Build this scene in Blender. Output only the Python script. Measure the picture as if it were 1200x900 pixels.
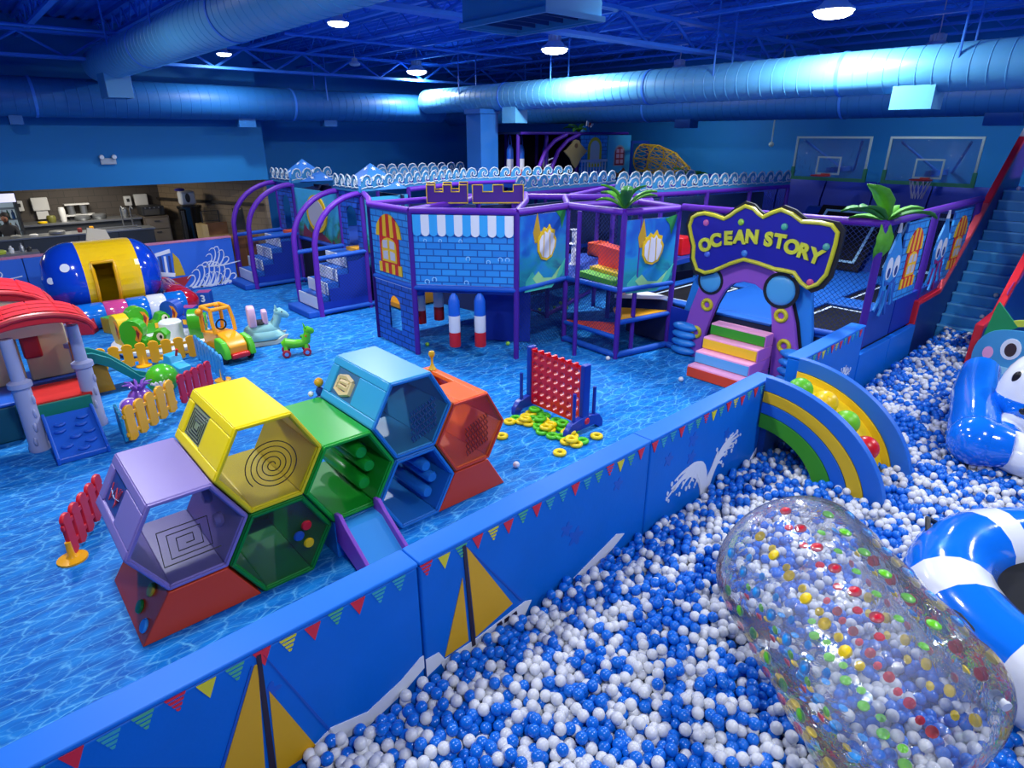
import bpy, math, random
from mathutils import Vector, Matrix
import numpy as np
random.seed(7)
for o in list(bpy.data.objects): bpy.data.objects.remove(o)
S = bpy.context.scene
COL = S.collection
PI = math.pi
# ------------------------------------------------------------------ camera
cam_d = bpy.data.cameras.new('camera'); cam = bpy.data.objects.new('camera', cam_d); COL.objects.link(cam)
PITCH, YAW = math.radians(22.0), math.radians(48.5)
cam.location = (0, 0, 3.8)
_h = Vector((math.cos(YAW), math.sin(YAW), 0)); _z = Vector((0, 0, 1))
_fw = _h*math.cos(PITCH) - _z*math.sin(PITCH); _up = _h*math.sin(PITCH) + _z*math.cos(PITCH); _r = _fw.cross(_up)
cam.matrix_world = Matrix(((_r.x, _up.x, -_fw.x, 0), (_r.y, _up.y, -_fw.y, 0), (_r.z, _up.z, -_fw.z, 3.8), (0, 0, 0, 1)))
cam_d.sensor_width = 36; cam_d.sensor_fit = 'HORIZONTAL'; cam_d.lens = 36*722/1200
cam_d.clip_start = .05; cam_d.clip_end = 200
S.camera = cam
# ------------------------------------------------------------------ world, exposure
w = bpy.data.worlds.new('world'); S.world = w; w.use_nodes = True
w.node_tree.nodes['Background'].inputs[0].default_value = (.05, .06, .08, 1)
w.node_tree.nodes['Background'].inputs[1].default_value = .3
S.view_settings.view_transform = 'Standard'; S.view_settings.look = 'None'
S.view_settings.gamma = 1; S.view_settings.use_curve_mapping = False
S.view_settings.exposure = EXPO = 0.0
LAMP_W = 235        # watts of every high-bay lamp
# ------------------------------------------------------------------ materials
def lin(c):
    if isinstance(c, str):
        c = c.lstrip('#'); c = [int(c[i:i+2], 16)/255 for i in (0, 2, 4)]
    return [x/12.92 if x <= .04045 else ((x+.055)/1.055)**2.4 for x in c] + [1]
MC = {}
def mat(name, c=None, rough=.5, spec=.5, metal=0, coat=0, emit=None, es=1, noise=0, nscale=6, bump=0, bscale=60):
    if name in MC: return MC[name]
    m = bpy.data.materials.new(name); m.use_nodes = True; MC[name] = m
    nt = m.node_tree; b = nt.nodes['Principled BSDF']
    b.inputs['Base Color'].default_value = lin(c); b.inputs['Roughness'].default_value = rough
    b.inputs['Specular IOR Level'].default_value = spec; b.inputs['Metallic'].default_value = metal
    b.inputs['Coat Weight'].default_value = coat; b.inputs['Coat Roughness'].default_value = .08
    if emit: b.inputs['Emission Color'].default_value = lin(emit); b.inputs['Emission Strength'].default_value = es
    tc = None
    if noise or bump: tc = nt.nodes.new('ShaderNodeTexCoord')
    if noise:
        n = nt.nodes.new('ShaderNodeTexNoise'); n.inputs['Scale'].default_value = nscale; n.inputs['Detail'].default_value = 4
        nt.links.new(tc.outputs['Object'], n.inputs['Vector'])
        mx = nt.nodes.new('ShaderNodeMix'); mx.data_type = 'RGBA'; L = lin(c)
        mx.inputs['A'].default_value = [x*(1-noise) for x in L[:3]]+[1]; mx.inputs['B'].default_value = [min(1, x*(1+noise)) for x in L[:3]]+[1]
        nt.links.new(n.outputs['Fac'], mx.inputs['Factor']); nt.links.new(mx.outputs['Result'], b.inputs['Base Color'])
    if bump:
        n2 = nt.nodes.new('ShaderNodeTexNoise'); n2.inputs['Scale'].default_value = bscale
        nt.links.new(tc.outputs['Object'], n2.inputs['Vector'])
        bp = nt.nodes.new('ShaderNodeBump'); bp.inputs['Strength'].default_value = bump; bp.inputs['Distance'].default_value = .02
        nt.links.new(n2.outputs['Fac'], bp.inputs['Height']); nt.links.new(bp.outputs['Normal'], b.inputs['Normal'])
    return m
def nodes_of(name):
    m = bpy.data.materials.new(name); m.use_nodes = True; MC[name] = m
    return m, m.node_tree, m.node_tree.nodes['Principled BSDF']
def floor_mat():
    m, nt, b = nodes_of('water_print_floor'); N = nt.nodes.new; Lk = nt.links.new
    tc = N('ShaderNodeTexCoord'); mp = N('ShaderNodeMapping'); mp.inputs['Rotation'].default_value = (0, 0, .12); mp.inputs['Scale'].default_value = (3.6, 9.0, 1)
    Lk(tc.outputs['Object'], mp.inputs['Vector'])
    nz = N('ShaderNodeTexNoise'); nz.inputs['Scale'].default_value = 1.6; nz.inputs['Detail'].default_value = 5; Lk(mp.outputs[0], nz.inputs['Vector'])
    ad = N('ShaderNodeMix'); ad.data_type = 'VECTOR'; ad.inputs['Factor'].default_value = .3
    Lk(mp.outputs[0], ad.inputs['A']); Lk(nz.outputs['Color'], ad.inputs['B'])
    outs = []
    for sc, w_ in ((1.2, .035), (2.9, .04)):
        v = N('ShaderNodeTexVoronoi'); v.feature = 'DISTANCE_TO_EDGE'; v.inputs['Scale'].default_value = sc; Lk(ad.outputs['Result'], v.inputs['Vector'])
        r = N('ShaderNodeMapRange'); r.inputs['From Min'].default_value = 0; r.inputs['From Max'].default_value = w_*2.2; r.inputs['To Min'].default_value = 1; r.inputs['To Max'].default_value = 0
        Lk(v.outputs['Distance'], r.inputs['Value'])
        p = N('ShaderNodeMath'); p.operation = 'POWER'; p.inputs[1].default_value = 2.0; Lk(r.outputs[0], p.inputs[0]); outs.append(p)
    n3 = N('ShaderNodeTexNoise'); n3.inputs['Scale'].default_value = .9; n3.inputs['Detail'].default_value = 6; Lk(mp.outputs[0], n3.inputs['Vector'])
    cr = N('ShaderNodeValToRGB'); cr.color_ramp.elements[0].position = .34; cr.color_ramp.elements[0].color = lin('#0758ac'); cr.color_ramp.elements[1].position = .66; cr.color_ramp.elements[1].color = lin('#117ece')
    Lk(n3.outputs['Fac'], cr.inputs[0])
    s = N('ShaderNodeMath'); s.operation = 'MULTIPLY_ADD'; s.inputs[1].default_value = .55; Lk(outs[1].outputs[0], s.inputs[0]); Lk(outs[0].outputs[0], s.inputs[2])
    s2 = N('ShaderNodeMath'); s2.operation = 'MULTIPLY'; Lk(s.outputs[0], s2.inputs[0]); Lk(nz.outputs['Fac'], s2.inputs[1])
    mx = N('ShaderNodeMix'); mx.data_type = 'RGBA'; mx.inputs['B'].default_value = lin('#6cc2ee'); mx.clamp_factor = True
    Lk(s2.outputs[0], mx.inputs['Factor']); Lk(cr.outputs[0], mx.inputs['A']); Lk(mx.outputs['Result'], b.inputs['Base Color'])
    b.inputs['Roughness'].default_value = .55; b.inputs['Specular IOR Level'].default_value = .12
    return m
def brick_mat(name, c1, c2, cm, bw=.26, bh=.115, mortar=.012, rough=.5):
    m, nt, b = nodes_of(name); N = nt.nodes.new; Lk = nt.links.new
    uv = N('ShaderNodeUVMap'); bt = N('ShaderNodeTexBrick')
    bt.inputs['Color1'].default_value = lin(c1); bt.inputs['Color2'].default_value = lin(c2); bt.inputs['Mortar'].default_value = lin(cm)
    bt.inputs['Scale'].default_value = 1; bt.inputs['Mortar Size'].default_value = mortar; bt.inputs['Brick Width'].default_value = bw; bt.inputs['Row Height'].default_value = bh
    bt.inputs['Bias'].default_value = -.1; bt.inputs['Mortar Smooth'].default_value = .3
    Lk(uv.outputs[0], bt.inputs['Vector']); Lk(bt.outputs['Color'], b.inputs['Base Color']); b.inputs['Roughness'].default_value = rough
    return m
def net_mat(name, c, pitch=.05, frac=.16):
    m, nt, b = nodes_of(name); N = nt.nodes.new; Lk = nt.links.new
    b.inputs['Base Color'].default_value = lin(c); b.inputs['Roughness'].default_value = .7
    uv = N('ShaderNodeUVMap'); mp = N('ShaderNodeMapping'); mp.inputs['Rotation'].default_value = (0, 0, PI/4); mp.inputs['Scale'].default_value = (1/pitch, 1/pitch, 1)
    Lk(uv.outputs[0], mp.inputs['Vector']); sp = N('ShaderNodeSeparateXYZ'); Lk(mp.outputs[0], sp.inputs[0])
    ls = []
    for k in (0, 1):
        f = N('ShaderNodeMath'); f.operation = 'FRACT'; Lk(sp.outputs[k], f.inputs[0])
        l = N('ShaderNodeMath'); l.operation = 'LESS_THAN'; l.inputs[1].default_value = frac; Lk(f.outputs[0], l.inputs[0]); ls.append(l)
    mxm = N('ShaderNodeMath'); mxm.operation = 'MAXIMUM'; Lk(ls[0].outputs[0], mxm.inputs[0]); Lk(ls[1].outputs[0], mxm.inputs[1])
    Lk(mxm.outputs[0], b.inputs['Alpha'])
    return m
def ocean_mat(name, stops, scale=1.6):
    m, nt, b = nodes_of(name); N = nt.nodes.new; Lk = nt.links.new
    uv = N('ShaderNodeUVMap'); nz = N('ShaderNodeTexNoise'); nz.inputs['Scale'].default_value = scale; nz.inputs['Detail'].default_value = 4; nz.inputs['Distortion'].default_value = 1.2
    Lk(uv.outputs[0], nz.inputs['Vector']); sp = N('ShaderNodeSeparateXYZ'); Lk(uv.outputs[0], sp.inputs[0])
    a0 = N('ShaderNodeMath'); a0.operation = 'MULTIPLY_ADD'; a0.inputs[1].default_value = .9; a0.inputs[2].default_value = -.78; Lk(nz.outputs['Fac'], a0.inputs[0])
    a = N('ShaderNodeMath'); a.operation = 'MULTIPLY_ADD'; a.inputs[1].default_value = .45; Lk(sp.outputs[1], a.inputs[0]); Lk(a0.outputs[0], a.inputs[2])
    cr = N('ShaderNodeValToRGB'); e = cr.color_ramp.elements
    for i, (p, c) in enumerate(stops):
        el = e[i] if i < 2 else e.new(p); el.position = p; el.color = lin(c)
    Lk(a.outputs[0], cr.inputs[0]); Lk(cr.outputs[0], b.inputs['Base Color']); b.inputs['Roughness'].default_value = .4
    return m
def film_mat(name, tint, gloss=.9, base=.04, bump=.55, ior=1.45, fsc=1.0):
    m = bpy.data.materials.new(name); m.use_nodes = True; MC[name] = m; nt = m.node_tree; N = nt.nodes.new; Lk = nt.links.new
    nt.nodes.remove(nt.nodes['Principled BSDF']); out = nt.nodes['Material Output']
    tr = N('ShaderNodeBsdfTransparent'); tr.inputs[0].default_value = list(tint)+[1]
    gl = N('ShaderNodeBsdfGlossy'); gl.inputs['Roughness'].default_value = .06; gl.inputs[0].default_value = (gloss, gloss, gloss, 1)
    fr = N('ShaderNodeFresnel'); fr.inputs[0].default_value = ior
    tc = N('ShaderNodeTexCoord'); nz = N('ShaderNodeTexNoise'); nz.inputs['Scale'].default_value = 9; nz.inputs['Detail'].default_value = 3; nz.inputs['Distortion'].default_value = 1.5; Lk(tc.outputs['Object'], nz.inputs['Vector'])
    bp = N('ShaderNodeBump'); bp.inputs['Strength'].default_value = bump; bp.inputs['Distance'].default_value = .05; Lk(nz.outputs['Fac'], bp.inputs['Height'])
    Lk(bp.outputs[0], gl.inputs['Normal']); Lk(bp.outputs[0], fr.inputs['Normal'])
    df = N('ShaderNodeBsdfDiffuse'); df.inputs[0].default_value = (.9, .92, .95, 1)
    m1 = N('ShaderNodeMixShader'); m1.inputs[0].default_value = base; Lk(tr.outputs[0], m1.inputs[1]); Lk(df.outputs[0], m1.inputs[2])
    fm = N('ShaderNodeMath'); fm.operation = 'MULTIPLY'; fm.inputs[1].default_value = fsc; Lk(fr.outputs[0], fm.inputs[0])
    m2 = N('ShaderNodeMixShader'); Lk(fm.outputs[0], m2.inputs[0]); Lk(m1.outputs[0], m2.inputs[1]); Lk(gl.outputs[0], m2.inputs[2])
    Lk(m2.outputs[0], out.inputs[0])
    return m
# ------------------------------------------------------------------ mesh builder
class B:
    def __init__(s): s.v = []; s.f = []; s.m = []; s.u = {}
    def add(s, vs, fs, mi=0, uv=None):
        n = len(s.v); s.v += [tuple(v) for v in vs]
        for k, f in enumerate(fs):
            if uv: s.u[len(s.f)] = [uv[i] for i in f]
            s.f.append([i+n for i in f]); s.m.append(mi)
        return s
    def box(s, x0, x1, y0, y1, z0, z1, mi=0):
        vs = [(x, y, z) for z in (z0, z1) for y in (y0, y1) for x in (x0, x1)]
        return s.add(vs, [(0, 2, 3, 1), (4, 5, 7, 6), (0, 1, 5, 4), (1, 3, 7, 5), (3, 2, 6, 7), (2, 0, 4, 6)], mi)
    def slab(s, p, q, t, z0, z1, mi=0, off=0):
        # vertical slab from plan point p to q, thickness t centred (+off towards the left of p->q); uv in metres
        d = Vector((q[0]-p[0], q[1]-p[1])); L = d.length; d /= L; n = Vector((-d.y, d.x))
        vs = []; uv = []
        for zz in (z0, z1):
            for o in (off-t/2, off+t/2):
                for e, pt in ((0, p), (L, q)): vs.append((pt[0]+n.x*o, pt[1]+n.y*o, zz)); uv.append((e, zz))
        return s.add(vs, [(0, 1, 5, 4), (3, 2, 6, 7), (1, 3, 7, 5), (2, 0, 4, 6), (4, 5, 7, 6), (0, 2, 3, 1)], mi, uv)
    def obox(s, c, sz, rz=0, rx=0, ry=0, mi=0):
        M = Matrix.Translation(c) @ Matrix.Rotation(rz, 4, 'Z') @ Matrix.Rotation(ry, 4, 'Y') @ Matrix.Rotation(rx, 4, 'X')
        n0 = len(s.v); s.box(-sz[0]/2, sz[0]/2, -sz[1]/2, sz[1]/2, -sz[2]/2, sz[2]/2, mi)
        s.v[n0:] = [tuple(M @ Vector(v)) for v in s.v[n0:]]
        return s
    def xf(s, M, n0=0):
        s.v[n0:] = [tuple(M @ Vector(v)) for v in s.v[n0:]]; return s
    def cyl(s, p, q, r, r2=None, n=12, mi=0, caps=True):
        return s.tube([p, q], [r, r if r2 is None else r2], n, mi, caps)
    def tube(s, path, r, n=8, mi=0, caps=True, closed=False):
        P = [Vector(p) for p in path]; k = len(P); rs = r if isinstance(r, (list, tuple)) else [r]*k
        vs = []; pu = None
        for i, p in enumerate(P):
            if closed: t = P[(i+1) % k]-P[i-1]
            else: t = (P[min(i+1, k-1)]-P[max(i-1, 0)])
            t.normalize()
            if pu is None:
                a = Vector((0, 0, 1)) if abs(t.z) < .9 else Vector((1, 0, 0)); pu = t.cross(a).normalized()
            else:
                pu = (pu-t*pu.dot(t)).normalized()
            pv = t.cross(pu)
            for j in range(n):
                th = 2*PI*j/n; vs.append(p+(pu*math.cos(th)+pv*math.sin(th))*rs[i])
        fs = []
        for i in range(k if closed else k-1):
            a, b2 = i*n, ((i+1) % k)*n
            for j in range(n): fs.append((a+j, a+(j+1) % n, b2+(j+1) % n, b2+j))
        if caps and not closed: fs += [tuple(range(n))[::-1], tuple(range((k-1)*n, k*n))]
        return s.add(vs, fs, mi)
    def lathe(s, prof, n=24, o=(0, 0, 0), ax='z', mi=0, sx=1, sy=1, mf=None):
        vs = []
        for (r, z) in prof:
            for j in range(n):
                th = 2*PI*j/n; x, y = r*math.cos(th)*sx, r*math.sin(th)*sy
                p = (x, y, z) if ax == 'z' else ((z, x, y) if ax == 'x' else (x, z, y))
                vs.append((p[0]+o[0], p[1]+o[1], p[2]+o[2]))
        n0 = len(s.v); s.v += vs
        for i in range(len(prof)-1):
            for j in range(n):
                f = (i*n+j, i*n+(j+1) % n, (i+1)*n+(j+1) % n, (i+1)*n+j)
                if ax == 'y': f = f[::-1]
                s.f.append([k+n0 for k in f]); s.m.append(mf(i, j) if mf else mi)
        return s
    def sph(s, c, r, n=16, m=10, mi=0, sc=(1, 1, 1)):
        prof = [(max(r*math.sin(PI*i/m), 1e-4), -r*math.cos(PI*i/m)) for i in range(m+1)]
        n0 = len(s.v); s.lathe(prof, n, mi=mi)
        s.v[n0:] = [(c[0]+v[0]*sc[0], c[1]+v[1]*sc[1], c[2]+v[2]*sc[2]) for v in s.v[n0:]]
        return s
    def tor(s, c, R, r, ax='z', N=28, n=10, mi=0, a0=0, a1=2*PI, mf=None):
        full = abs(a1-a0-2*PI) < 1e-6; k = N if full else N+1; vs = []
        for i in range(k):
            th = a0+(a1-a0)*i/N
            for j in range(n):
                ph = 2*PI*j/n; q = R+r*math.cos(ph); x, y, z = q*math.cos(th), q*math.sin(th), r*math.sin(ph)
                p = (x, y, z) if ax == 'z' else ((z, x, y) if ax == 'x' else (x, -z, y))
                vs.append((p[0]+c[0], p[1]+c[1], p[2]+c[2]))
        n0 = len(s.v); s.v += vs
        for i in range(N):
            for j in range(n):
                a, b2 = i*n, ((i+1) % k)*n
                s.f.append([n0+q for q in (a+j, b2+j, b2+(j+1) % n, a+(j+1) % n)]); s.m.append(mf(i, j) if mf else mi)
        return s
    def prism(s, poly, o, ex, ey, ez, d, mi=0, holes=None):
        o, ex, ey, ez = Vector(o), Vector(ex), Vector(ey), Vector(ez); n = len(poly)
        lo = [o+ex*x+ey*y for x, y in poly]; hi = [p+ez*d for p in lo]
        uv = [(x, y) for x, y in poly]*2
        return s.add(lo+hi, [tuple(range(n))[::-1], tuple(range(n, 2*n))]+[(i, (i+1) % n, n+(i+1) % n, n+i) for i in range(n)], mi, uv)
    def quad(s, a, b, c, d, mi=0, uv=None):
        return s.add([a, b, c, d], [(0, 1, 2, 3)], mi, uv)
WL = {}
def ob(name, b, mats, par=None, smooth=False, bevel=0, local=False, seg=2, sub=0):
    me = bpy.data.meshes.new(name)
    if not isinstance(mats, (list, tuple)): mats = [mats]
    vs = b.v; base = Vector((0, 0, 0))
    if par is None and not local:
        xs = [v[0] for v in vs]; ys = [v[1] for v in vs]; zs = [v[2] for v in vs]
        base = Vector(((min(xs)+max(xs))/2, (min(ys)+max(ys))/2, min(zs)))
        vs = [(v[0]-base.x, v[1]-base.y, v[2]-base.z) for v in vs]
    me.from_pydata(vs, [], b.f)
    for m in mats: me.materials.append(m)
    me.polygons.foreach_set('material_index', b.m)
    if smooth: me.polygons.foreach_set('use_smooth', [True]*len(b.f))
    if b.u:
        ul = me.uv_layers.new(name='UVMap')
        for fi, uvs in b.u.items():
            ls = me.polygons[fi].loop_start
            for k, q in enumerate(uvs): ul.data[ls+k].uv = q
    me.update()
    o = bpy.data.objects.new(name, me); COL.objects.link(o)
    if par is None: o.location = base; WL[o.name] = base
    else:
        o.parent = par
        if not local: o.location = -WL[par.name]; WL[o.name] = Vector((0, 0, 0))
        else: WL[o.name] = WL.get(par.name, Vector((0, 0, 0)))
    if bevel:
        md = o.modifiers.new('bevel', 'BEVEL'); md.width = bevel; md.segments = seg; md.limit_method = 'ANGLE'; md.angle_limit = .7
        me.polygons.foreach_set('use_smooth', [True]*len(b.f)); o.modifiers.new('wn', 'WEIGHTED_NORMAL')
    if sub:
        md = o.modifiers.new('sub', 'SUBSURF'); md.levels = sub; md.render_levels = sub
    if smooth and not sub and not bevel: 
        try: me.set_sharp_from_angle(angle=math.radians(40))
        except Exception: pass
    return o
def tag(o, label, cat=None, group=None, kind=None):
    if label: o['label'] = label
    if cat: o['category'] = cat
    if group: o['group'] = group
    if kind: o['kind'] = kind
    return o
def T(name, label, cat, loc=(0, 0, 0), rz=0, group=None):
    o = bpy.data.objects.new(name, None); COL.objects.link(o); o.empty_display_size = .1
    o.location = loc; o.rotation_euler = (0, 0, rz); WL[o.name] = Vector(loc)
    return tag(o, label, cat, group)
def dup(root, loc=None, rz=None, label=None, group=None):
    def cp(o, par):
        c = o.copy(); COL.objects.link(c); c.parent = par
        for ch in o.children: cp(ch, c)
        return c
    c = cp(root, None)
    if loc is not None: c.location = loc
    if rz is not None: c.rotation_euler = (0, 0, rz)
    if label: c['label'] = label
    if group: c['group'] = group
    return c
def arc(cx, cy, r, a0, a1, n=12, ry=None):
    ry = r if ry is None else ry
    return [(cx+r*math.cos(a0+(a1-a0)*i/n), cy+ry*math.sin(a0+(a1-a0)*i/n)) for i in range(n+1)]
X3, Y3, Z3 = Vector((1, 0, 0)), Vector((0, 1, 0)), Vector((0, 0, 1))
# shared materials
M_pad = mat('blue_vinyl_pad', '#0868cc', .45, .2, noise=.10, nscale=2.5, bump=.05, bscale=30)
M_cap = mat('blue_vinyl_cap', '#1070d8', .45, .25, noise=.08, nscale=3)
M_seam = mat('dark_blue_seam', '#0a3a86', .6)
M_purple = mat('purple_foam_sleeve', '#5a1fa0', .5, .4)
M_purpled = mat('deep_purple_foam', '#431b8c', .55, .35)
M_bluef = mat('blue_foam_sleeve', '#1453b4', .55, .35)
M_navy = mat('navy_vinyl', '#0d2f9c', .5, .35)
M_dkblue = mat('dark_blue_vinyl', '#123f9c', .5, .35)
M_white = mat('white_vinyl', '#dfe3e8', .4)
M_black = mat('black_mesh', '#0d0f14', .7, .2)
M_red = mat('red_plastic', '#d0161f', .3, .5)
M_yel = mat('yellow_plastic', '#eec400', .35, .5)
M_oyel = mat('amber_plastic', '#f0a800', .35, .5)
M_green = mat('leaf_green_plastic', '#3fae1b', .35, .5)
M_dgreen = mat('dark_green_plastic', '#0f7a22', .35, .5)
M_orange = mat('orange_vinyl', '#f0561c', .4)
M_sky = mat('sky_blue_plastic', '#38a4e6', .4)
M_pink = mat('pink_vinyl', '#f0a3c8', .45)
M_gold = mat('gold_print', '#d9b21c', .45)
M_net = net_mat('navy_net', '#0d2868', .055, .11)
M_netw = net_mat('white_net', '#c9cdd6', .05, .35)
# ================================================================== room shell
def struct(name, b, m, label=None, par=None, **k):
    o = ob(name, b, m, par, **k)
    if par is None: tag(o, label, None, None, 'structure')
    return o
XL, XR, YF, YB, ZC = -7.0, 18.6, -7.0, 22.0, 6.35
M_wallb = mat('blue_painted_wall', '#1f78b8', .6, .2, noise=.08, nscale=.8)
M_ceil = mat('blue_painted_deck', '#4488ea', .65, .15)
M_steel = mat('blue_painted_steel', '#3a80da', .5, .25)
M_duct = mat('blue_painted_duct', '#529cc8', .42, .45, noise=.06, nscale=1.5)
M_kwall = brick_mat('dark_taupe_block_wall', '#4e4740', '#48423c', '#3c3733', .4, .2, .01, .7)
M_twall = brick_mat('tan_block_wall', '#8d7a60', '#84725a', '#6f604c', .4, .2, .01, .7)
fl = struct('floor', B().box(XL, XR, YF, 24.4, -.1, 0), floor_mat(), 'blue foam floor printed with rippling water')
struct('wall_right', B().box(XR, XR+.2, YF, 24.4, -.1, ZC), M_wallb, 'blue painted wall behind the basketball hoops')
struct('wall_back', B().box(7.45, XR, YB, YB+.2, -.1, ZC), M_wallb, 'blue painted wall behind the play frame')
struct('wall_left', B().box(XL-.2, XL, YF, 24.4, -.1, ZC), M_wallb, 'blue painted side wall')
struct('wall_front', B().box(XL, XR, YF-.2, YF, -.1, ZC), M_wallb, 'blue painted wall behind the viewer')
struct('wall_soffit', B().box(XL, 7.45, 19.5, 19.7, 2.56, ZC).box(7.35, 7.45, 19.7, YB, 2.56, ZC), M_wallb, 'blue painted soffit wall above the kitchen opening')
kb = struct('wall_kitchen', B().slab((XL, 24.3), (5.5, 24.3), .2, 0, 2.95), M_kwall, 'dark taupe block wall at the back of the kitchen')
kt = struct('wall_kitchen_side', B().slab((5.5, 24.25), (7.4, 19.75), .12, 0, 2.75), M_twall, 'tan block wall beside the kitchen')
struct('trim_1', B().slab((5.44, 24.2), (7.34, 19.72), .03, 1.78, 1.86, off=-.09), mat('dark_trim', '#2b2622', .5), 'dark rail along the tan block wall')
struct('ceiling_kitchen', B().box(XL, 7.45, 19.7, 24.4, 2.96, 3.06), mat('grey_tile', '#6d6a66', .7), 'grey lowered kitchen ceiling')
# corrugated deck: real ribs
cb = B(); x = XL
poly = []
while x < XR-.01:
    poly += [(x, ZC), (x+.09, ZC), (x+.12, ZC+.06), (x+.27, ZC+.06)]; x += .30
vs = []; fs = []
for i, (px, pz) in enumerate(poly): vs += [(px, YF, pz), (px, 24.4, pz)]
for i in range(len(poly)-1): fs.append((2*i, 2*i+1, 2*i+3, 2*i+2))
cb.add(vs, fs); n0 = len(cb.v); cb.box(XL, XR, YF, 24.4, ZC+.08, ZC+.2)
ceil = struct('ceiling', cb, M_ceil, 'dark blue corrugated metal deck ceiling')
for k, jx in enumerate(np.arange(-5.6, 18.5, 1.55)):
    b = B(); jx = float(jx)
    for dz, hh in ((5.86, .05), (6.24, .05)):
        b.box(jx-.055, jx+.055, YF, 24.4 if jx > 7.4 else 19.4, dz, dz+hh)
    z = []; yy = YF+.3; up = 0
    while yy < (21.8 if jx > 7.4 else 19.3): z.append((jx, yy, 6.25 if up else 5.89)); yy += .42; up ^= 1
    b.tube(z, .018, 5)
    ob('joist', b, M_steel, ceil)
for gy in (-1.9, 8.1, 17.9):
    b = B(); b.box(XL, XR, gy-.13, gy+.13, 5.34, 5.40); b.box(XL, XR, gy-.1, gy+.1, 5.82, 5.88)
    z = []; xx = XL+.4; up = 0
    while xx < XR-.2: z.append((xx, gy, 5.84 if up else 5.38)); xx += .78; up ^= 1
    b.tube(z, .035, 6); ob('girder', b, M_steel, ceil)
for (px, py) in ((1.2, 16.3), (14.1, 9.2), (9.1, 14.0)):
    ob('sprinkler_pipe', B().tube([(px-3, py, 5.75), (px+4, py, 5.75)], .03, 8), M_steel, ceil)
# ------------------------------------------------------------------ building column
b = B().box(11.78, 12.42, 14.65, 15.3, 0, 4.42); b.box(11.74, 12.46, 14.61, 15.34, 4.36, 4.48)
struct('column', b, mat('column_blue', '#1a63ad', .5), 'square blue painted building column under the long duct')
# ------------------------------------------------------------------ ducts
def duct(label, path_axis, fixed, z, R, a0, a1, boxes, hang, bands, M_duct=M_duct):
    t = T('air_duct', label, 'duct', (fixed if path_axis == 'y' else (a0+a1)/2, (a0+a1)/2 if path_axis == 'y' else fixed, z-R))
    prof = []; q = a0
    prof.append((.001, a0))
    while q < a1:
        prof += [(R, q), (R, q+.008), (R, q+.215), (R, q+.222), (R+.006, q+.226), (R+.006, q+.234), (R, q+.238)]; q += .24
    prof.append((.001, q))
    o = (fixed, 0, z) if path_axis == 'y' else (0, fixed, z)
    ob('duct_pipe', B().lathe(prof, 32, o, path_axis), M_duct, t, smooth=True)
    for q in bands:
        ob('band', B().lathe([(R+.003, q), (R+.014, q+.005), (R+.014, q+.06), (R+.003, q+.065)], 32, o, path_axis), M_steel, t, smooth=True)
    for (q, L, wd, zb) in boxes:
        bb = B(); zt = z-R*.55
        if path_axis == 'y': x0, x1, y0, y1 = fixed-wd/2, fixed+wd/2, q-L/2, q+L/2
        else: x0, x1, y0, y1 = q-L/2, q+L/2, fixed-wd/2, fixed+wd/2
        tk = .02
        bb.box(x0, x0+tk, y0, y1, zb, zt); bb.box(x1-tk, x1, y0, y1, zb, zt); bb.box(x0+tk, x1-tk, y0, y0+tk, zb, zt); bb.box(x0+tk, x1-tk, y1-tk, y1, zb, zt)
        dbox = ob('diffuser_box', bb, M_duct, t)
        g = B().box(x0+tk, x1-tk, y0+tk, y1-tk, zb+.05, zb+.07)
        ob('grille', g, mat('grille_dark', '#0d2c55', .6), dbox)
    for q in hang:
        for s_ in (-1, 1):
            p = (fixed+s_*R*.92, q, z+.1) if path_axis == 'y' else (q, fixed+s_*R*.92, z+.1)
            ob('hanger_strap', B().cyl(p, (p[0], p[1], 6.3), .018, n=6), M_steel, t)
    return t
duct('long blue spiral duct carrying lit patches, running past the square column', 'y', 12.4, 4.79, .35, -3, 17.9,
     [(3.95, .62, .5, 4.19), (13.9, .55, .45, 4.11)], [3.4, 7.6, 12.2, 16], [5.15, 9.3, 14.2])
duct('wide blue spiral duct over the toddler play area', 'y', 3.45, 5.3, .35, -3, 18.2, [(17.2, .75, .5, 4.56)], [2, 6, 12.2, 15.5], [9.4, 13.9])
duct('blue cross duct in front of the kitchen soffit', 'x', 18.62, 4.6, .42, -6, 13.2, [(1.62, .25, .3, 4.02), (6.7, .45, .3, 4.0), (9.15, .4, .3, 4.04)], [-2, 4, 9], [2.0, 8.0], mat('deep_blue_duct', '#1d62a4', .5, .35))
duct('blue duct close to the basketball wall', 'y', 16.0, 4.55, .4, -3, 21.5, [(3.45, .62, .4, 3.97), (10.75, .5, .4, 3.98)], [1, 9, 17], [6.5, 12], MC['deep_blue_duct'])
# large hanging diffuser drop
t = T('air_diffuser', 'large blue box diffuser hanging from the roof steel', 'diffuser', (5.12, 5.5, 4.9))
bb = B(); x0, x1, y0, y1 = 4.72, 5.52, 4.85, 6.15
for q in ((x0, x0+.02, y0, y1), (x1-.02, x1, y0, y1), (x0+.02, x1-.02, y0, y0+.02), (x0+.02, x1-.02, y1-.02, y1)): bb.box(*q, 4.9, 5.75)
ob('box_side', bb, M_duct, t); b2 = B().box(x0+.02, x1-.02, y0+.02, y1-.02, 5.0, 5.03)
for q in np.linspace(y0+.1, y1-.1, 6): b2.box(x0+.02, x1-.02, float(q)-.01, float(q)+.01, 4.93, 4.98)
ob('grille', b2, mat('grille_blue', '#15427c', .6), t)
b = B()
for q in ((x0, x0-.03, 0, 0), ): pass
b.box(x0-.03, x1+.03, y0-.03, y0, 4.88, 4.93); b.box(x0-.03, x1+.03, y1, y1+.03, 4.88, 4.93); b.box(x0-.03, x0, y0, y1, 4.88, 4.93); b.box(x1, x1+.03, y0, y1, 4.88, 4.93)
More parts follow.
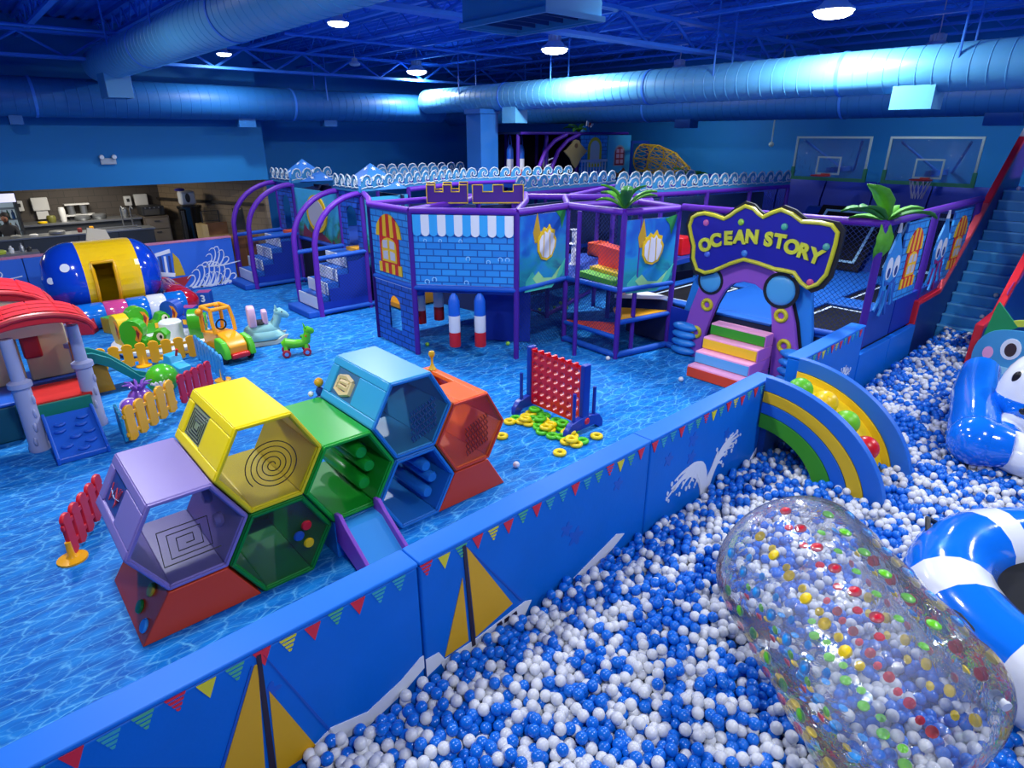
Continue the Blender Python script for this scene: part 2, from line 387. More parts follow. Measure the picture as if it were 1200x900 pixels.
ob('flange', b, M_duct, t)
ob('duct_neck', B().cyl((5.12, 5.5, 5.75), (5.12, 5.5, 6.34), .25, n=20), M_duct, t, smooth=True)
# ------------------------------------------------------------------ lamps
M_alu = mat('cast_aluminium', '#d4d8dc', .45, metal=.1)
M_lens = mat('lamp_lens_lit', '#ffffff', .3, emit='#eef5ff', es=14)
M_lensoff = mat('lamp_lens_dark', '#c9d2da', .3)
def make_lamp(x, y, z, on, label, pw=1.0, sc=1.0):
    t = T('high_bay_lamp', label, 'lamp', (x, y, z), group='high-bay lamps under the roof')
    ob('housing', B().lathe([(.001, .30), (.1, .30), (.12, .27), (.12, .16), (.17, .14), (.2, .1), (.3, .03), (.31, .0), (.29, -.0)], 24, (x, y, z)), M_alu, t, smooth=True)
    fb = B()
    for k in range(12):
        a = 2*PI*k/12; fb.obox((x+.125*math.cos(a), y+.125*math.sin(a), z+.22), (.05, .012, .12), a)
    ob('cooling_fin', fb, M_alu, t)
    ob('lens', B().lathe([(.29, 0), (.27, -.05), (.2, -.085), (.1, -.1), (.001, -.105)], 24, (x, y, z)), M_lens if on else M_lensoff, t, smooth=True)
    ob('cable', B().tube([(x, y, z+.3), (x+.03, y, z+.42), (x, y, z+.6), (x, y, 6.34)], .012, 6), M_alu, t)
    if on:
        ld = bpy.data.lights.new('lamp_light', 'AREA'); ld.shape = 'DISK'; ld.size = .5; ld.energy = LAMP_W; ld.color = (.93, .96, 1.0); ld.spread = PI
        lo = bpy.data.objects.new('lamp_light', ld); COL.objects.link(lo); lo.parent = t; lo.location = (0, 0, -.13); ld.energy = LAMP_W*pw; t.scale = (sc, sc, sc)
    else: t.scale = (sc, sc, sc)
for (x, y, on, lb) in ((11.15, 5.0, 1, 'lit high-bay lamp beside the long duct, nearest the basketball hoops'), (11.15, 11.15, 1, 'lit high-bay lamp beside the long duct next to the box diffuser'),
                       (11.7, 17.6, 1, 'lit high-bay lamp where the long duct meets the cross duct'), (5.85, 11.15, 1, 'lit high-bay lamp half hidden by the wide duct'),
                       (5.85, 17.0, 1, 'lit high-bay lamp in front of the kitchen soffit'), (16.0, 4.95, 1, 'high-bay lamp whose grey housing peeks over the long duct, toward the hoops'), (16.0, 11.15, 1, 'high-bay lamp almost hidden behind the long duct, above the wave boards'),
                       (9.3, 17.0, 0, 'small unlit lamp under the girder by the soffit')):
    make_lamp(x, y, 5.42 if x == 16 else 5.6, on, lb, {(16.0, 4.95): .17, (16.0, 11.15): .28, (11.15, 5.0): 1.4, (11.15, 11.15): 1.6, (5.85, 17.0): .45, (11.7, 17.6): .9, (5.85, 11.15): 1.2}.get((x, y), 1), {(5.85, 17.0): .55, (5.85, 11.15): .6, (9.3, 17.0): .5}.get((x, y), 1))
for (x, y) in ((5.85, 5.0), (.6, 5.0), (.6, 11.15), (.6, -1.1), (5.85, -1.1), (11.15, -1.1), (16.4, -1.1)):  # unseen lamps continuing the grid; the last is added to light the stairs
    make_lamp(x, y, 5.6, 1, 'lit high-bay lamp hanging unseen over the front of the hall', 1.2 if x > 16 else (1.25 if y > 10 else .76))
# ------------------------------------------------------------------ basketball end
M_glass = film_mat('clear_board', (.82, .9, .95), .6, .02)
M_frame = mat('pale_frame', '#9fb7b4', .4); M_gpad = mat('green_board_pad', '#1c7d52', .5); M_rim = mat('orange_rim', '#c8302a', .4)
def backboard(y0, y1, label, net=True):
    yc = (y0+y1)/2; z0, z1 = 2.72, 3.77; X = 17.3
    t = T('basketball_hoop', label, 'basketball hoop', (X, yc, 2.7))
    ob('pane', B().box(X-.006, X+.006, y0+.05, y1-.05, z0+.05, z1-.05), M_glass, t)
    fr = B(); w_ = .05
    fr.box(X-.02, X+.02, y0, y1, z1-w_, z1); fr.box(X-.02, X+.02, y0, y0+w_, z0+.28, z1-w_); fr.box(X-.02, X+.02, y1-w_, y1, z0+.28, z1-w_)
    ob('board_frame', fr, M_frame, t)
    gp = B().box(X-.035, X+.035, y0-.02, y1+.02, z0-.02, z0+.06); gp.box(X-.035, X+.035, y0-.02, y0+.06, z0+.06, z0+.3); gp.box(X-.035, X+.035, y1-.06, y1+.02, z0+.06, z0+.3)
    ob('edge_pad', gp, M_gpad, t)
    tq = B(); a, c, lo, hi = yc-.3, yc+.3, z0+.13, z0+.57
    for q in ((a, c, hi-.04, hi), (a, c, lo, lo+.04), (a, a+.04, lo+.04, hi-.04), (c-.04, c, lo+.04, hi-.04)): tq.box(X-.024, X-.008, *q)
    ob('target_square', tq, M_frame, t)
    ob('rim', B().tor((X-.38, yc, z0+.12), .225, .014, N=32, n=8).box(X-.17, X-.04, yc-.09, yc+.09, z0+.1, z0+.16), M_rim, t, smooth=True)
    nb = B()
    for k in range(12):
        th = 2*PI*k/12
        for s_ in (1, -1):
            p = []
            for i in range(5):
                rr = .22-.028*i; a = th+s_*i*.13; p.append((X-.38+rr*math.cos(a), yc+rr*math.sin(a), z0+.11-.1*i))
            nb.tube(p, .006, 4)
    if net: ob('net', nb, mat('net_cord', '#c7c2c6', .7), t)
    for s_ in (-1, 1):
        ob('brace', B().tube([(X+.02, yc+s_*.7, z1-.12), (XR, yc+s_*.15, 2.95)], .03, 8), M_steel, t)
    ob('support_arm', B().box(X+.02, XR, yc-.06, yc+.06, 2.9, 3.02), M_steel, t)
backboard(6.28, 8.15, 'clear basketball backboard with bare red rim, next to the wave fence', False)
backboard(3.98, 5.88, 'clear basketball backboard with a hanging white net, beside the blue stairs')
wp = T('wall_padding', 'row of dark blue safety pads along the basketball wall', 'wall pad', (18.3, 6, 0))
for k, y in enumerate(np.arange(1.2, 10.5, 1.3)):
    ob('pad', B().prism([(0, 0), (0, 2.62), (.08, 2.66), (.3, 2.15), (.3, 0)], (18.58, float(y), 0), (-1, 0, 0), Z3, Y3, 1.27), M_navy, wp, bevel=.02)
t = T('hanging_camera', 'white camera on a thin rod in front of the basketball wall', 'camera', (17.6, 9.0, 3.45)); ob('rod', B().cyl((17.6, 9.0, 3.6), (17.6, 9.0, 6.34), .02, n=8), M_frame, t); ob('camera_head', B().sph((17.6, 9.0, 3.56), .07, 12, 8), M_frame, t, smooth=True)
# ------------------------------------------------------------------ small wall fittings
t = T('emergency_light', 'small twin-head emergency light on the blue soffit', 'emergency light', (3.35, 19.5, 3.05))
b = B().box(3.2, 3.55, 19.43, 19.5, 3.1, 3.25); ob('case', b, mat('emerg_case', '#9aa7b4', .4), t, bevel=.01)
for s_ in (3.24, 3.52): ob('lamp_head', B().lathe([(.001, 19.36), (.05, 19.36), (.06, 19.42), (.02, 19.46)], 12, (s_, 0, 3.28), 'y'), mat('emerg_head', '#c9d3db', .3), t, smooth=True)
# ================================================================== padded pit wall
def wall_y(x): return 2.85+.02*x
PWZ = 1.2
FLAGC = {'r': mat('flag_red', '#d8283c', .5), 'y': mat('flag_yellow', '#d8cf2a', .5), 't': mat('flag_teal', '#3aa6b4', .5), 'g': mat('flag_green', '#4fae86', .5)}
M_sail = mat('sail_yellow', '#d9a514', .5); M_mast = mat('mast_dark', '#2a2030', .5); M_foam = mat('foam_white', '#dfe4ee', .5); M_ink = mat('faint_navy_print', '#0d52b6', .5)
def face_frame(p, q, out):
    d = Vector((q[0]-p[0], q[1]-p[1], 0)); d.normalize(); n = Vector((d.y, -d.x, 0))*out
    return Vector((p[0], p[1], 0)), d, n
def art(name, poly, fr, m, par, off=0.0, d=.006, mi=None):
    o, ex, n = fr
    return ob(name, B().prism(poly, o+n*off, ex, Z3, n, d), m, par)
def flag(kind, s, z, fr, par, w=.1, h=.112):
    o, ex, n = fr; c, st = kind[0], len(kind) > 1
    b = B()
    if not st: b.prism([(s-w/2, z), (s, z-h), (s+w/2, z)], o, ex, Z3, n, .006)
    else:
        for i in range(4):
            a0, a1 = i/4, i/4+.125
            b.prism([(s-w/2*(1-a0), z-h*a0), (s-w/2*(1-a1), z-h*a1), (s+w/2*(1-a1), z-h*a1), (s+w/2*(1-a0), z-h*a0)], o, ex, Z3, n, .006)
    return ob('flag', b, FLAGC[c], par)
pw = T('padded_wall', 'long blue padded wall with printed bunting between play area and ball pit', 'padded wall', (1.7, 3.0, 0))
SEQ = ['r', 't2', 'g2', 'r2', 'y', 'g2', 'r', 'y2', 'r', 'g2', 'r', 't2', 't2']
FRM = []
def pad_panel(x0, x1, yf, par, k0, flags=True):
    p, q = (x0, yf(x0)), (x1, yf(x1)); fr = face_frame(p, q, 1); o, ex, n = fr; L = (Vector(q)-Vector(p)).length
    body = ob('pad_panel', B().prism([(.006, 0), (L-.006, 0), (L-.006, PWZ-.035), (.006, PWZ-.035)], o, ex, Z3, -n, .2), M_pad, par, bevel=.02)
    ob('cap', B().prism([(.003, PWZ-.035), (L-.003, PWZ-.035), (L-.003, PWZ), (.003, PWZ)], o+n*.006, ex, Z3, -n, .212), M_cap, body, bevel=.012)
    if flags:
        s = .06; k = k0
        while s < L-.04:
            flag(SEQ[k % len(SEQ)], s, PWZ-.04-.008*math.sin(k*1.9), fr, body); s += .148; k += 1
    return body, fr
bodies = []
for k, (a, c) in enumerate(((-3.43, -.85), (-.85, 1.73), (1.73, 4.31), (4.31, 6.72))):
    bodies.append(pad_panel(a, c, wall_y, pw, k*7+2))
def onp(pts, i): return [(x-(-3.43, -.85, 1.73, 4.31)[i], z) for x, z in pts]
# sail boat prints
bd, fr = bodies[1]
art('sail', onp([(.635, 1.09), (.655, 1.09), (.56, .12), (.2, .12)], 1), fr, M_sail, bd)
art('sail', onp([(.685, .87), (.9, .22), (.64, .22)], 1), fr, M_sail, bd)
art('mast', onp([(.655, 1.15), (.68, 1.15), (.63, .1), (.59, .1)], 1), fr, M_mast, bd, d=.009)
art('rigging', onp([(.69, 1.13), (.697, 1.13), (1.02, .24), (1.0, .24)], 1), fr, M_ink, bd)
art('rigging', onp([(.62, 1.1), (.63, 1.1), (.2, .12), (.17, .12)], 1), fr, M_ink, bd)
art('foam_line', onp([(.85, .24), (1.0, .31), (1.26, .24), (1.53, .32), (1.69, .41), (1.72, .41), (1.72, .30), (1.53, .2), (1.26, .12), (1.0, .15), (.85, .1)], 1), fr, M_foam, bd)
bd, fr = bodies[2]
art('sail', onp([(2.13, 1.13), (2.57, .36), (2.19, .27)], 2), fr, M_sail, bd)
art('sail', onp([(2.085, .88), (2.12, .28), (1.9, .27)], 2), fr, M_sail, bd)
art('mast', onp([(2.095, 1.15), (2.12, 1.15), (2.185, .2), (2.15, .2)], 2), fr, M_mast, bd, d=.009)
art('rigging', onp([(2.125, 1.13), (2.135, 1.13), (2.68, .33), (2.66, .33)], 2), fr, M_ink, bd)
art('hull', onp([(1.86, .25), (2.19, .25), (2.71, .30), (2.78, .27), (2.68, .12), (1.9, .12)], 2), fr, M_foam, bd)
for sx in (2.4, 2.48, 2.56): art('hull_window', onp([(sx, .22), (sx+.06, .225), (sx+.05, .265), (sx, .26)], 2), fr, M_mast, bd, d=.009)
art('foam_line', onp([(1.735, .36), (1.85, .35), (1.9, .25), (1.735, .2)], 2), fr, M_foam, bd)
art('foam_line', onp([(3.3, .2), (3.62, .30), (3.88, .38), (4.0, .33), (3.82, .24), (3.55, .14), (3.3, .1)], 2), fr, M_foam, bd)
bd, fr = bodies[3]
def stroke(pts, w0, w1):   # tapered ribbon outline around a polyline
    L_, R_ = [], []; n = len(pts)
    for i, p in enumerate(pts):
        a, c = pts[max(0, i-1)], pts[min(n-1, i+1)]; d = Vector((c[0]-a[0], c[1]-a[1])); d.normalize(); w_ = (w0+(w1-w0)*i/(n-1))/2
        L_.append((p[0]-d.y*w_, p[1]+d.x*w_)); R_.append((p[0]+d.y*w_, p[1]-d.x*w_))
    return R_+L_[::-1]
def bez(p, q, r, n=9): return [((1-t)**2*p[0]+2*t*(1-t)*q[0]+t*t*r[0], (1-t)**2*p[1]+2*t*(1-t)*q[1]+t*t*r[1]) for t in np.linspace(0, 1, n)]
def splash(base, ctrl, tips, i, bd, fr, seed, w0=.09):
    rnd = random.Random(seed)
    for k, tp in enumerate(tips):
        c = (ctrl[0]+rnd.uniform(-.06, .06), ctrl[1]+rnd.uniform(-.08, .08)-.0)
        pts = bez(base, c, tp); po = stroke(pts, w0, .012)
        art('splash_print', onp(po, i) if i is not None else po, fr, M_foam, bd, .0005*k)
        for j in range(2):
            x, z = tp[0]+rnd.uniform(-.06, .06), tp[1]+rnd.uniform(-.07, .03); r_ = rnd.uniform(.008, .02)
            po = [(x+r_*math.cos(a), z+1.5*r_*math.sin(a)) for a in np.linspace(0, 2*PI, 8, endpoint=False)]
            art('splash_drop', onp(po, i) if i is not None else po, fr, M_foam, bd)
splash((5.4, .18), (5.3, .75), [(4.68, .42), (4.74, .5), (4.8, .46), (4.86, .54), (4.93, .44), (5.0, .52), (5.05, .4), (5.12, .46), (5.2, .36), (4.78, .58), (4.95, .62), (5.15, .58)], 3, bd, fr, 1, .13)
splash((5.42, .15), (5.55, .6), [(6.05, .66), (6.0, .72), (5.9, .74), (5.98, .6), (5.9, .56), (5.82, .5), (5.72, .42), (5.75, .68), (5.6, .62), (5.66, .52)], 3, bd, fr, 2, .12)
splash((6.4, .1), (6.5, .25), [(6.68, .38), (6.62, .33), (6.66, .27)], 3, bd, fr, 3, .07)
for i, (bd, fr) in enumerate(bodies[1:], 1):     # faint sea-creature prints on the vinyl
    rnd = random.Random(i)
    for k in range(4):
        cx, cz, r = rnd.uniform(.3, 2.2), rnd.uniform(.5, .95), rnd.uniform(.05, .09)
        art('faint_print', [(cx+r*(1+.35*math.cos(5*a))*math.cos(a), cz+r*(1+.35*math.cos(5*a))*math.sin(a)) for a in np.linspace(0, 2*PI, 30, endpoint=False)], fr, mat('faint_print', '#0e57c0', .45), bd, d=.003)
pw2 = T('padded_wall', 'short blue padded wall with bunting beside the purple arch', 'padded wall', (8.7, 3.1, 0))
bd, fr = pad_panel(7.55, 9.72, lambda x: 3.03+.03*(x-7.6), pw2, 0)
splash((1.6, .25), (1.6, .5), [(1.35, .5), (1.42, .6), (1.5, .66), (1.58, .68), (1.66, .7), (1.75, .64), (1.85, .56), (1.45, .45)], None, bd, fr, 8, .12)
lw = T('padded_wall', 'low plain blue pad wall under the dark fence panels', 'padded wall', (11, 3.15, 0))
for a, c in ((9.76, 11.0), (11.0, 12.2)): ob('pad_panel', B().box(a+.005, c-.005, 3.1, 3.2, 0, .72), M_pad, lw, bevel=.015)
# ================================================================== ball pit
pf = struct('floor_pit', B().box(-2.5, 13.9, -4.2, 2.8, 0, .085), mat('pit_base', '#12499e', .6), 'blue foam base of the ball pit')
BR = .0415
M_bb = mat('blue_ball', '#0f6cd4', .25, .5); M_wb = mat('white_ball', '#d6d8dc', .3, .5)
def proj(P_):
    d = P_-np.array([0, 0, 3.8]); fw, up, r = np.array(_fw), np.array(_up), np.array(_r); z = d@fw
    return 600+722*(d@r)/np.maximum(z, .01), 450-722*(d@up)/np.maximum(z, .01), z
rng = np.random.default_rng(5)
def lay(z, sp, jit, keep, zj, ph):
    xs = np.arange(-2.3, 14.3, sp*.866); out = []
    for i, x in enumerate(xs):
        ys = np.arange(-4.0+(i % 2)*sp/2+ph, 3.2, sp); out.append(np.stack([np.full(len(ys), x), ys], 1))
    q = np.concatenate(out); q = q+rng.uniform(-jit, jit, q.shape)
    q = q[rng.random(len(q)) < keep]
    lim = np.where(q[:, 0] < 6.75, 2.85+.02*q[:, 0], np.where(q[:, 0] < 7.55, 3.0, 3.03))-BR
    m = q[:, 1] < lim
    m &= ~((q[:, 0] > 13.8) & (q[:, 1] > 2.0)) & ~((q[:, 0] > 11.8) & (q[:, 1] < 2.25))
    q = q[m]
    bumpy = .018*np.sin(q[:, 0]*2.3+.7)*np.cos(q[:, 1]*1.9)+.10*np.clip((q[:, 0]-10.5)/3, 0, 1)+.018*np.sin(q[:, 0]*5.1)*np.sin(q[:, 1]*4.3)
    return np.concatenate([q, (z+bumpy+rng.uniform(-zj, zj, len(q)))[:, None]], 1)
L0 = lay(.13, .081, .013, 1, .006, .02); L1 = lay(.195, .080, .013, 1, .014, .0); L2 = lay(.255, .082, .016, .5, .016, .03)
allb = np.concatenate([L0, L1, L2]); lev = np.concatenate([np.zeros(len(L0)), np.ones(len(L1)), np.full(len(L2), 2)])
u_, v_, z_ = proj(allb)
keep = (z_ > .6) & (u_ > -260) & (u_ < 1480) & (v_ < 1180) & (v_ > 200)
allb, lev, u_, v_, z_ = allb[keep], lev[keep], u_[keep], v_[keep], z_[keep]
nz = np.sin(allb[:, 0]*7.1+1.3*np.sin(allb[:, 1]*5))+np.sin(allb[:, 1]*8.3+1.1*np.sin(allb[:, 0]*6.1))+.9*np.sin(allb[:, 0]*17+allb[:, 1]*13)
isw = (nz*.22+rng.normal(0, .55, len(allb))) > .05
inview = (u_ > 10) & (u_ < 1190) & (v_ < 893) & (lev > 0)
rol = np.hypot(allb[:, 0]-3.45, allb[:, 1]-.9) > 1.0
order = np.argsort(np.where(inview & rol, z_-(lev == 2)*.25, 99))
ind = order[:300]
def sphere_mesh(name, n, m, mt):
    b = B().sph((0, 0, 0), BR, n, m); me = bpy.data.meshes.new(name); me.from_pydata(b.v, [], b.f); me.materials.append(mt)
    me.polygons.foreach_set('use_smooth', [True]*len(b.f)); return me
meW, meB = sphere_mesh('ball_white', 20, 12, M_wb), sphere_mesh('ball_blue', 20, 12, M_bb)
for i in ind:
    o = bpy.data.objects.new('pit_ball', meW if isw[i] else meB); COL.objects.link(o); o.location = allb[i]
    o.rotation_euler = (rng.uniform(0, 3), rng.uniform(0, 3), 0)
    tag(o, 'white plastic pit ball lying in the ball pit' if isw[i] else 'blue plastic pit ball lying in the ball pit', 'ball', 'white balls of the ball pit' if isw[i] else 'blue balls of the ball pit')
rest = np.ones(len(allb), bool); rest[ind] = False
def stuff_mesh(sets):
    V, F, Mi, off = [], [], [], 0
    for pts, wh, n, m in sets:
        if len(pts) == 0: continue
        b = B().sph((0, 0, 0), BR, n, m); bv = np.array(b.v); bf = np.array(b.f)
        v = (pts[:, None, :]+bv[None]).reshape(-1, 3); f = (bf[None]+(np.arange(len(pts))*len(bv))[:, None, None]).reshape(-1, 4)+off
        V.append(v); F.append(f); Mi.append(np.repeat(wh.astype(np.int32), len(bf))); off += len(v)
    V, F, Mi = np.concatenate(V), np.concatenate(F), np.concatenate(Mi)
    me = bpy.data.meshes.new('pit_balls'); me.vertices.add(len(V)); me.vertices.foreach_set('co', V.astype(np.float32).ravel())
    me.loops.add(F.size); me.loops.foreach_set('vertex_index', F.astype(np.int32).ravel()); me.polygons.add(len(F))
    me.polygons.foreach_set('loop_start', np.arange(0, F.size, 4, dtype=np.int32)); me.polygons.foreach_set('material_index', Mi)
    me.polygons.foreach_set('use_smooth', np.ones(len(F), bool)); me.materials.append(M_bb); me.materials.append(M_wb); me.update(calc_edges=True); return me
near = z_ < 5.5
g = [(allb[s_], isw[s_], n, m) for s_, n, m in ((rest & near & (lev > 0), 14, 8), (rest & ~near & (lev > 0), 10, 6), (rest & (lev == 0), 8, 5))]
o = bpy.data.objects.new('pit_ball_filling', stuff_mesh(g)); COL.objects.link(o)
tag(o, 'mass of blue and white plastic balls filling the pit', 'balls', None, 'stuff')
# a few stray balls on floor and steps
for k, (x, y, z, wh) in enumerate(((4.45, 4.95, BR, 1), (8.41, 5.27, BR, 1), (8.3, 6.75, BR, 1), (7.35, 9.2, BR, 1))):
    o = bpy.data.objects.new('pit_ball', meW); COL.objects.link(o); o.location = (x, y, z)
    tag(o, ('stray white ball on the water print floor beside the orange hexagon', 'stray white ball on the floor in front of the foam steps', 'stray white ball against the blue floor tube of the climbing frame', 'stray white ball under the brick tower')[k], 'ball')
# ================================================================== rainbow slide
def ell(cy, rx, rz, f, z_lo=.0, n=26): return [(cy-rx*f*math.cos(a), rz*f*math.sin(a)) for a in np.linspace(math.asin(min(1, z_lo/(rz*f))), PI/2, n)]
rb = T('rainbow_slide', 'padded rainbow shaped slide with striped side panels in the ball pit', 'slide', (6.9, 2.3, .085))
M_rbb = mat('rainbow_blue', '#1566c8', .5); M_rby = mat('rainbow_yellow', '#e6bc14', .5); M_rbg = mat('rainbow_green', '#3c9a18', .5)
def band_poly(cy, f0, f1, zlo):
    a = ell(cy, 1.47, 1.26, f1, zlo); c = ell(cy, 1.47, 1.26, f0, zlo); return a+c[::-1]
for (X, cy, bands, th) in ((6.46, 2.96, ((.865, 1, M_rbb), (.755, .865, M_rby), (.645, .755, M_rbb), (.5, .645, M_rbg)), .09), (7.36, 3.0, ((.865, 1, M_rbb), (.74, .865, M_rby), (.5, .74, M_rby)), .09)):
    for j, (f0, f1, m) in enumerate(bands):
        ob('rainbow_band', B().prism(band_poly(cy, f0+.004, f1, .09), (X, 0, 0), Y3, Z3, X3, th+.006*(j % 2)), m, rb, bevel=.008)
chan = ell(2.98, 1.47, 1.26, .79, .09, 22); pb = B()
for i in range(len(chan)-1):
    (y0, z0), (y1, z1) = chan[i], chan[i+1]; pb.quad((6.55, y0, z0), (6.55, y1, z1), (7.37, y1, z1), (7.37, y0, z0)); pb.quad((6.55, y0+.02, z0-.04), (7.37, y0+.02, z0-.04), (7.37, y1+.02, z1-.04), (6.55, y1+.02, z1-.04))
ob('slide_channel', pb, mat('channel_yellow', '#f0cc1a', .45), rb, smooth=True)
for k, (ang, X, m, nm) in enumerate(((33, 6.95, M_red, 'red'), (50, 6.93, mat('lime_ball', '#6cc21a', .4), 'lime green'), (65, 6.95, M_yel, 'yellow'), (79, 6.92, mat('green_ball', '#58b81c', .4), 'green'))):
    a = math.radians(ang); rr = .79
    y, z = 2.98-1.47*rr*math.cos(a)-.07*math.cos(a), 1.26*rr*math.sin(a)+.07*math.sin(a)
    tag(ob('vinyl_ball', B().sph((X, y, z), .14, 24, 14), m, smooth=True), '%s vinyl ball lying in the rainbow slide channel' % nm, 'ball')
ob('entry_pad', B().box(6.56, 7.36, 2.9, 3.0, .085, .62), mat('entry_navy', '#0f3f8c', .5), rb)
# ================================================================== clear roller
rc, rh, RR, RLn = Vector((3.65, .915, .272)), -2.2227, .57, 1.65
M_film = film_mat('clear_pvc_film', (.975, .985, .995), .95, .06, .16, 1.36, 1.0); M_film2 = film_mat('clear_pvc_inner', (.985, .99, .995), .6, .045, .1, 1.15, .3)
ro = T('inflatable_roller', 'large clear inflatable roller with coloured studs on the ball pit', 'inflatable', tuple(rc), rh)
def roll_prof(R, L, rr, n=7):
    p = [(R-rr-.10, -L/2+.0)]
    p += [(R-rr+rr*math.sin(a), -L/2+rr-rr*math.cos(a)) for a in np.linspace(0, PI/2, n)]
    p += [(R+.012*math.sin(k*2.1), q) for k, q in enumerate(np.linspace(-L/2+rr+.08, L/2-rr-.08, 9))]
    p += [(R-rr+rr*math.cos(a), L/2-rr+rr*math.sin(a)) for a in np.linspace(0, PI/2, n)]
    p += [(R-rr-.10, L/2)]
    return p
ob('outer_film', B().lathe(roll_prof(RR, RLn, .2), 56, (0, 0, RR), 'x'), M_film, ro, smooth=True, local=True)
inn = B().lathe([(RR-.30, -RLn/2+.002), (RR-.26, -RLn/2+.12)]+[(RR-.2+.008*math.cos(k*PI), q) for k, q in enumerate(np.linspace(-RLn/2+.2, RLn/2-.2, 15))]+[(RR-.26, RLn/2-.12), (RR-.30, RLn/2-.002)], 48, (0, 0, RR), 'x')
ob('inner_film', inn, M_film2, ro, smooth=True, local=True)
STC = [mat('stud_red', '#d01830', .3), mat('stud_yellow', '#f2cf0a', .3), mat('stud_blue', '#1f9be8', .3), mat('stud_green', '#66c61a', .3)]
NR = 14
for r_ in range(NR):
    th = 2*PI*r_/NR+.1; m = STC[r_ % 4]
    for k in range(6):
        x = -RLn/2+.26+k*.205+(.1 if r_ % 2 else 0)
        if x > RLn/2-.2: continue
        n_ = Vector((0, math.cos(th), math.sin(th))); c = Vector((x, 0, RR))+n_*(RR-.02)
        b = B().lathe([(.001, .024), (.024, .02), (.038, .010), (.038, 0), (.02, -.012), (.001, -.014)], 10)
        b2 = B().lathe([(.001, -.13), (.024, -.135), (.03, -.145), (.001, -.16)], 8)
        M = Matrix.Translation(c) @ n_.to_track_quat('Z', 'Y').to_matrix().to_4x4()
        ob('stud', b.xf(M), m, ro, smooth=True, local=True); ob('inner_stud', b2.xf(M), m, ro, smooth=True, local=True)
v = B().lathe([(.001, 0), (.03, 0), (.03, .03), (.022, .03), (.022, .07), (.028, .07), (.028, .085), (.001, .085)], 14)
v.xf(Matrix.Translation((RLn/2-.06, .32, RR+.27)) @ Matrix.Rotation(PI/2, 4, 'Y'))
ob('air_valve', v, M_white, ro, smooth=True, local=True)
# ================================================================== inflatable trampoline
bt = T('inflatable_trampoline', 'blue and white inflatable ring trampoline with black bed', 'inflatable', (5.45, -.32, .24))
M_ibl = mat('glossy_blue_pvc', '#0f6fe0', .12, .6, coat=.6, bump=.12, bscale=9); M_iwh = mat('glossy_white_pvc', '#e6e9ee', .15, .6, coat=.5, bump=.08, bscale=9)
WS = [(-.12, .12), (.95, 1.16), (1.98, 2.28), (2.75, 3.0), (3.75, 4.0), (4.75, 5.0), (5.5, 5.7)]
NTR = 168
def is_white(i, j):
    a = 2*PI*i/NTR; ph = 2*PI*j/16; w_ = 0
    return int(any(s_+w_ < a < e+w_ for s_, e in WS))
b = B().tor((5.45, -.32, .24+.31), 1.02, .31, N=NTR, n=16, mf=is_white)
ob('ring_tube', b, [M_ibl, M_iwh], bt, smooth=True)
ob('trampoline_bed', B().lathe([(.001, .60), (.74, .60), (.76, .575), (.001, .575)], 48, (5.45, -.32, 0)), M_black, bt)
ob('bed_binding', B().tor((5.45, -.32, .6), .755, .025, N=48, n=8), M_ibl, bt, smooth=True)
for a in (.4, 1.5, 2.5, 3.5, 4.6, 5.6):
    cx, cy = 5.45+1.24*math.cos(a), -.32+1.24*math.sin(a)
    ob('handle', B().tube([(cx-.07*math.sin(a)*1.3, cy+.07*math.cos(a)*1.3, .74), (cx+.05*math.cos(a), cy+.05*math.sin(a), .80), (cx+.07*math.sin(a)*1.3, cy-.07*math.cos(a)*1.3, .74)], .022, 8), mat('handle_black', '#15161a', .5), bt, smooth=True)
# ================================================================== inflatable whale ride
wh = T('inflatable_whale', 'blue and white inflatable whale float with a long blue side tube', 'inflatable', (8.9, .8, .25))
ob('side_tube', B().tube([(10.25, 1.69, .72), (10.2, 1.68, .74), (9.5, 1.55, .63), (8.85, 1.37, .56), (8.45, 1.27, .53), (8.25, 1.2, .52), (8.2, 1.18, .52)], [.12, .23, .265, .275, .28, .25, .12], 24), M_ibl, wh, smooth=True)
ob('side_tube', B().sph((8.22, 1.2, .53), .295, 24, 14, sc=(1, 1, 1)).tube([(8.22, 1.2, .53), (8.24, 1.02, .53), (8.27, .9, .53), (8.28, .85, .53)], [.27, .26, .22, .1], 22), M_ibl, wh, smooth=True)
ob('seat_ring', B().tor((8.7, .66, .48), .42, .24, N=40, n=16, mf=lambda i, j: 1 if (i//4) % 3 == 0 else 0), [M_iwh, M_ibl], wh, smooth=True)
ob('body', B().sph((9.25, .9, .85), .5, 28, 16, sc=(.75, .85, 1.25)), M_iwh, wh, smooth=True)
ob('belly_band', B().lathe([(.395, -.1), (.418, -.09), (.43, 0), (.418, .09), (.395, .1)], 28, (9.25, .9, .78), sx=.92, sy=1.02), M_ibl, wh, smooth=True)
for yy in (1.12, .76):
    ob('eye', B().sph((8.955+.05*(yy > 1.0), yy, 1.12), .07, 14, 10, sc=(.5, .8, 1.3)), mat('eye_black', '#141418', .3), wh, smooth=True)
ob('mouth', B().sph((8.83, .95, .80), .045, 12, 8, sc=(.5, 1, .9)), MC['eye_black'], wh, smooth=True)
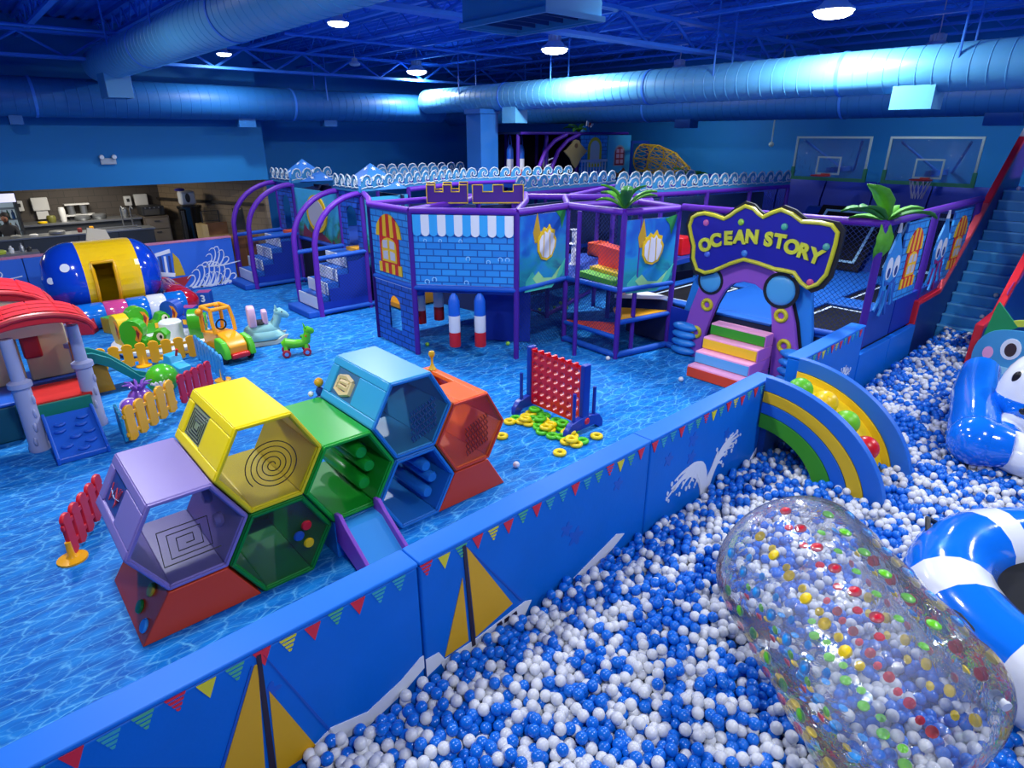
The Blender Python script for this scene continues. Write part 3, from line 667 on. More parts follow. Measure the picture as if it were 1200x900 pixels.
# ================================================================== blue stairs by the pit
st = T('pit_stairs', 'blue foam stairs with red edged side boards rising from the ball pit', 'stairs', (14.5, 2.7, .1))
M_tread = mat('stair_blue', '#3a9cdc', .45, noise=.06); M_redfoam = mat('red_foam_edge', '#d6202e', .45); M_pinkf = mat('pale_red_foam', '#e0525a', .5)
nst = 14
for k in range(nst):
    x0, z1 = 13.82+.177*k, .40+.182*(k+.0); ob('step', B().box(x0, x0+.177*(1 if k < nst-1 else 1), 2.19, 3.17, max(.09, z1-.5), z1), M_tread, st, bevel=.022)
for k in range(nst): ob('edge_highlight', B().box(13.812+.177*k, 13.842+.177*k, 2.19, 3.17, .37+.182*k, .404+.182*k), mat('highlight_pale', '#6cc0ee', .4), st)  # pale strips: light caught on the rounded step edges, put in as colour
ob('landing', B().box(13.82+.177*nst, 18.25, 2.19, 3.17, 2.6, .4+.182*(nst-1)), M_tread, st)
def board(y, pts, m): return ob('side_board', B().prism(pts, (0, y, 0), X3, Z3, Y3, .06), m, st, bevel=.008)
M_board = ocean_mat('side_board_print', [(.3, '#12307c'), (.55, '#1a4a9c'), (.8, '#27367f'), (1.0, '#4a2a8a')], 3)
bl = [(12.25, .09), (12.28, 1.08), (13.4, 1.12), (16.5, 3.68), (17.3, 4.25), (17.3, 2.4), (14.0, .09)]
board(3.17, bl, M_board)
br = [(11.95, .09), (11.98, .92), (12.9, .95), (16.3, 3.55), (17.3, 3.55), (17.3, .09)]
rbd = board(2.13, br, M_board)
def edge(y, path, mi): 
    return ob('board_edge', B().prism(path, (0, y-.03, 0), X3, Z3, Y3, .12), mi, st, bevel=.015)
edge(3.17, [(12.2, .09), (12.22, 1.12), (13.38, 1.17), (13.4, 1.08), (12.3, 1.04), (12.28, .09)], M_redfoam)
edge(3.17, [(13.38, 1.17), (15.1, 2.58), (15.15, 2.5), (13.4, 1.08)], M_pinkf)  # middle run of the board edge in a lighter red
edge(3.17, [(15.1, 2.58), (16.55, 3.78), (16.6, 3.7), (15.15, 2.5)], M_redfoam)
edge(3.17, [(16.55, 3.78), (16.9, 4.05), (16.95, 3.97), (16.6, 3.7)], M_white)
edge(2.13, [(11.9, .09), (11.93, .98), (12.9, 1.02), (12.92, .93), (12.0, .9), (11.98, .09)], M_redfoam)
edge(2.13, [(12.9, 1.02), (16.3, 3.62), (16.35, 3.54), (12.92, .93)], M_redfoam)
frb = (Vector((0, 2.13, 0)), X3, Vector((0, -1, 0)))
M_pk = mat('print_pink', '#d0488f', .5)
for (cx, cz, s_) in ((13.0, 1.0, .16), (13.35, 1.35, .18), (13.8, 1.5, .2), (14.4, 2.0, .22)):
    art('fish_print', [(cx+s_*1.2*math.cos(a)+s_*.2*math.cos(3*a), cz+s_*.55*math.sin(a)+s_*.25*math.cos(a)) for a in np.linspace(0, 2*PI, 24, endpoint=False)], frb, M_pk, rbd)
# cartoon fish cut-out standing at the end of the right board
cf = T('fish_cutout', 'blue cartoon fish board with round eyes and green fin by the stairs', 'cutout board', (11.8, 1.5, .09))
def yz2(poly, x, d, m, nm): return ob(nm, B().prism([(-y, z) for y, z in poly], (x, 0, 0), (0, -1, 0), Z3, (-1, 0, 0), d), m, cf)
yz2([(1.45+.68*math.cos(a), .55+.52*math.sin(a)+.05*math.sin(3*a)) for a in np.linspace(0, 2*PI, 40, endpoint=False)], 11.86, .06, mat('fish_blue', '#3f93c4', .5), 'fish_body')
yz2([(2.06, .8), (2.0, 1.34), (1.98, 1.4), (1.66, 1.06)], 11.88, .05, mat('fin_green', '#12854c', .5), 'fin')
yz2([(1.45+.72*math.cos(a), .6+.6*math.sin(a)) for a in np.linspace(.6, 2.0, 10)]+[(1.45+.62*math.cos(a), .6+.5*math.sin(a)) for a in np.linspace(2.0, .6, 10)], 11.885, .05, mat('crest_lime', '#b8c63a', .5), 'crest')
for yy in (1.66, 1.2):
    yz2([(yy+.13*math.cos(a), .72+.17*math.sin(a)) for a in np.linspace(0, 2*PI, 20, endpoint=False)], 11.80, .01, M_white, 'eye_white'); yz2([(yy+.075*math.cos(a), .71+.11*math.sin(a)) for a in np.linspace(0, 2*PI, 16, endpoint=False)], 11.79, .006, mat('pupil_brown', '#3a2a28', .4), 'eye_pupil')
yz2([(1.93+.07*math.cos(a), .6+.1*math.sin(a)) for a in np.linspace(0, 2*PI, 16, endpoint=False)], 11.80, .008, M_pink, 'cheek')
yz2([(1.62+.2*math.cos(a), .42+.12*math.sin(a)) for a in np.linspace(PI, 2*PI, 12)], 11.80, .008, mat('mouth_teal', '#8fc4d8', .5), 'mouth')
for k in range(4):
    x, y, z = ((14.09, 2.55, .62), (14.45, 2.5, .985), (14.06, 2.32, .62), (16.2, 2.95, 2.8))[k]
    z = .40+.182*math.floor((x-13.82)/.177)+BR
    o = bpy.data.objects.new('pit_ball', meW); COL.objects.link(o); o.location = (x, y, z)
    tag(o, ('white ball resting on the lowest visible blue stair, away from the side boards', 'white ball resting a few treads up the blue stairs', 'white ball on a low blue stair against the side board', 'white ball at the top of the blue stairs')[k], 'ball')
# ================================================================== trampoline court
tc = T('trampoline_court', 'raised trampoline court with black beds and blue pads behind purple arch', 'trampoline', (12.8, 4.9, 0))
M_cpad = mat('court_pad_blue', '#1a5fb8', .45, .4); M_line = mat('white_line', '#cfe2f0', .5)
deck = .82
DX0, DX1, DY0, DY1 = 9.9, 17.2, 3.3, 7.6
ob('deck_frame', B().box(DX0, DX1, DY0, DY1, .1, deck-.03), mat('court_dark', '#0a1a3c', .7), tc)
beds = []
for (a, c) in ((10.15, 12.1), (12.75, 14.6)):
    for (e, f) in ((3.5, 4.6), (6.3, 7.4)): beds.append((a, c, e, f))
for (a, c, e, f) in beds:
    ob('trampoline_bed', B().box(a, c, e, f, deck-.03, deck-.015), M_black, tc)
    ln = B(); q = .1; w_ = .045
    for r_ in ((a+q, c-q, e+q, e+q+w_), (a+q, c-q, f-q-w_, f-q), (a+q, a+q+w_, e+q+w_, f-q-w_), (c-q-w_, c-q, e+q+w_, f-q-w_)): ln.box(*r_, deck-.015, deck-.008)
    ob('bed_line', ln, M_line, tc)
px = [DX0, 10.15, 12.1, 12.75, 14.6, DX1]; py = [DY0, 3.5, 4.6, 6.3, 7.4, DY1]
for i in range(5):
    for j in range(5):
        if i in (1, 3) and j in (1, 3): continue
        ob('court_pad', B().box(px[i]+.004, px[i+1]-.004, py[j]+.004, py[j+1]-.004, deck-.03, deck+.03), M_cpad, tc, bevel=.02)
for (e, f) in ((3.6, 5.0), (5.3, 6.9)):
    bb = B().prism([(0, 0), (1.35, 1.25), (1.35, 1.30), (0, .05)], (15.3, e, deck+.05), X3, Z3, Y3, f-e); ob('wall_trampoline', bb, M_black, tc)
    n_ = Vector((-1.25, 0, 1.35)).normalized(); ax = Vector((1.35, 0, 1.25)).normalized(); o0 = Vector((15.3, e, deck+.10))+n_*.012
    Ln = 1.84; Wd = f-e; q = .15; w_ = .06; lb = B()
    for (s0, s1, t0, t1) in ((q, Ln-q, q, q+w_), (q, Ln-q, Wd-q-w_, Wd-q), (q, q+w_, q+w_, Wd-q-w_), (Ln-q-w_, Ln-q, q+w_, Wd-q-w_)):
        lb.prism([(s0, t0), (s1, t0), (s1, t1), (s0, t1)], o0, ax, Y3, n_, .01)
    ob('bed_line', lb, mat('pale_line', '#86b4d0', .5), tc)
ob('back_pad', B().prism([(0, 0), (1.35, 1.25), (1.6, 1.25), (1.6, 0)], (15.6, 3.4, deck), X3, Z3, Y3, 4.0), M_dkblue, tc)
tag(ob('basketball', B().sph((11.9, 3.48, deck+.15), .11, 20, 12), mat('ball_orange', '#b8421c', .6), smooth=True), 'orange basketball at the edge of the trampoline court', 'ball')
# fence on the pit side
fe = T('court_fence', 'purple railed fence with printed sea panels between court and ball pit', 'fence', (12.4, 3.25, 0))
for x in (10.05, 12.35, 14.9): ob('post', B().cyl((x, 3.25, 0), (x, 3.25, 2.62), .055, n=12), M_purpled, fe, smooth=True)
ob('top_rail', B().tube([(10.0, 3.25, 2.62), (12.3, 3.25, 2.64), (14.95, 3.25, 2.66)], .062, 12), M_purple, fe, smooth=True)
ob('top_rail', B().tube([(10.05, 3.25, 2.62), (9.85, 4.1, 2.62), (9.75, 6.45, 2.62)], .06, 12), M_purple, fe, smooth=True)
for (a, c, z0, z1, m) in ((10.1, 11.2, .72, 1.3, M_dkblue), (11.25, 12.3, .72, 1.3, M_navy), (12.4, 14.8, .72, 1.3, M_dkblue)):
    ob('lower_panel', B().box(a, c, 3.22, 3.27, z0, z1), m, fe)
def netpan(p, q, z0, z1, par, m=None):
    d = math.hypot(q[0]-p[0], q[1]-p[1])
    return ob('safety_net', B().quad((p[0], p[1], z0), (q[0], q[1], z0), (q[0], q[1], z1), (p[0], p[1], z1), 0, [(0, z0), (d, z0), (d, z1), (0, z1)]), m or M_net, par)
netpan((10.08, 3.27), (14.9, 3.27), 1.3, 2.6, fe, M_net)
netpan((9.98, 3.3), (9.85, 4.1), .95, 2.6, fe, M_net); ob('net_rail', B().tube([(9.98, 3.3, .9), (9.85, 4.1, .9)], .05, 10), M_bluef, fe, smooth=True)
ob('opening_shade', B().slab((9.98, 3.28), (9.86, 4.0), .03, .0, .55), M_black, fe)  # black sheet standing in for the dark opening under the court
M_brk = brick_mat('blue_brick_print', '#3098e0', '#2280d0', '#11529e', .26, .115, .012)
M_brkd = brick_mat('deep_blue_brick_print', '#1d5bc0', '#164aa6', '#08246a', .25, .125, .014)
def striped_window(par, fr, cx, z0, w_, h, off):
    o, ex, n = fr; M_st = mat('stripe_red', '#cf2316', .5); M_sy = mat('stripe_yellow', '#f0bf18', .5)
    awn = .36*h; zt = z0+h
    # awning: vertical stripes under an arched top
    k = 7
    for i in range(k):
        a, c = -w_/2+w_*i/k, -w_/2+w_*(i+1)/k
        f = lambda x: zt-awn*.55*(2*x/w_)**2
        art('awning_stripe', [(cx+a*1.12, zt-awn-.02), (cx+c*1.12, zt-awn-.02), (cx+c, f(c)), (cx+(a+c)/2, f((a+c)/2)), (cx+a, f(a))], fr, M_sy if i % 2 == 0 else M_st, par, off, .02)
        art('sill_stripe', [(cx+a, z0), (cx+c, z0), (cx+c, z0+.17*h), (cx+a, z0+.17*h)], fr, M_sy if i % 2 == 0 else M_st, par, off, .02)
    art('window_surround', [(cx-w_*.42, z0+.17*h), (cx+w_*.42, z0+.17*h)]+[(cx+w_*.42*math.cos(a), zt-awn-.02-.0+.0*a) for a in ()]+[(cx+w_*.42, zt-awn-.01), (cx-w_*.42, zt-awn-.01)], fr, M_st, par, off, .012)
    art('window_frame', [(cx-w_*.32, z0+.2*h), (cx+w_*.32, z0+.2*h)]+[(cx+w_*.32*math.cos(a), z0+.48*h+.13*h*math.sin(a)) for a in np.linspace(0, PI, 10)], fr, MC['stripe_yellow'], par, off+.01, .012)
    for sx in (-1, 1):
        for (a, c) in ((.24, .39), (.43, .57)):
            art('pane', [(cx+sx*w_*.05, z0+a*h), (cx+sx*w_*.26, z0+a*h), (cx+sx*w_*.26, z0+c*h-.02), (cx+sx*w_*.05, z0+c*h)], fr, mat('pane_grey', '#c4c4cc', .4), par, off+.02, .006)
for (a, c) in ((10.9, 11.85), (13.25, 14.3)):
    p = ob('print_panel', B().slab((a, 3.2), (c, 3.2), .03, 1.33, 2.56), M_brk, fe)
    striped_window(p, (Vector((a, 3.185, 0)), X3, Vector((0, -1, 0))), (c-a)/2, 1.5, .6, .95, 0)
M_sqb = mat('squid_blue', '#2a86d0', .5); M_sqp = mat('squid_magenta', '#8a1f78', .5)
def squid(cx, z0, z1, m2, par):
    h = z1-z0; fr = (Vector((cx, 3.18, 0)), X3, Vector((0, -1, 0)))
    half = [(0, z1), (.1, z1-.1*h), (.24, z1-.24*h), (.34, z1-.42*h), (.3, z1-.58*h), (.2, z1-.68*h)]
    t_ = ob('squid_cutout', B().prism([(-x, z) for x, z in half]+half[::-1][:-1], fr[0], X3, Z3, (0, -1, 0), .03), M_sqb, par)
    ob('squid_tip', B().prism([(-.05, z1-.02), (0, z1+.12), (.05, z1-.02)], fr[0], X3, Z3, (0, -1, 0), .03), M_white, t_)
    f2 = (fr[0]+Vector((0, -.03, 0)), X3, Vector((0, -1, 0)))
    for k in range(6):
        x0 = -.22+.088*k; x1 = x0*1.75+.05*math.sin(k*2.3); zz = z0+(.0 if k in (2, 3) else .1)*h
        art('tentacle', stroke(bez((x0, z1-.62*h), (x0*1.2+.08*(-1)**k, (z1-.62*h+zz)/2), (x1, zz)), .12, .05), fr, m2 if k % 2 else M_sqb, t_, .002*k, .026)
    for sx in (-.15, .14):
        art('squid_eye', [(sx+.12*math.cos(a), z1-.42*h+.17*math.sin(a)) for a in np.linspace(0, 2*PI, 16, endpoint=False)], f2, M_white, t_)
        art('squid_pupil', [(sx+.05*math.cos(a), z1-.47*h+.08*math.sin(a)) for a in np.linspace(0, 2*PI, 12, endpoint=False)], (f2[0]+Vector((0, -.006, 0)), X3, f2[2]), mat('squid_pupil', '#143a80', .5), t_)
    art('squid_mouth', [(-.2, z1-.62*h), (.2, z1-.62*h), (.24, z1-.55*h), (0, z1-.6*h), (-.24, z1-.55*h)], f2, m2, t_)
squid(10.48, 1.2, 2.48, mat('squid_deep', '#1c56b0', .5), fe); squid(12.75, 1.25, 2.5, M_sqp, fe)
# leafy plant decorations clipped on the rails
M_leaf = mat('leaf_bright', '#4f9c1c', .5, noise=.25, nscale=14); M_leaf2 = mat('leaf_deep', '#2f7a1e', .5, noise=.2, nscale=14)
def plant(label, loc, leaves):
    t = T('leaf_plant', label, 'artificial plant', loc, group='artificial leaf plants on the play frame')
    ob('stem', B().cyl((0, 0, -.06), (0, 0, .06), .025, n=8), M_leaf2, t, local=True)
    for k, (az, el, L, w_) in enumerate(leaves):
        b = B(); n = 7; vs = []
        for i in range(n+1):
            s_ = i/n; ww = w_*(math.sin(PI*min(1, s_*.93+.07))**.7)*(.55+.45*s_)*(1 if i % 2 else .88) + .006
            r_ = L*s_*math.cos(el-.5*s_*s_); z = L*s_*math.sin(el-.35*s_*s_)
            c = Vector((r_*math.cos(az), r_*math.sin(az), z)); sd = Vector((-math.sin(az), math.cos(az), 0))
            vs += [c-sd*ww+Vector((0, 0, .25*ww)), c+Vector((0, 0, -.02)), c+sd*ww+Vector((0, 0, .25*ww))]
        b.add(vs, [(3*i+j, 3*i+3+j, 3*i+4+j, 3*i+1+j) for i in range(n) for j in (0, 1)])
        o = ob('leaf', b, M_leaf if k % 3 else M_leaf2, t, smooth=True, local=True)
        md = o.modifiers.new('t', 'SOLIDIFY'); md.thickness = .006
plant('green leaf plant with one leaf drooping over the fence rail', (10.05, 3.25, 2.66),
      [(2.2, .55, .62, .2), (1.7, .2, .6, .18), (2.75, 1.25, .66, .24), (-.7, .4, .75, .16), (.3, .65, .5, .18), (-2.2, -1.2, .62, .17), (2.6, .75, .5, .2), (-1.2, .8, .45, .16)])
# ================================================================== main soft-play climbing frame
pl = T('climbing_frame', 'large ocean themed soft play climbing frame with purple rails and brick prints', 'climbing frame', (9, 11, 0))
ZT = 2.6; ZD = 1.27
M_oc1 = ocean_mat('ocean_print', [(.1, '#1a2f78'), (.3, '#1f8f9c'), (.5, '#1d7fc0'), (.75, '#1450b0')], 2.2)
M_oc2 = ocean_mat('reef_print', [(.12, '#7a1f4a'), (.28, '#1f6f40'), (.42, '#2f9ab0'), (.7, '#3aa4d0')], 2.4)
pA, pB, pC, pD, pE, pF = (5.93, 10.75), (5.91, 9.33), (7.12, 7.93), (8.52, 8.08), (8.47, 6.72), (9.72, 6.5)
def post(p, z0=0, z1=ZT, r=.05, m=M_purpled): return ob('post', B().cyl((p[0], p[1], z0), (p[0], p[1], z1), r, n=12), m, pl, smooth=True)
def rail(pts, r=.06, m=M_purple, nm='top_rail'): return ob(nm, B().tube(pts, r, 10), m, pl, smooth=True)
def at3(p, z): return (p[0], p[1], z)
for p in (pA, pB, pC, pD, pE, pF): post(p)
post((5.93, 10.75)); 
for p in ((8.05, 7.35), (8.85, 6.68)): post(p, .0, ZT, .04)
for a, c in ((pA, pB), (pB, pC), (pC, pD), (pD, pE), (pE, pF)):
    rail([at3(a, ZT), at3(c, ZT)]); rail([at3(a, ZD), at3(c, ZD)], .05, M_bluef, 'deck_tube')
for a, c in ((pD, pE), (pE, pF)): rail([at3(a, .07), at3(c, .07)], .06, M_bluef, 'floor_tube')
rail([at3(pF, .07), (9.68, 6.2, .07)], .06, M_bluef, 'floor_tube')
for pts in ([at3(pA, ZT), (8.5, 10.7, ZT), (10.4, 8.62, ZT)], [at3(pB, ZT), (7.5, 9.9, ZT), (8.5, 10.7, ZT)], [at3(pC, ZT), (8.6, 9.3, ZT), (9.6, 10.4, ZT)], [at3(pD, ZT), (9.6, 9.2, ZT), (12.8, 10.5, ZT)],
            [at3(pD, ZT), (10.4, 7.6, ZT)], [at3(pA, ZT), (6.4, 11.6, ZT), (7.0, 12.9, ZT)], [at3(pF, ZT), (10.4, 8.6, ZT)], [(9.3, 10.45, ZT), (12.8, 10.55, ZT)], [(10.45, 8.6, ZT), (13.2, 8.15, ZT), (16.1, 7.62, ZT)],
            [(8.3, 13.1, ZT), (10.7, 14.0, ZT), (13.9, 13.05, ZT)]): rail(pts)
for p in ((8.5, 10.7), (10.45, 8.6), (12.8, 10.55), (9.3, 10.45), (13.2, 8.12), (16.1, 7.62), (14.7, 7.88), (11.8, 8.37), (8.3, 13.1), (10.7, 14.0), (13.9, 13.05), (10.0, 17.5), (13.1, 17.2), (11.0, 9.5)): post(p)
# decks
def deck(poly, z, th=.1, m=M_dkblue): return ob('deck', B().prism(poly, (0, 0, z-th), X3, Y3, Z3, th), m, pl)
deck([(5.98, 10.7), (5.97, 9.36), (7.14, 7.98), (8.5, 8.12), (8.5, 10.7)], ZD)
deck([(8.52, 8.1), (9.8, 7.6), (10.4, 8.6), (11.0, 9.5), (9.3, 10.4), (8.52, 10.7)], ZD)
deck([(8.3, 13.1), (8.55, 10.8), (9.3, 10.5), (12.8, 10.6), (13.9, 13.0), (10.7, 13.95)], ZD)
deck([(7.0, 12.92), (8.3, 13.1), (10.7, 14.0), (13.0, 17.1), (8.4, 17.5), (7.0, 17.55)], ZD)
# added dark sheets standing in for the shaded interior of the frame
M_in = mat('interior_dark_navy', '#0b1c4c', .7)
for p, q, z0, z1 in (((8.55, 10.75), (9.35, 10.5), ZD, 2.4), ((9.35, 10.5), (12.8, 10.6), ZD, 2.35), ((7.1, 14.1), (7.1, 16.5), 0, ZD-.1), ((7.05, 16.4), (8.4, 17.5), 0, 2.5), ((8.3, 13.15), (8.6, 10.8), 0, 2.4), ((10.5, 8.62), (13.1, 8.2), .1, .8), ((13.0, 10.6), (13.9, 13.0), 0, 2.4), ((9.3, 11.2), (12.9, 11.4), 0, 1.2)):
    ob('dark_backdrop', B().slab(p, q, .03, z0, z1), M_in, pl)
# ---- castle tower front: A-B
def fpanel(p, q, z0, z1, m, name='print_panel', th=.03): 
    o = ob(name, B().slab(p, q, th, z0, z1), m, pl); fr = face_frame(p, q, 1); return o, (fr[0]+fr[2]*th/2, fr[1], fr[2])
def arch_panel(p, q, z0, z1, m, w_, za, zb, name='arch_panel'):
    fr = face_frame(p, q, 1); L = math.hypot(q[0]-p[0], q[1]-p[1]); c = L/2; zr = zb-w_/2
    hl = [(c, z1), (0, z1), (0, z0), (c, z0), (c, za), (c-w_/2, za)]+[(c-w_/2*math.cos(a), zr+w_/2*math.sin(a)) for a in np.linspace(0, PI/2, 7)]
    if za <= z0+.01: hl = [(c, z1), (0, z1), (0, z0), (c-w_/2, z0)]+[(c-w_/2*math.cos(a), zr+w_/2*math.sin(a)) for a in np.linspace(0, PI/2, 7)]
    b = B(); b.prism(hl, fr[0]-fr[2]*.015, fr[1], Z3, fr[2], .03); b.prism([(2*c-x, z) for x, z in hl][::-1], fr[0]-fr[2]*.015, fr[1], Z3, fr[2], .03)
    return ob(name, b, m, pl), fr
pan, fr = fpanel(pA, pB, ZD+.06, 2.54, M_brk); striped_window(pan, fr, .68, 1.4, .8, 1.08, 0)
arch_panel(pA, pB, .02, ZD-.05, M_brkd, .42, .32, .98)
ob('panel_edging', B().slab(pA, pB, .05, ZD-.05, ZD-.02), mat('pale_edging', '#b9c4dc', .5), pl)
# ---- brick front B-C with scalloped awning
pan, fr = fpanel(pB, pC, ZD+.06, 2.54, M_brk)
L = math.hypot(pC[0]-pB[0], pC[1]-pB[1]); n = 12; sw = (L-.1)/n
for i in range(n):
    a = .05+sw*i
    art('awning_scallop', [(a, 2.54), (a, 2.25)]+[(a+sw/2-sw/2*math.cos(t_), 2.25-.07*math.sin(t_)) for t_ in np.linspace(0, PI, 8)]+[(a+sw, 2.54)], fr, mat('scallop_blue', '#35a8e8', .5) if i % 2 == 0 else mat('scallop_white', '#e4e6ea', .5), pan, .0, .03)
rnd = random.Random(3)
for i in range(10):
    s_, z = rnd.uniform(.15, L-.15), rnd.choice([1.38, 1.42, 1.75, 1.8, 2.1]); r_ = rnd.uniform(.03, .05)
    art('bubble_print', [(s_+r_*math.cos(a), z+r_*math.sin(a)) for a in np.linspace(-.8, PI+.8, 10)]+[(s_+r_*.7*math.cos(a), z+r_*.7*math.sin(a)) for a in np.linspace(PI+.8, -.8, 10)], fr, mat('bubble_print', '#9fd4f4', .5), pan, 0, .004)
ob('under_panel', B().slab((7.35, 9.15), (7.95, 8.45), .04, .02, ZD-.1), M_navy, pl)
# ---- ocean prints C-D and E-F with shell windows
M_shw = mat('shell_white', '#cfcfda', .5)
def shell_print(pan, fr, cx, cz, s_):
    pts = [(-.42, .2), (-.3, .38), (-.2, .42), (-.12, .52), (0, .44), (.12, .58), (.2, .44), (.36, .4), (.34, .26), (.44, .12), (.4, -.1), (.25, -.36), (0, -.45), (-.25, -.38), (-.4, -.15)]
    art('shell_rim', [(cx+x*s_, cz+z*s_) for x, z in pts], fr, M_gold, pan, 0, .02)
    art('shell_window', [(cx+x*s_*.82, cz+z*s_*.8-.01) for x, z in pts], fr, M_shw, pan, .02, .006)
    for x in (-.14, .1): art('shell_rib', [(cx+(x*1.3-.012)*s_, cz-.34*s_), (cx+(x*1.3+.012)*s_, cz-.34*s_), (cx+(x+.012)*s_, cz+.36*s_), (cx+(x-.012)*s_, cz+.36*s_)], fr, M_gold, pan, .026, .006)
    art('fan_coral_print', [(cx-.52*s_, cz+.1*s_), (cx-.4*s_, cz+.1*s_), (cx-.28*s_, cz+.4*s_), (cx-.42*s_, cz+.95*s_), (cx-.6*s_, cz+.4*s_)], fr, mat('coral_gold', '#b08a20', .5), pan, 0, .006)
    art('kelp_print', [(cx+.42*s_, cz+.9*s_), (cx+.9*s_, cz+1.0*s_), (cx+.85*s_, cz+.75*s_), (cx+.72*s_, cz+.4*s_), (cx+.62*s_, cz+.72*s_)], fr, mat('kelp_green', '#1f7c3c', .5), pan, 0, .006)
    art('surf_print', [(cx-.95*s_, cz-1.25*s_), (cx-.9*s_, cz-.95*s_), (cx-.6*s_, cz-.7*s_), (cx-.4*s_, cz-.95*s_), (cx, cz-1.1*s_), (cx+.45*s_, cz-.95*s_), (cx+.95*s_, cz-.5*s_), (cx+.8*s_, cz-.95*s_), (cx+.3*s_, cz-1.3*s_)], fr, mat('surf_teal', '#3fae9c', .5), pan, 0, .006)
    art('surf_print', [(cx-.6*s_, cz-.9*s_), (cx-.35*s_, cz-.72*s_), (cx-.1*s_, cz-.95*s_), (cx+.3*s_, cz-1.0*s_), (cx+.7*s_, cz-.7*s_), (cx+.45*s_, cz-1.12*s_), (cx, cz-1.22*s_), (cx-.4*s_, cz-1.1*s_)], fr, mat('surf_pale', '#8fc88a', .5), pan, .006, .004)
pan, fr = fpanel((pC[0]+.06, pC[1]), (pD[0]-.05, pD[1]), ZD+.05, 2.52, M_oc1); shell_print(pan, fr, .72, 1.97, .62)
pan, fr = fpanel((pE[0]+.06, pE[1]), (pF[0]-.05, pF[1]), ZD+.02, 2.46, M_oc1); shell_print(pan, fr, .62, 1.92, .58)
netpan(pC, pD, .1, ZD, pl); netpan(pD, pE, ZD, 2.55, pl); netpan(pD, pE, .1, ZD-.05, pl, net_mat('fine_navy_net', '#173680', .05, .12)); netpan((9.45, 9.5), (9.5, 10.45), .1, ZD, pl); netpan((9.45, 9.5), (11.8, 10.3), .1, ZD, pl)
rail([(9.5, 10.45, .07), (9.45, 9.5, .07), (11.8, 10.35, .07)], .05, M_purpled, 'floor_tube'); post((9.45, 9.5), 0, ZD)
# ---- corner climb: small triangular steps D-E-F
def wedge(poly, z, m): ob('corner_step', B().prism(poly, (0, 0, z-.07), X3, Y3, Z3, .07), m, pl, bevel=.01)
wedge([(8.5, 8.0), (8.5, 6.8), (9.1, 7.2)], .46, M_orange); wedge([(8.55, 6.72), (9.68, 6.52), (9.1, 7.35)], .74, mat('step_yellow', '#e0a012', .45)); wedge([(9.05, 7.3), (9.7, 6.55), (9.75, 7.5)], 1.0, M_white)
rail([at3(pD, .4), at3(pE, .4)], .045, M_bluef, 'step_tube'); rail([at3(pE, .68), at3(pF, .68)], .045, M_bluef, 'step_tube')
ob('dark_side_panel', B().slab((9.72, 6.5), (9.66, 5.95), .03, .1, .82), M_navy, pl)
ob('step_backing', B().slab((9.75, 7.5), (9.72, 6.55), .03, .1, .9), M_in, pl)
# foam ramp seen through the net
b = B(); b.prism([(0, 0), (1.0, 0), (1.0, .1), (0, .1)], (8.6, 7.0, ZD), (.2, 1, 0), Z3, X3, .3, 0); b.prism([(0, 0), (1.0, 0), (1.0, .16), (0, .16)], (8.9, 7.0, ZD), (.2, 1, 0), Z3, X3, .25, 1); b.prism([(0, 0), (1.0, 0), (1.0, .55), (0, .5)], (9.15, 7.0, ZD), (.2, 1, 0), Z3, X3, .3, 2)
ob('foam_ramp', b, [mat('ramp_green', '#5ab01c', .5), mat('ramp_yellow', '#f0c410', .5), mat('ramp_red', '#e2401a', .5)], pl)
b = B().lathe([(.001, ZD), (.1, ZD), (.05, ZD+.06), (.05, ZD+.4), (.13, ZD+.43), (.05, ZD+.46), (.05, ZD+.7), (.12, ZD+.72), (.001, ZD+.74)], 14, (9.6, 8.9, 0)); ob('white_pillar', b, M_white, pl, smooth=True)
for k, (x, y, m) in enumerate(((10.4, 7.6, M_red), (11.0, 8.0, M_yel), (11.6, 8.1, M_green), (12.3, 8.1, M_red), (10.8, 9.2, M_orange))): ob('foam_block', B().box(x-.22, x+.22, y-.2, y+.2, ZD, ZD+.3+.1*(k % 2)), m, pl, bevel=.03)
deck([(9.8, 7.55), (12.9, 7.75), (13.1, 8.15), (10.45, 8.6)], ZD)
# ---- wave boards on the top rails
def crest(s0, w_, h): return [(s0+x*w_/.3, z*h/.3) for x, z in ((0, 0), (0, .1), (.02, .19), (.07, .27), (.145, .3), (.225, .28), (.27, .21), (.265, .15), (.22, .12), (.18, .14), (.2, .19), (.17, .215), (.135, .19), (.125, .13), (.16, .08), (.24, .07), (.3, .1), (.3, 0))]
M_wavb = mat('wave_blue', '#1f6fb8', .5); M_wavw = mat('wave_white', '#a9b4bc', .5); M_wavt = mat('wave_teal', '#2a78a8', .5)
def waves(p, q, z=ZT+.02, w_=.34, h=.34):
    fr = face_frame(p, q, 1); o, ex, n = fr; L = math.hypot(q[0]-p[0], q[1]-p[1]); k = max(1, round(L/w_)); w_ = L/k
    bd = ob('wave_board', B().prism([(0, 0), (L, 0), (L, .14)]+[(L*i/(2*k), .16 if i % 2 else .1) for i in range(2*k-1, 0, -1)]+[(0, .14)], o+Z3*z, ex, Z3, n, .02), M_wavb, pl)
    for i in range(k):
        c0 = i*w_
        b = B().prism([(x, y+.02) for x, y in crest(c0, w_, h)], o+Z3*z+n*.02, ex, Z3, n, .02, 0)
        b.tube([o+Z3*(z+y+.02)+ex*x+n*.045 for x, y in crest(c0, w_, h)[2:-2]], .017, 5, 1)
        b.tube([o+Z3*(z+.08+.03*math.sin(q*2))+ex*(c0+w_*q)+n*.045 for q in (0, .25, .5, .75, 1)], .012, 5, 1)
        ob('wave_crest', b, [M_wavt, M_wavw], bd)
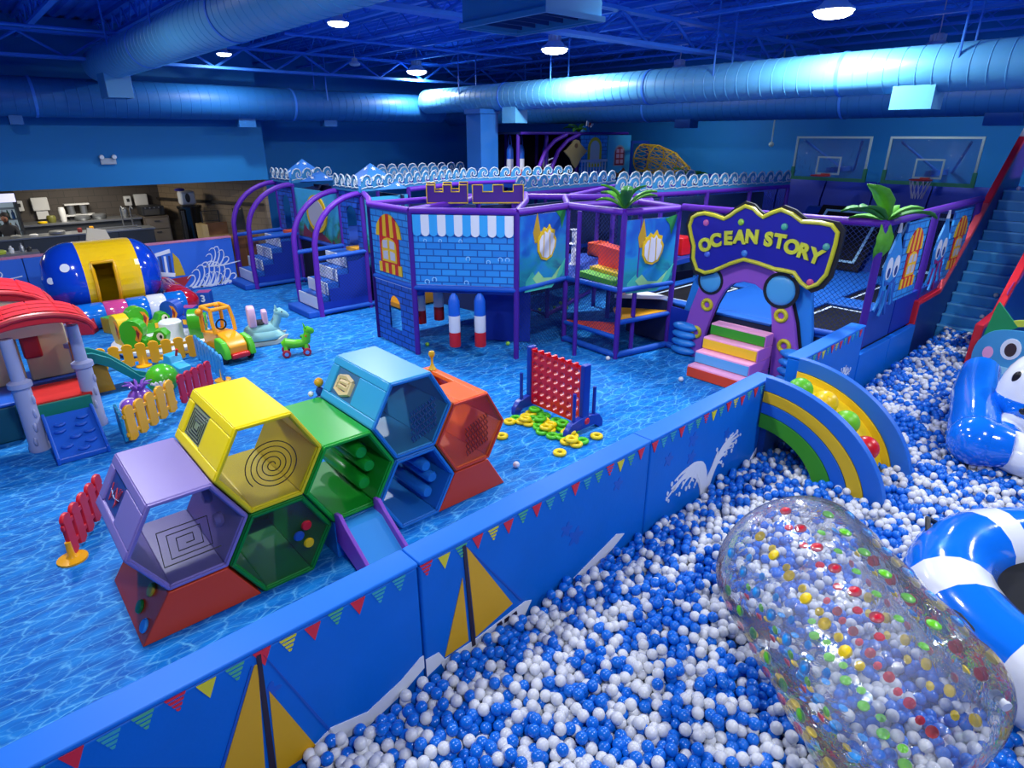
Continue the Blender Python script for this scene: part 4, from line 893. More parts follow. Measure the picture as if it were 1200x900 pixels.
W = [((6.9, 17.75), (6.9, 16.55)), ((6.9, 16.55), (8.3, 17.05)), ((6.9, 14.05), (6.9, 12.85)), ((6.9, 12.85), (8.2, 13.15)), ((8.2, 13.15), (10.7, 14.0)), ((8.9, 15.6), (11.3, 15.6)), ((9.6, 17.5), (13.1, 17.2)), ((10.7, 14.0), (13.9, 13.05)), ((9.3, 10.45), (12.8, 10.55)), ((10.45, 8.62), (13.2, 8.14)), ((13.2, 8.14), (16.1, 7.62)), ((12.2, 10.0), (14.6, 9.4))]
for p, q in W: waves(p, q)
for p, q in (((8.9, 15.6), (11.3, 15.6)), ((9.6, 17.5), (13.1, 17.2)), ((12.2, 10.0), (14.6, 9.4))):
    rail([at3(p, ZT), at3(q, ZT)]); post(p); post(q)
# fence below the waves on the court side
for p, q in (((10.45, 8.6), (13.2, 8.12)), ((13.2, 8.12), (16.1, 7.62))): netpan(p, q, .85, 2.55, pl)
ob('dark_backdrop', B().slab((12.0, 9.3), (16.4, 8.4), .03, .4, 2.4), mat('dusk_teal_screen', '#12324e', .7), pl)
# ---- castle crenellations
def battlement(p, q):
    fr = face_frame(p, q, 1); o, ex, n = fr; L = math.hypot(q[0]-p[0], q[1]-p[1]); u = L/5
    prof = [(0, 0), (L, 0), (L, .32), (L-u, .32), (L-u, .2), (L-2*u, .2), (L-2*u, .32)] + [(2*u, .32), (2*u, .2), (u, .2), (u, .32), (0, .32)]
    o0 = ob('battlement', B().prism(prof, o+Z3*(ZT+.03), ex, Z3, n, .04), mat('castle_purple', '#4b1c86', .5), pl)
    b = B(); pts = [o+Z3*(ZT+.03+z)+ex*x+n*.045 for x, z in prof]; b.tube(pts, .014, 6, closed=True); ob('gold_edge', b, M_gold, o0)
battlement((6.7, 9.95), (7.28, 9.47)); battlement((7.34, 9.4), (8.08, 8.82)); battlement((7.0, 10.4), (7.75, 10.1))
# ---- the two stair entrances with star roofs
M_trd = mat('tread_blue', '#1d5fbd', .5); M_star = mat('roof_blue', '#2a6fc0', .5)
def stair_unit(Y0, Y1, xf):
    XT = 6.95
    ob('entry_pad', B().box(xf-.3, xf+.06, Y0-.02, Y1+.05, 0, .15), M_bluef, pl, bevel=.03)
    n = 4; dz = (ZD-.15)/n; dx = (XT-.22-xf)/n
    for k in range(n):
        x0, z1 = xf+dx*k, .15+dz*(k+1)
        ob('stair_tread', B().box(x0, XT, Y0+.06, Y1-.04, z1-dz+.002, z1), M_trd, pl)
        ob('white_riser', B().box(x0-.035, x0, Y0+.06, Y1-.04, z1-dz+.01, z1+.002), M_white, pl, bevel=.01)
    prof = [(xf, .05)]
    for k in range(n): prof += [(xf+dx*k, .15+dz*(k+1)-.12), (xf+dx*(k+1), .15+dz*(k+1)-.12)]
    prof += [(XT+.02, ZD), (XT+.02, .05)]
    ob('stair_side', B().prism(prof, (0, Y0, 0), X3, Z3, Y3, .04), M_navy, pl)
    for y in (Y0, Y1):
        pts = [(xf+.02, y, 0), (xf, y, .6), (xf+.02, y, 1.2)]+[(XT-(XT-xf-.02)*math.cos(a), y, 1.45+(ZT-1.45)*math.sin(a)) for a in np.linspace(.15, PI/2, 9)]
        rail(pts, .062, M_purple, 'arch_post'); rail([(xf, y, ZD+.02), (XT, y, ZD+.06)], .05, M_bluef, 'hand_rail')
    rail([(xf, Y0, .09), (XT+.1, Y0, .09)], .055, M_bluef, 'floor_tube')
    netpan((xf, Y0-.005), (XT, Y0-.005), .3, ZD, pl, M_net)
    post((XT, Y0)); post((XT, Y1))
    arch_panel((XT, Y1), (XT, Y0), ZD, ZT, M_brkd, .5, ZD, 2.3, 'doorway_panel')
    ob('threshold', B().box(XT-.1, XT+.5, Y0+.3, Y1-.3, ZD, ZD+.08), mat('threshold_amber', '#e0a010' if Y0 < 15 else '#d85020', .5) if Y0 < 15 else mat('threshold_orange', '#d85020', .5), pl)
    ob('dark_backdrop', B().slab((XT+1.1, Y0), (XT+1.1, Y1), .03, ZD, 2.5), M_in, pl)
    cx, cy, h_ = XT+.6, (Y0+Y1)/2+.02, .58
    rf = B(); z0, z1 = ZT+.05, 3.2
    base = [(cx-h_, cy-h_, z0), (cx+h_, cy-h_, z0), (cx+h_, cy+h_, z0), (cx-h_, cy+h_, z0)]; rf.add(base+[(cx, cy, z1)], [(0, 1, 4), (1, 2, 4), (2, 3, 4), (3, 0, 4), (3, 2, 1, 0)])
    roof = ob('star_roof', rf, M_star, pl)
    apex = Vector((cx, cy, z1))
    for i in range(4):
        a, c = Vector(base[i]), Vector(base[(i+1) % 4]); n_ = (c-a).cross(apex-a).normalized(); ex = (c-a).normalized(); ey = n_.cross(ex); mid = (a+c)/2
        for (fx, fy) in ((0, .78), (-.2, .42), (.22, .45), (0, .15), (-.42, .12), (.42, .14)):
            o0 = mid+(apex-mid)*fy+ex*fx*(1-fy)*.95*2*h_+n_*.003
            ob('star', B().prism([((.065 if k % 2 == 0 else .027)*math.sin(k*PI/5), (.065 if k % 2 == 0 else .027)*math.cos(k*PI/5)) for k in range(10)][::-1], o0, ex, ey, n_, .006), M_white, roof)
stair_unit(12.92, 14.0, 5.7); stair_unit(16.6, 17.7, 5.62)
# ---- reef panel between the stairs, with a golden porthole
pan, fr = fpanel((6.97, 16.55), (6.97, 14.05), ZD+.02, 2.52, M_oc2)
art('porthole_rim', [(1.25+.56*math.cos(a), 1.95+.46*math.sin(a)) for a in np.linspace(0, 2*PI, 32, endpoint=False)], fr, mat('porthole_gold', '#e0b414', .5), pan, 0, .03)
art('porthole_mesh', [(1.25+.44*math.cos(a), 1.95+.36*math.sin(a)) for a in np.linspace(0, 2*PI, 32, endpoint=False)], fr, mat('mesh_grey', '#aaa9b4', .6), pan, .03, .006)
art('coral_print', [(.25, 1.3), (.4, 1.62), (.6, 1.5), (.95, 1.42), (1.4, 1.5), (1.9, 1.3)], fr, mat('coral_maroon', '#6f2038', .5), pan, 0, .006)
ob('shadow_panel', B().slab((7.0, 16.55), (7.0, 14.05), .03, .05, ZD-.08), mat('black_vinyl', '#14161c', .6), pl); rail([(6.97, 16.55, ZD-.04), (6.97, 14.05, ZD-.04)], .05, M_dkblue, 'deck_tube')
rail([(6.97, 16.55, .08), (6.97, 14.05, .08)], .05, M_bluef, 'floor_tube')
pan, fr = fpanel((7.0, 12.9), (8.25, 13.08), ZD+.02, 2.5, M_oc2)
art('ship_print', [(.25, 1.4), (.55, 1.35), (.5, 2.35), (.42, 2.4), (.3, 1.9)], fr, mat('ship_white', '#d8d4dc', .5), pan, 0, .006)
for z in (1.5, 1.75, 2.0): art('ship_stripe', [(.3, z), (.53, z), (.53, z+.1), (.32, z+.1)], fr, mat('stripe_maroon', '#7f1c34', .5), pan, .006, .004)
art('starfish_print', [(.12, 2.3), (.2, 2.2), (.22, 2.1), (.14, 2.0), (.06, 2.15)], fr, M_orange, pan, 0, .006)
ob('foam_ramp', B().prism([(0, 0), (1.1, 0), (1.1, .9), (0, .1)], (7.3, 12.2, .05), X3, Z3, Y3, .5), mat('ramp_amber', '#d08a18', .5), pl)
ob('dark_side_panel', B().slab((7.05, 12.9), (8.25, 13.08), .03, .1, ZD-.1), M_in, pl)
rail([(7.05, 12.95, .09), (8.4, 12.6, .09)], .055, M_bluef, 'floor_tube')
# ================================================================== raised back level with balcony
ul = T('balcony_tower', 'raised back level of the play frame with balcony print and yellow mesh tunnel', 'play tower', (14, 14.4, 0))
ZL = 2.5; ZU = 3.82
def up(name, b, m, **k): return ob(name, b, m, ul, **k)
for x in (12.75, 13.9, 15.25, 17.4): up('post', B().cyl((x, 14.15, 0), (x, 14.15, ZU), .055, n=10), M_purpled, smooth=True); up('post', B().cyl((x, 16.0, 0), (x, 16.0, ZU), .055, n=10), M_purpled, smooth=True)
up('floor_deck', B().box(12.7, 17.5, 13.95, 16.1, ZL-.15, ZL), M_dkblue); up('roof_frame', B().box(12.7, 17.5, 14.0, 16.1, ZU, ZU+.06), M_in)
up('shade_backdrop', B().box(12.75, 17.4, 16.02, 16.06, ZL, ZU), mat('shade_black', '#090d22', .8))  # black sheet added to give the raised level its dark, shaded interior
up('roof_rail', B().tube([(12.7, 13.98, ZU+.03), (17.5, 13.98, ZU+.03)], .04, 8), M_purpled, smooth=True)
for x in (14.2, 14.75):
    up('slide_arch', B().tube([(x-.9, 13.9, ZL-.05), (x-.85, 13.9, ZL+.4), (x-.6, 13.9, ZL+.85), (x-.2, 13.9, ZL+1.15), (x+.3, 13.9, ZU)], .06, 10), M_purple, smooth=True)
for k in range(4): up('rung', B().tube([(13.5+.1*k, 13.95, ZL+.1+.17*k), (13.9+.1*k, 13.95, ZL+.2+.17*k)], .02, 6), M_white)
o1 = up('balcony_panel', B().slab((15.2, 13.98), (16.45, 13.98), .05, ZL-.02, ZU-.02), M_brk)
frk = (Vector((15.2, 13.955, 0)), X3, Vector((0, -1, 0)))
def archpoly(cx, w_, z0, z1): return [(cx-w_/2, z0), (cx+w_/2, z0)]+[(cx+w_/2*math.cos(a), z1-w_/2+w_/2*math.sin(a)) for a in np.linspace(0, PI, 12)]
art('niche_frame', archpoly(.66, .66, 2.85, 3.74), frk, mat('niche_yellow', '#c9c01c', .5), o1); art('niche_fill', archpoly(.66, .44, 2.95, 3.64), frk, mat('niche_pale', '#b9c4c4', .5), o1, .006)  # plain pale fill inside the printed niche
for k in range(9): art('baluster', [(.05+.14*k, 2.5), (.085+.14*k, 2.5), (.085+.14*k, 3.0), (.05+.14*k, 3.0)], frk, mat('balustrade', '#9fb6d4', .5), o1, .01, .02)
art('balcony_rail', [(0, 3.0), (1.25, 3.0), (1.25, 3.08), (0, 3.08)], frk, MC['balustrade'], o1, .01, .04); art('balcony_rail', [(0, 2.46), (1.25, 2.46), (1.25, 2.54), (0, 2.54)], frk, MC['balustrade'], o1, .01, .04)
o2 = up('window_panel', B().slab((16.5, 13.98), (17.5, 13.85), .05, ZL-.02, ZU-.02), M_oc2)
fr2 = face_frame((16.5, 13.955), (17.5, 13.825), 1)
art('window_rim', archpoly(.52, .5, 2.85, 3.5), fr2, mat('rim_grey', '#8a98a8', .5), o2)
art('window_red', archpoly(.52, .4, 2.88, 3.44), fr2, mat('window_red', '#9c2034', .5), o2, .006)
for sx in (.37, .55):
    for sz in (2.93, 3.1, 3.26): art('pane', [(sx, sz), (sx+.13, sz), (sx+.13, sz+.12), (sx, sz+.12)], fr2, mat('pane_pink', '#c9a0b4', .5), o2, .012, .004)
art('reef_print', [(.05, 2.5), (.2, 2.75), (.5, 2.62), (.75, 2.8), (.95, 2.5)], fr2, mat('coral_brown', '#7a4a24', .5), o2)
mr = B().prism([(0, .62), (.12, .6), (.2, .5), (.42, .34), (.52, .3), (.4, .2), (.25, .1), (.12, -.1), (0, -.2), (-.12, -.1), (-.25, .1), (-.4, .2), (-.52, .3), (-.42, .34), (-.2, .5), (-.12, .6)], (14.85, 13.86, 3.05), X3, Z3, (0, -1, 0), .04)
up('ray_cutout', mr, mat('ray_tan', '#a8935a', .5))
up('ray_eye', B().prism(arc(14.85, 3.5, .07, 0, 2*PI, 12)[:-1], (0, 13.815, 0), X3, Z3, (0, -1, 0), .006), mat('ray_brown', '#6a4a2a', .5))
# yellow mesh tunnel
tp = [(17.45, 13.3, 3.1), (17.45, 12.75, 3.08), (17.45, 12.25, 2.92), (17.45, 11.85, 2.62), (17.45, 11.6, 2.2)]
M_ym = mat('tunnel_yellow', '#c9a012', .5); cage = B()
def ringpts(i, R=.42, n=16):
    p = Vector(tp[i]); t_ = (Vector(tp[min(i+1, 4)])-Vector(tp[max(i-1, 0)])).normalized(); a = X3; c = t_.cross(a)
    return [p+(a*math.cos(2*PI*k/n)+c*math.sin(2*PI*k/n))*R for k in range(n)]
rings = [ringpts(i) for i in range(5)]
for r_ in rings: up('tunnel_hoop', B().tube(r_, .022, 6, closed=True), M_ym, smooth=True)
for k in range(0, 16, 4): up('tunnel_bar', B().tube([r_[k] for r_ in rings], .022, 6), M_ym, smooth=True)
tn = B()
for k in range(16):
    for s_ in (1, -1):
        pts = []
        for i in range(5): pts.append(rings[i][(k+s_*i) % 16]); 
        tn.tube(pts, .009, 4)
up('tunnel_mesh', tn, M_ym)
up('tunnel_frame', B().box(17.0, 17.9, 13.38, 13.44, 2.5, 2.6).box(17.0, 17.08, 13.38, 13.44, 2.6, 3.55).box(17.82, 17.9, 13.38, 13.44, 2.6, 3.55).box(17.0, 17.9, 13.38, 13.44, 3.55, 3.63), M_dkblue)
up('tunnel_deck', B().box(16.95, 17.95, 11.4, 13.9, 2.0, 2.1), M_dkblue); up('post', B().cyl((17.0, 11.45, 0), (17.0, 11.45, 2.05), .05, n=8), M_purpled); up('post', B().cyl((17.9, 11.45, 0), (17.9, 11.45, 2.05), .05, n=8), M_purpled)
# pennant on the roof
t = T('roof_pennant', 'small red and white striped pennant on the balcony tower roof', 'flag', (15.9, 14.3, ZU+.06))
ob('base', B().cyl((15.75, 14.3, ZU+.06), (15.75, 14.3, ZU+.24), .16, .1, n=12), M_sky, t, smooth=True)
for k, (x0, m) in enumerate(((15.75, M_white), (15.86, M_red), (15.97, M_white))): ob('stripe', B().prism([(0, 0), (.11, .08), (.15, .32), (.03, .24)], (x0, 14.25, ZU+.2), X3, Z3, Y3, .03), m, t)
plant('dark leaf plant on the balcony tower roof', (15.35, 14.2, ZU+.1), [(2.5, .5, .5, .12), (1.5, .7, .5, .12), (3.6, .3, .6, .1), (.2, .9, .4, .1), (4.4, .4, .45, .1)])
plant('spiky leaf plant on the corner post beside the shell print', (8.5, 6.75, 2.66), [(-2.4, 1.0, .55, .13), (3.9+1.5, .9, .55, .13), (2.6, 1.15, .55, .13), (.6, 1.05, .52, .13), (-.5, .7, .58, .14), (1.7, .85, .52, .13), (-1.4, 1.25, .5, .12), (2.1, .6, .5, .12)])
plant('small leaf plant behind the wave boards by the basketball wall', (15.1, 9.9, 2.72), [(.5, .8, .45, .1), (1.8, .9, .5, .1), (3.1, .7, .5, .11), (4.5, .8, .45, .1), (5.6, .6, .5, .1)])
bpy.data.objects['leaf_plant.003'] if 'leaf_plant.003' in bpy.data.objects else None
post((15.1, 9.9), 0, 2.68, .05)
# ================================================================== punching bags
def bag(x, y, z0, ztop, label):
    t = T('punching_bag', label, 'punching bag', (x, y, z0), group='hanging foam bags')
    for nm, a, c, m in (('red_section', 0, .27, mat('bag_red', '#c0141c', .45)), ('white_section', .27, .58, mat('bag_white', '#d8dae0', .45)), ('blue_section', .58, .98, mat('bag_blue', '#1260cc', .45))):
        pr = [(.001, a), (.1, a), (.103, a+.02), (.103, c-.02), (.1, c), (.001, c)] if nm != 'blue_section' else [(.001, a), (.1, a), (.103, a+.02), (.1, c-.14), (.07, c-.05), (.03, c), (.001, c)]
        ob(nm, B().lathe(pr, 18, (0, 0, 0)), m, t, smooth=True, local=True)
    for s_ in (-1, 1): ob('strap', B().tube([(s_*.09, 0, .8), (s_*.03, 0, ztop-z0-.05), (0, 0, ztop-z0)], .014, 6), mat('strap_blue', '#1c3fa8', .6), t, local=True)
bag(6.33, 8.72, .22, 1.2, 'tricolour foam bag hanging under the brick front, next to the corner of the castle tower')
bag(6.68, 8.42, .22, 1.2, 'tricolour foam bag hanging under the brick front, in front of the navy panel')
bag(6.55, 10.15, .3, 1.2, 'tricolour foam bag seen through the tower arch window, outer one')
bag(6.85, 9.95, .36, 1.2, 'tricolour foam bag seen through the tower arch window, inner one')
bag(13.1, 14.9, 2.55, 3.8, 'tricolour foam bag on the raised back level, close to the square column')
bag(13.55, 14.9, 2.55, 3.8, 'tricolour foam bag on the raised back level, beside the slide arches')
bag(14.9, 15.2, 2.55, 3.8, 'dim tricolour foam bag on the raised back level by the ray cutout')
# ================================================================== entrance arch and sign
ar = T('entrance_arch', 'purple and blue padded octopus arch with yellow rings at the court entrance', 'arch', (9.8, 5.1, 0))
M_apu = mat('arch_purple', '#8a4cb2', .5); M_abl = mat('arch_blue', '#2582d6', .45); M_blk = mat('outline_black', '#101016', .5)
def yz(poly, x, d, m, par, nm, bevel=0):   # prism in the YZ plane, proud towards -X
    return ob(nm, B().prism([(-y, z) for y, z in poly], (x, 0, 0), (0, -1, 0), Z3, (-1, 0, 0), d), m, par, bevel=bevel)
yz([(6.32, 0), (6.27, .3), (6.2, .85), (6.1, 1.3), (5.9, 1.75), (5.5, 1.75), (5.62, 1.3), (5.8, .6), (5.9, 0)], 9.86, .12, M_abl, ar, 'blue_side', .03)
yz([(4.2, 0), (4.2, .6), (4.28, 1.2), (4.4, 1.75), (4.0, 1.9), (3.97, 1.5), (3.85, .86), (3.8, 0)], 9.86, .12, M_abl, ar, 'blue_side', .03)
outl = [(6.02, 0), (6.1, .45), (6.0, .9), (5.88, 1.3), (5.6, 1.72), (5.2, 1.9), (4.8, 1.9), (4.45, 1.72), (4.22, 1.3), (4.1, 1.0), (3.98, .55), (3.95, 0)]
inn = [(4.36, 0), (4.4, .5), (4.47, .95), (4.54, 1.25), (4.66, 1.42), (4.85, 1.52), (5.05, 1.53), (5.25, 1.46), (5.38, 1.32), (5.5, 1.05), (5.6, .7), (5.68, .3), (5.7, 0)]
sc_o = [(5.03+(y-5.03)*1.035, z*1.02) for y, z in outl]
yz(sc_o+inn, 9.76, .04, M_blk, ar, 'black_outline')
yz(outl+inn, 9.72, .10, M_apu, ar, 'arch_body', .02)
for k, (y, z) in enumerate(((5.67, 1.02), (5.83, .48), (4.33, 1.1), (4.2, .62))):
    ob('sucker_ring', B().tor((9.62, y, z), .085, .035, 'x', 24, 10), mat('ring_olive_yellow', '#c6b81e', .45), ar, smooth=True)
for (y, z, r_) in ((5.66, 1.45, .2), (4.4, 1.5, .24)):
    yz([(y+r_*1.22*math.cos(a), z+r_*1.22*math.sin(a)) for a in np.linspace(0, 2*PI, 28, endpoint=False)], 9.64, .03, M_blk, ar, 'eye_outline')
    ob('eye', B().sph((9.61, y, z), r_, 24, 12, sc=(.22, 1, 1)), mat('eye_sky', '#4a9ed0', .35), ar, smooth=True)
for k in range(4):
    ob('puffy_rib', B().sph((9.6, 6.05, .09+.15*k), .24, 18, 10, sc=(.5, 1.05, .34)), M_abl, ar, smooth=True); ob('puffy_rib', B().sph((9.55, 3.98, .09+.15*k), .24, 18, 10, sc=(.5, 1.0, .34)), M_abl, ar, smooth=True)
sg = T('name_sign', 'dark blue wavy OCEAN STORY sign with yellow rim above the purple arch', 'sign', (9.55, 4.9, 1.57))
SIGN = [(6.14, 2.36), (6.1, 2.51), (6.0, 2.57), (5.87, 2.6), (5.68, 2.58), (5.49, 2.54), (5.39, 2.6), (5.3, 2.68), (5.14, 2.78), (4.99, 2.75), (4.9, 2.68), (4.81, 2.63), (4.68, 2.71), (4.53, 2.77), (4.35, 2.72), (4.18, 2.62), (3.91, 2.63), (3.73, 2.61), (3.63, 2.51), (3.63, 2.33), (3.65, 2.12), (3.68, 1.87), (3.78, 1.7), (3.92, 1.62), (4.03, 1.68), (4.17, 1.82), (4.33, 1.83), (4.49, 1.83), (4.76, 1.88), (5.04, 1.91), (5.28, 1.8), (5.57, 1.63), (5.73, 1.57), (5.9, 1.61), (6.0, 1.8), (6.01, 2.02), (6.09, 2.2)]
yz([(4.89+(y-4.89)*1.045, 2.2+(z-2.2)*1.08) for y, z in SIGN], 9.56, .05, M_blk, sg, 'sign_backing'); yz([(4.89+(y-4.89)*.975, 2.2+(z-2.2)*.96) for y, z in SIGN], 9.51, .012, mat('sign_indigo', '#16168e', .4), sg, 'sign_face')
ob('sign_rim', B().tube([(9.495, 4.89+(y-4.89)*.975, 2.2+(z-2.2)*.955) for y, z in SIGN], .033, 8, closed=True), mat('sign_yellow', '#c6bf22', .4), sg, smooth=True)
M_let = mat('letter_yellow', '#c4c632', .4)
def letter(c, y, z, rot, size, x, par, m, ext=.012, off=.012):
    cu = bpy.data.curves.new('letter', 'FONT'); cu.body = c; cu.size = size; cu.align_x = 'CENTER'; cu.align_y = 'CENTER'; cu.extrude = ext; cu.offset = off; cu.bevel_depth = .004
    tmp = bpy.data.objects.new('tmp', cu); COL.objects.link(tmp); dg = bpy.context.evaluated_depsgraph_get(); dg.update()
    me = bpy.data.meshes.new_from_object(tmp.evaluated_get(dg)); bpy.data.objects.remove(tmp)
    M = Matrix.Translation((x, y, z)) @ Matrix(((0, 0, -1, 0), (-1, 0, 0, 0), (0, 1, 0, 0), (0, 0, 0, 1))) @ Matrix.Rotation(rot, 4, 'Z')
    me.transform(M); me.materials.clear(); me.materials.append(m)
    o = bpy.data.objects.new('letter', me); COL.objects.link(o); o.parent = par; o.location = -WL[par.name]; return o
ROT = [.22, .2, .12, .05, .03, -.02, -.05, -.1, -.16, -.2]
for (c, y, z), rt in zip([('O', 5.76, 2.06), ('C', 5.57, 2.16), ('E', 5.35, 2.22), ('A', 5.15, 2.26), ('N', 4.94, 2.29), ('S', 4.66, 2.28), ('T', 4.48, 2.27), ('O', 4.28, 2.21), ('R', 4.09, 2.17), ('Y', 3.9, 2.12)], ROT):
    letter(c, y, z, rt, .285, 9.478, sg, M_let)
for (y, z), c in zip([(5.8, 2.43), (5.17, 2.5), (4.45, 2.5), (3.78, 2.28), (5.04, 2.02), (5.71, 1.92), (3.92, 1.73)], ['#c05a9a', '#8cbc3a', '#46a088', '#4a9a90', '#3a7ac8', '#4a6ad0', '#c04a7a']):
    ob('bubble', B().sph((9.495, y, z), .055, 14, 8, sc=(.5, 1, 1)), mat('bubble'+c, c, .4), sg, smooth=True)
for y in (5.6, 4.2): ob('bracket', B().box(9.56, 9.64, y-.04, y+.04, 1.75, 2.35), M_abl, sg)
# ================================================================== foam steps
fs = T('foam_steps', 'pink foam steps with red, blue, yellow and green risers at the arch', 'steps', (9.1, 4.87, 0))
M_mauve = mat('mauve_side', '#c06ac0', .5)
for k, m in enumerate((mat('riser_red', '#d8421e', .5), mat('riser_sky', '#5aa6dc', .5), mat('riser_yellow', '#eec01e', .5), mat('riser_green', '#2f9418', .5))):
    x0 = 8.7+.2*k; z0, z1 = .205*k, .205*(k+1)
    st_ = ob('step', B().box(x0+.004, 9.55, 4.37, 5.36, z0+.002, z1), M_pink, fs, bevel=.015)
    ob('riser', B().box(x0-.008, x0+.004, 4.38, 5.35, z0+.015, z1-.03), m, st_); ob('side_cover', B().box(x0+.004, 9.55, 4.36, 4.372, z0+.004, z1-.01), M_mauve, st_)
# ================================================================== hexagon climber
hx = T('hexagon_climber', 'colourful honeycomb climber of hollow plastic hexagons beside the padded wall', 'play climber', (2.2, 5.3, 0))
HS, HY0, HY1 = .475, 4.78, 5.86; HH = HS*math.sqrt(3)
M_clear = film_mat('clear_panel', (.97, .98, .99), .25, .012, 0.0, 1.3)
def hexp(cx, cz, s): return [(cx+s*math.cos(a), cz+s*math.sin(a)) for a in [PI*k/3 for k in range(6)]]
def hexmod(i, cz, m, label=None, win=None, back=None, rim=None):
    cx = .79+.7125*i; o = hexp(cx, cz, HS-.006); q = hexp(cx, cz, HS-.062)
    b = B()
    for k in range(6):
        a0, a1, c0, c1 = o[k], o[(k+1) % 6], q[k], q[(k+1) % 6]
        ys = [HY0, HY1]
        if k == win:   # wall with a rectangular opening
            f = lambda p_, q_, t_: (p_[0]+(q_[0]-p_[0])*t_, p_[1]+(q_[1]-p_[1])*t_)
            for (t0, t1, y0, y1) in ((0, .18, HY0, HY1), (.82, 1, HY0, HY1), (.18, .82, HY0, HY0+.5), (.18, .82, HY1-.14, HY1)):
                A0, A1, C0, C1 = f(a0, a1, t0), f(a0, a1, t1), f(c0, c1, t0), f(c0, c1, t1)
                vs = [(p_[0], y, p_[1]) for y in (y0, y1) for p_ in (A0, A1, C1, C0)]
                b.add(vs, [(0, 1, 2, 3), (7, 6, 5, 4), (0, 4, 5, 1), (1, 5, 6, 2), (2, 6, 7, 3), (3, 7, 4, 0)])
        else:
            vs = [(p_[0], y, p_[1]) for y in ys for p_ in (a0, a1, c1, c0)]
            b.add(vs, [(0, 1, 2, 3), (7, 6, 5, 4), (0, 4, 5, 1), (1, 5, 6, 2), (2, 6, 7, 3), (3, 7, 4, 0)])
    o_ = ob('hexagon_module', b, m, hx, bevel=.012)
    if label: o_['label'] = label
    rb_ = B(); oo = hexp(cx, cz, HS-.018); ii = hexp(cx, cz, HS-.05)
    for k in range(6): rb_.add([(p_[0], y, p_[1]) for y in (HY0-.018, HY0+.01) for p_ in (oo[k], oo[(k+1) % 6], ii[(k+1) % 6], ii[k])], [(0, 1, 2, 3), (7, 6, 5, 4), (0, 4, 5, 1), (1, 5, 6, 2), (2, 6, 7, 3), (3, 7, 4, 0)])
    ob('front_rim', rb_, rim or m, o_, bevel=.006)
    # back plate with a rectangular window
    hp = hexp(cx, cz, HS-.06); bb = B()
    def clip(P_, f):
        out = []
        for k in range(len(P_)):
            p_, q_ = P_[k], P_[(k+1) % len(P_)]; fp, fq = f(p_), f(q_)
            if fp >= 0: out.append(p_)
            if fp*fq < 0: t_ = fp/(fp-fq); out.append((p_[0]+(q_[0]-p_[0])*t_, p_[1]+(q_[1]-p_[1])*t_))
        return out
    xa, xb, za, zb = cx-.08, cx+.27, cz-.2, cz+.15
    mid_ = clip(clip(hp, lambda p_: p_[0]-xa), lambda p_: xb-p_[0])
    for pc in (clip(hp, lambda p_: xa-p_[0]), clip(hp, lambda p_: p_[0]-xb), clip(mid_, lambda p_: p_[1]-zb), clip(mid_, lambda p_: za-p_[1])):
        if len(pc) > 2: bb.prism(pc, (0, HY1-.04, 0), X3, Z3, Y3, .03)
    if back is not False: ob('back_plate', bb, m, o_)
    return o_, cx, cz
M_hp = mat('lilac_plastic', '#8778b8', .38, .5); M_hy = mat('bright_yellow_plastic', '#f0d800', .35, .5); M_hg = mat('mid_green_plastic', '#1aa62e', .35, .5); M_hdg = mat('deep_green_plastic', '#0f8226', .35, .5)
M_hlb = mat('cyan_blue_plastic', '#2f9ed0', .38, .5); M_hb = mat('azure_plastic', '#2680cc', .35, .5); M_ho = mat('bright_orange_plastic', '#f2681c', .38, .5); M_hr = mat('brick_red_plastic', '#e0421a', .38, .5)
M_blkline = mat('black_line', '#14141c', .5)
def line(pts, par, r=.005, m=None, y=None): return ob('line_print', B().tube([(x, y, z) for x, z in pts], r, 5, caps=True), m or M_blkline, par)
def front_pane(o_, cx, cz): return ob('clear_pane', B().prism(hexp(cx, cz, HS-.055), (0, HY0+.012, 0), X3, Z3, Y3, .006), M_clear, o_)
def sqspiral(cx, cz, n, st): 
    p = [(cx, cz)]; x, z = cx, cz; d = [(1, 0), (0, 1), (-1, 0), (0, -1)]; L = st
    for k in range(n):
        x += d[k % 4][0]*L; z += d[k % 4][1]*L; p.append((x, z)); L += st*.5 if k % 2 else st*.0
        if k % 2: L += st*.5
    return p
def side_pane(o_, cx, cz, m, pattern):
    p0, p1 = hexp(cx, cz, HS-.03)[2], hexp(cx, cz, HS-.03)[3]
    f = lambda t_: (p0[0]+(p1[0]-p0[0])*t_, p0[1]+(p1[1]-p0[1])*t_)
    a, c = f(.18), f(.82); y0, y1 = HY0+.5, HY1-.14
    sp = ob('side_pane', B().quad((a[0], y0, a[1]), (a[0], y1, a[1]), (c[0], y1, c[1]), (c[0], y0, c[1])), m, o_)
    n_ = Vector((-math.sin(PI/3), 0, .5)).normalized()*.01
    P_ = lambda u, v: (f(.18+.64*v)[0]+n_.x, y0+(y1-y0)*u, f(.18+.64*v)[1]+n_.z)
    for pts, mm, r_ in pattern: ob('pane_print', B().tube([P_(u, v) for u, v in pts], r_, 5), mm, sp)
spq = lambda: [[(.1+.09*k, .1+.09*k), (.9-.09*k, .1+.09*k), (.9-.09*k, .9-.09*k), (.1+.09*k, .9-.09*k), (.1+.09*k, .19+.09*k)] for k in range(4)]
o_, cx, cz = hexmod(0, HH, M_hp, 'lilac hexagon module with square spiral', win=2, back=False); front_pane(o_, cx, cz)
sq = []; L = .06; x, z = cx+.02, cz+.0; d = [(1, 0), (0, 1), (-1, 0), (0, -1)]; sq.append((x, z))
for k in range(13):
    x += d[k % 4][0]*L; z += d[k % 4][1]*L*.8; sq.append((x, z)); L += .031
line([(x-.05, z-.04) for x, z in sq], o_, .005, None, HY0+.004)
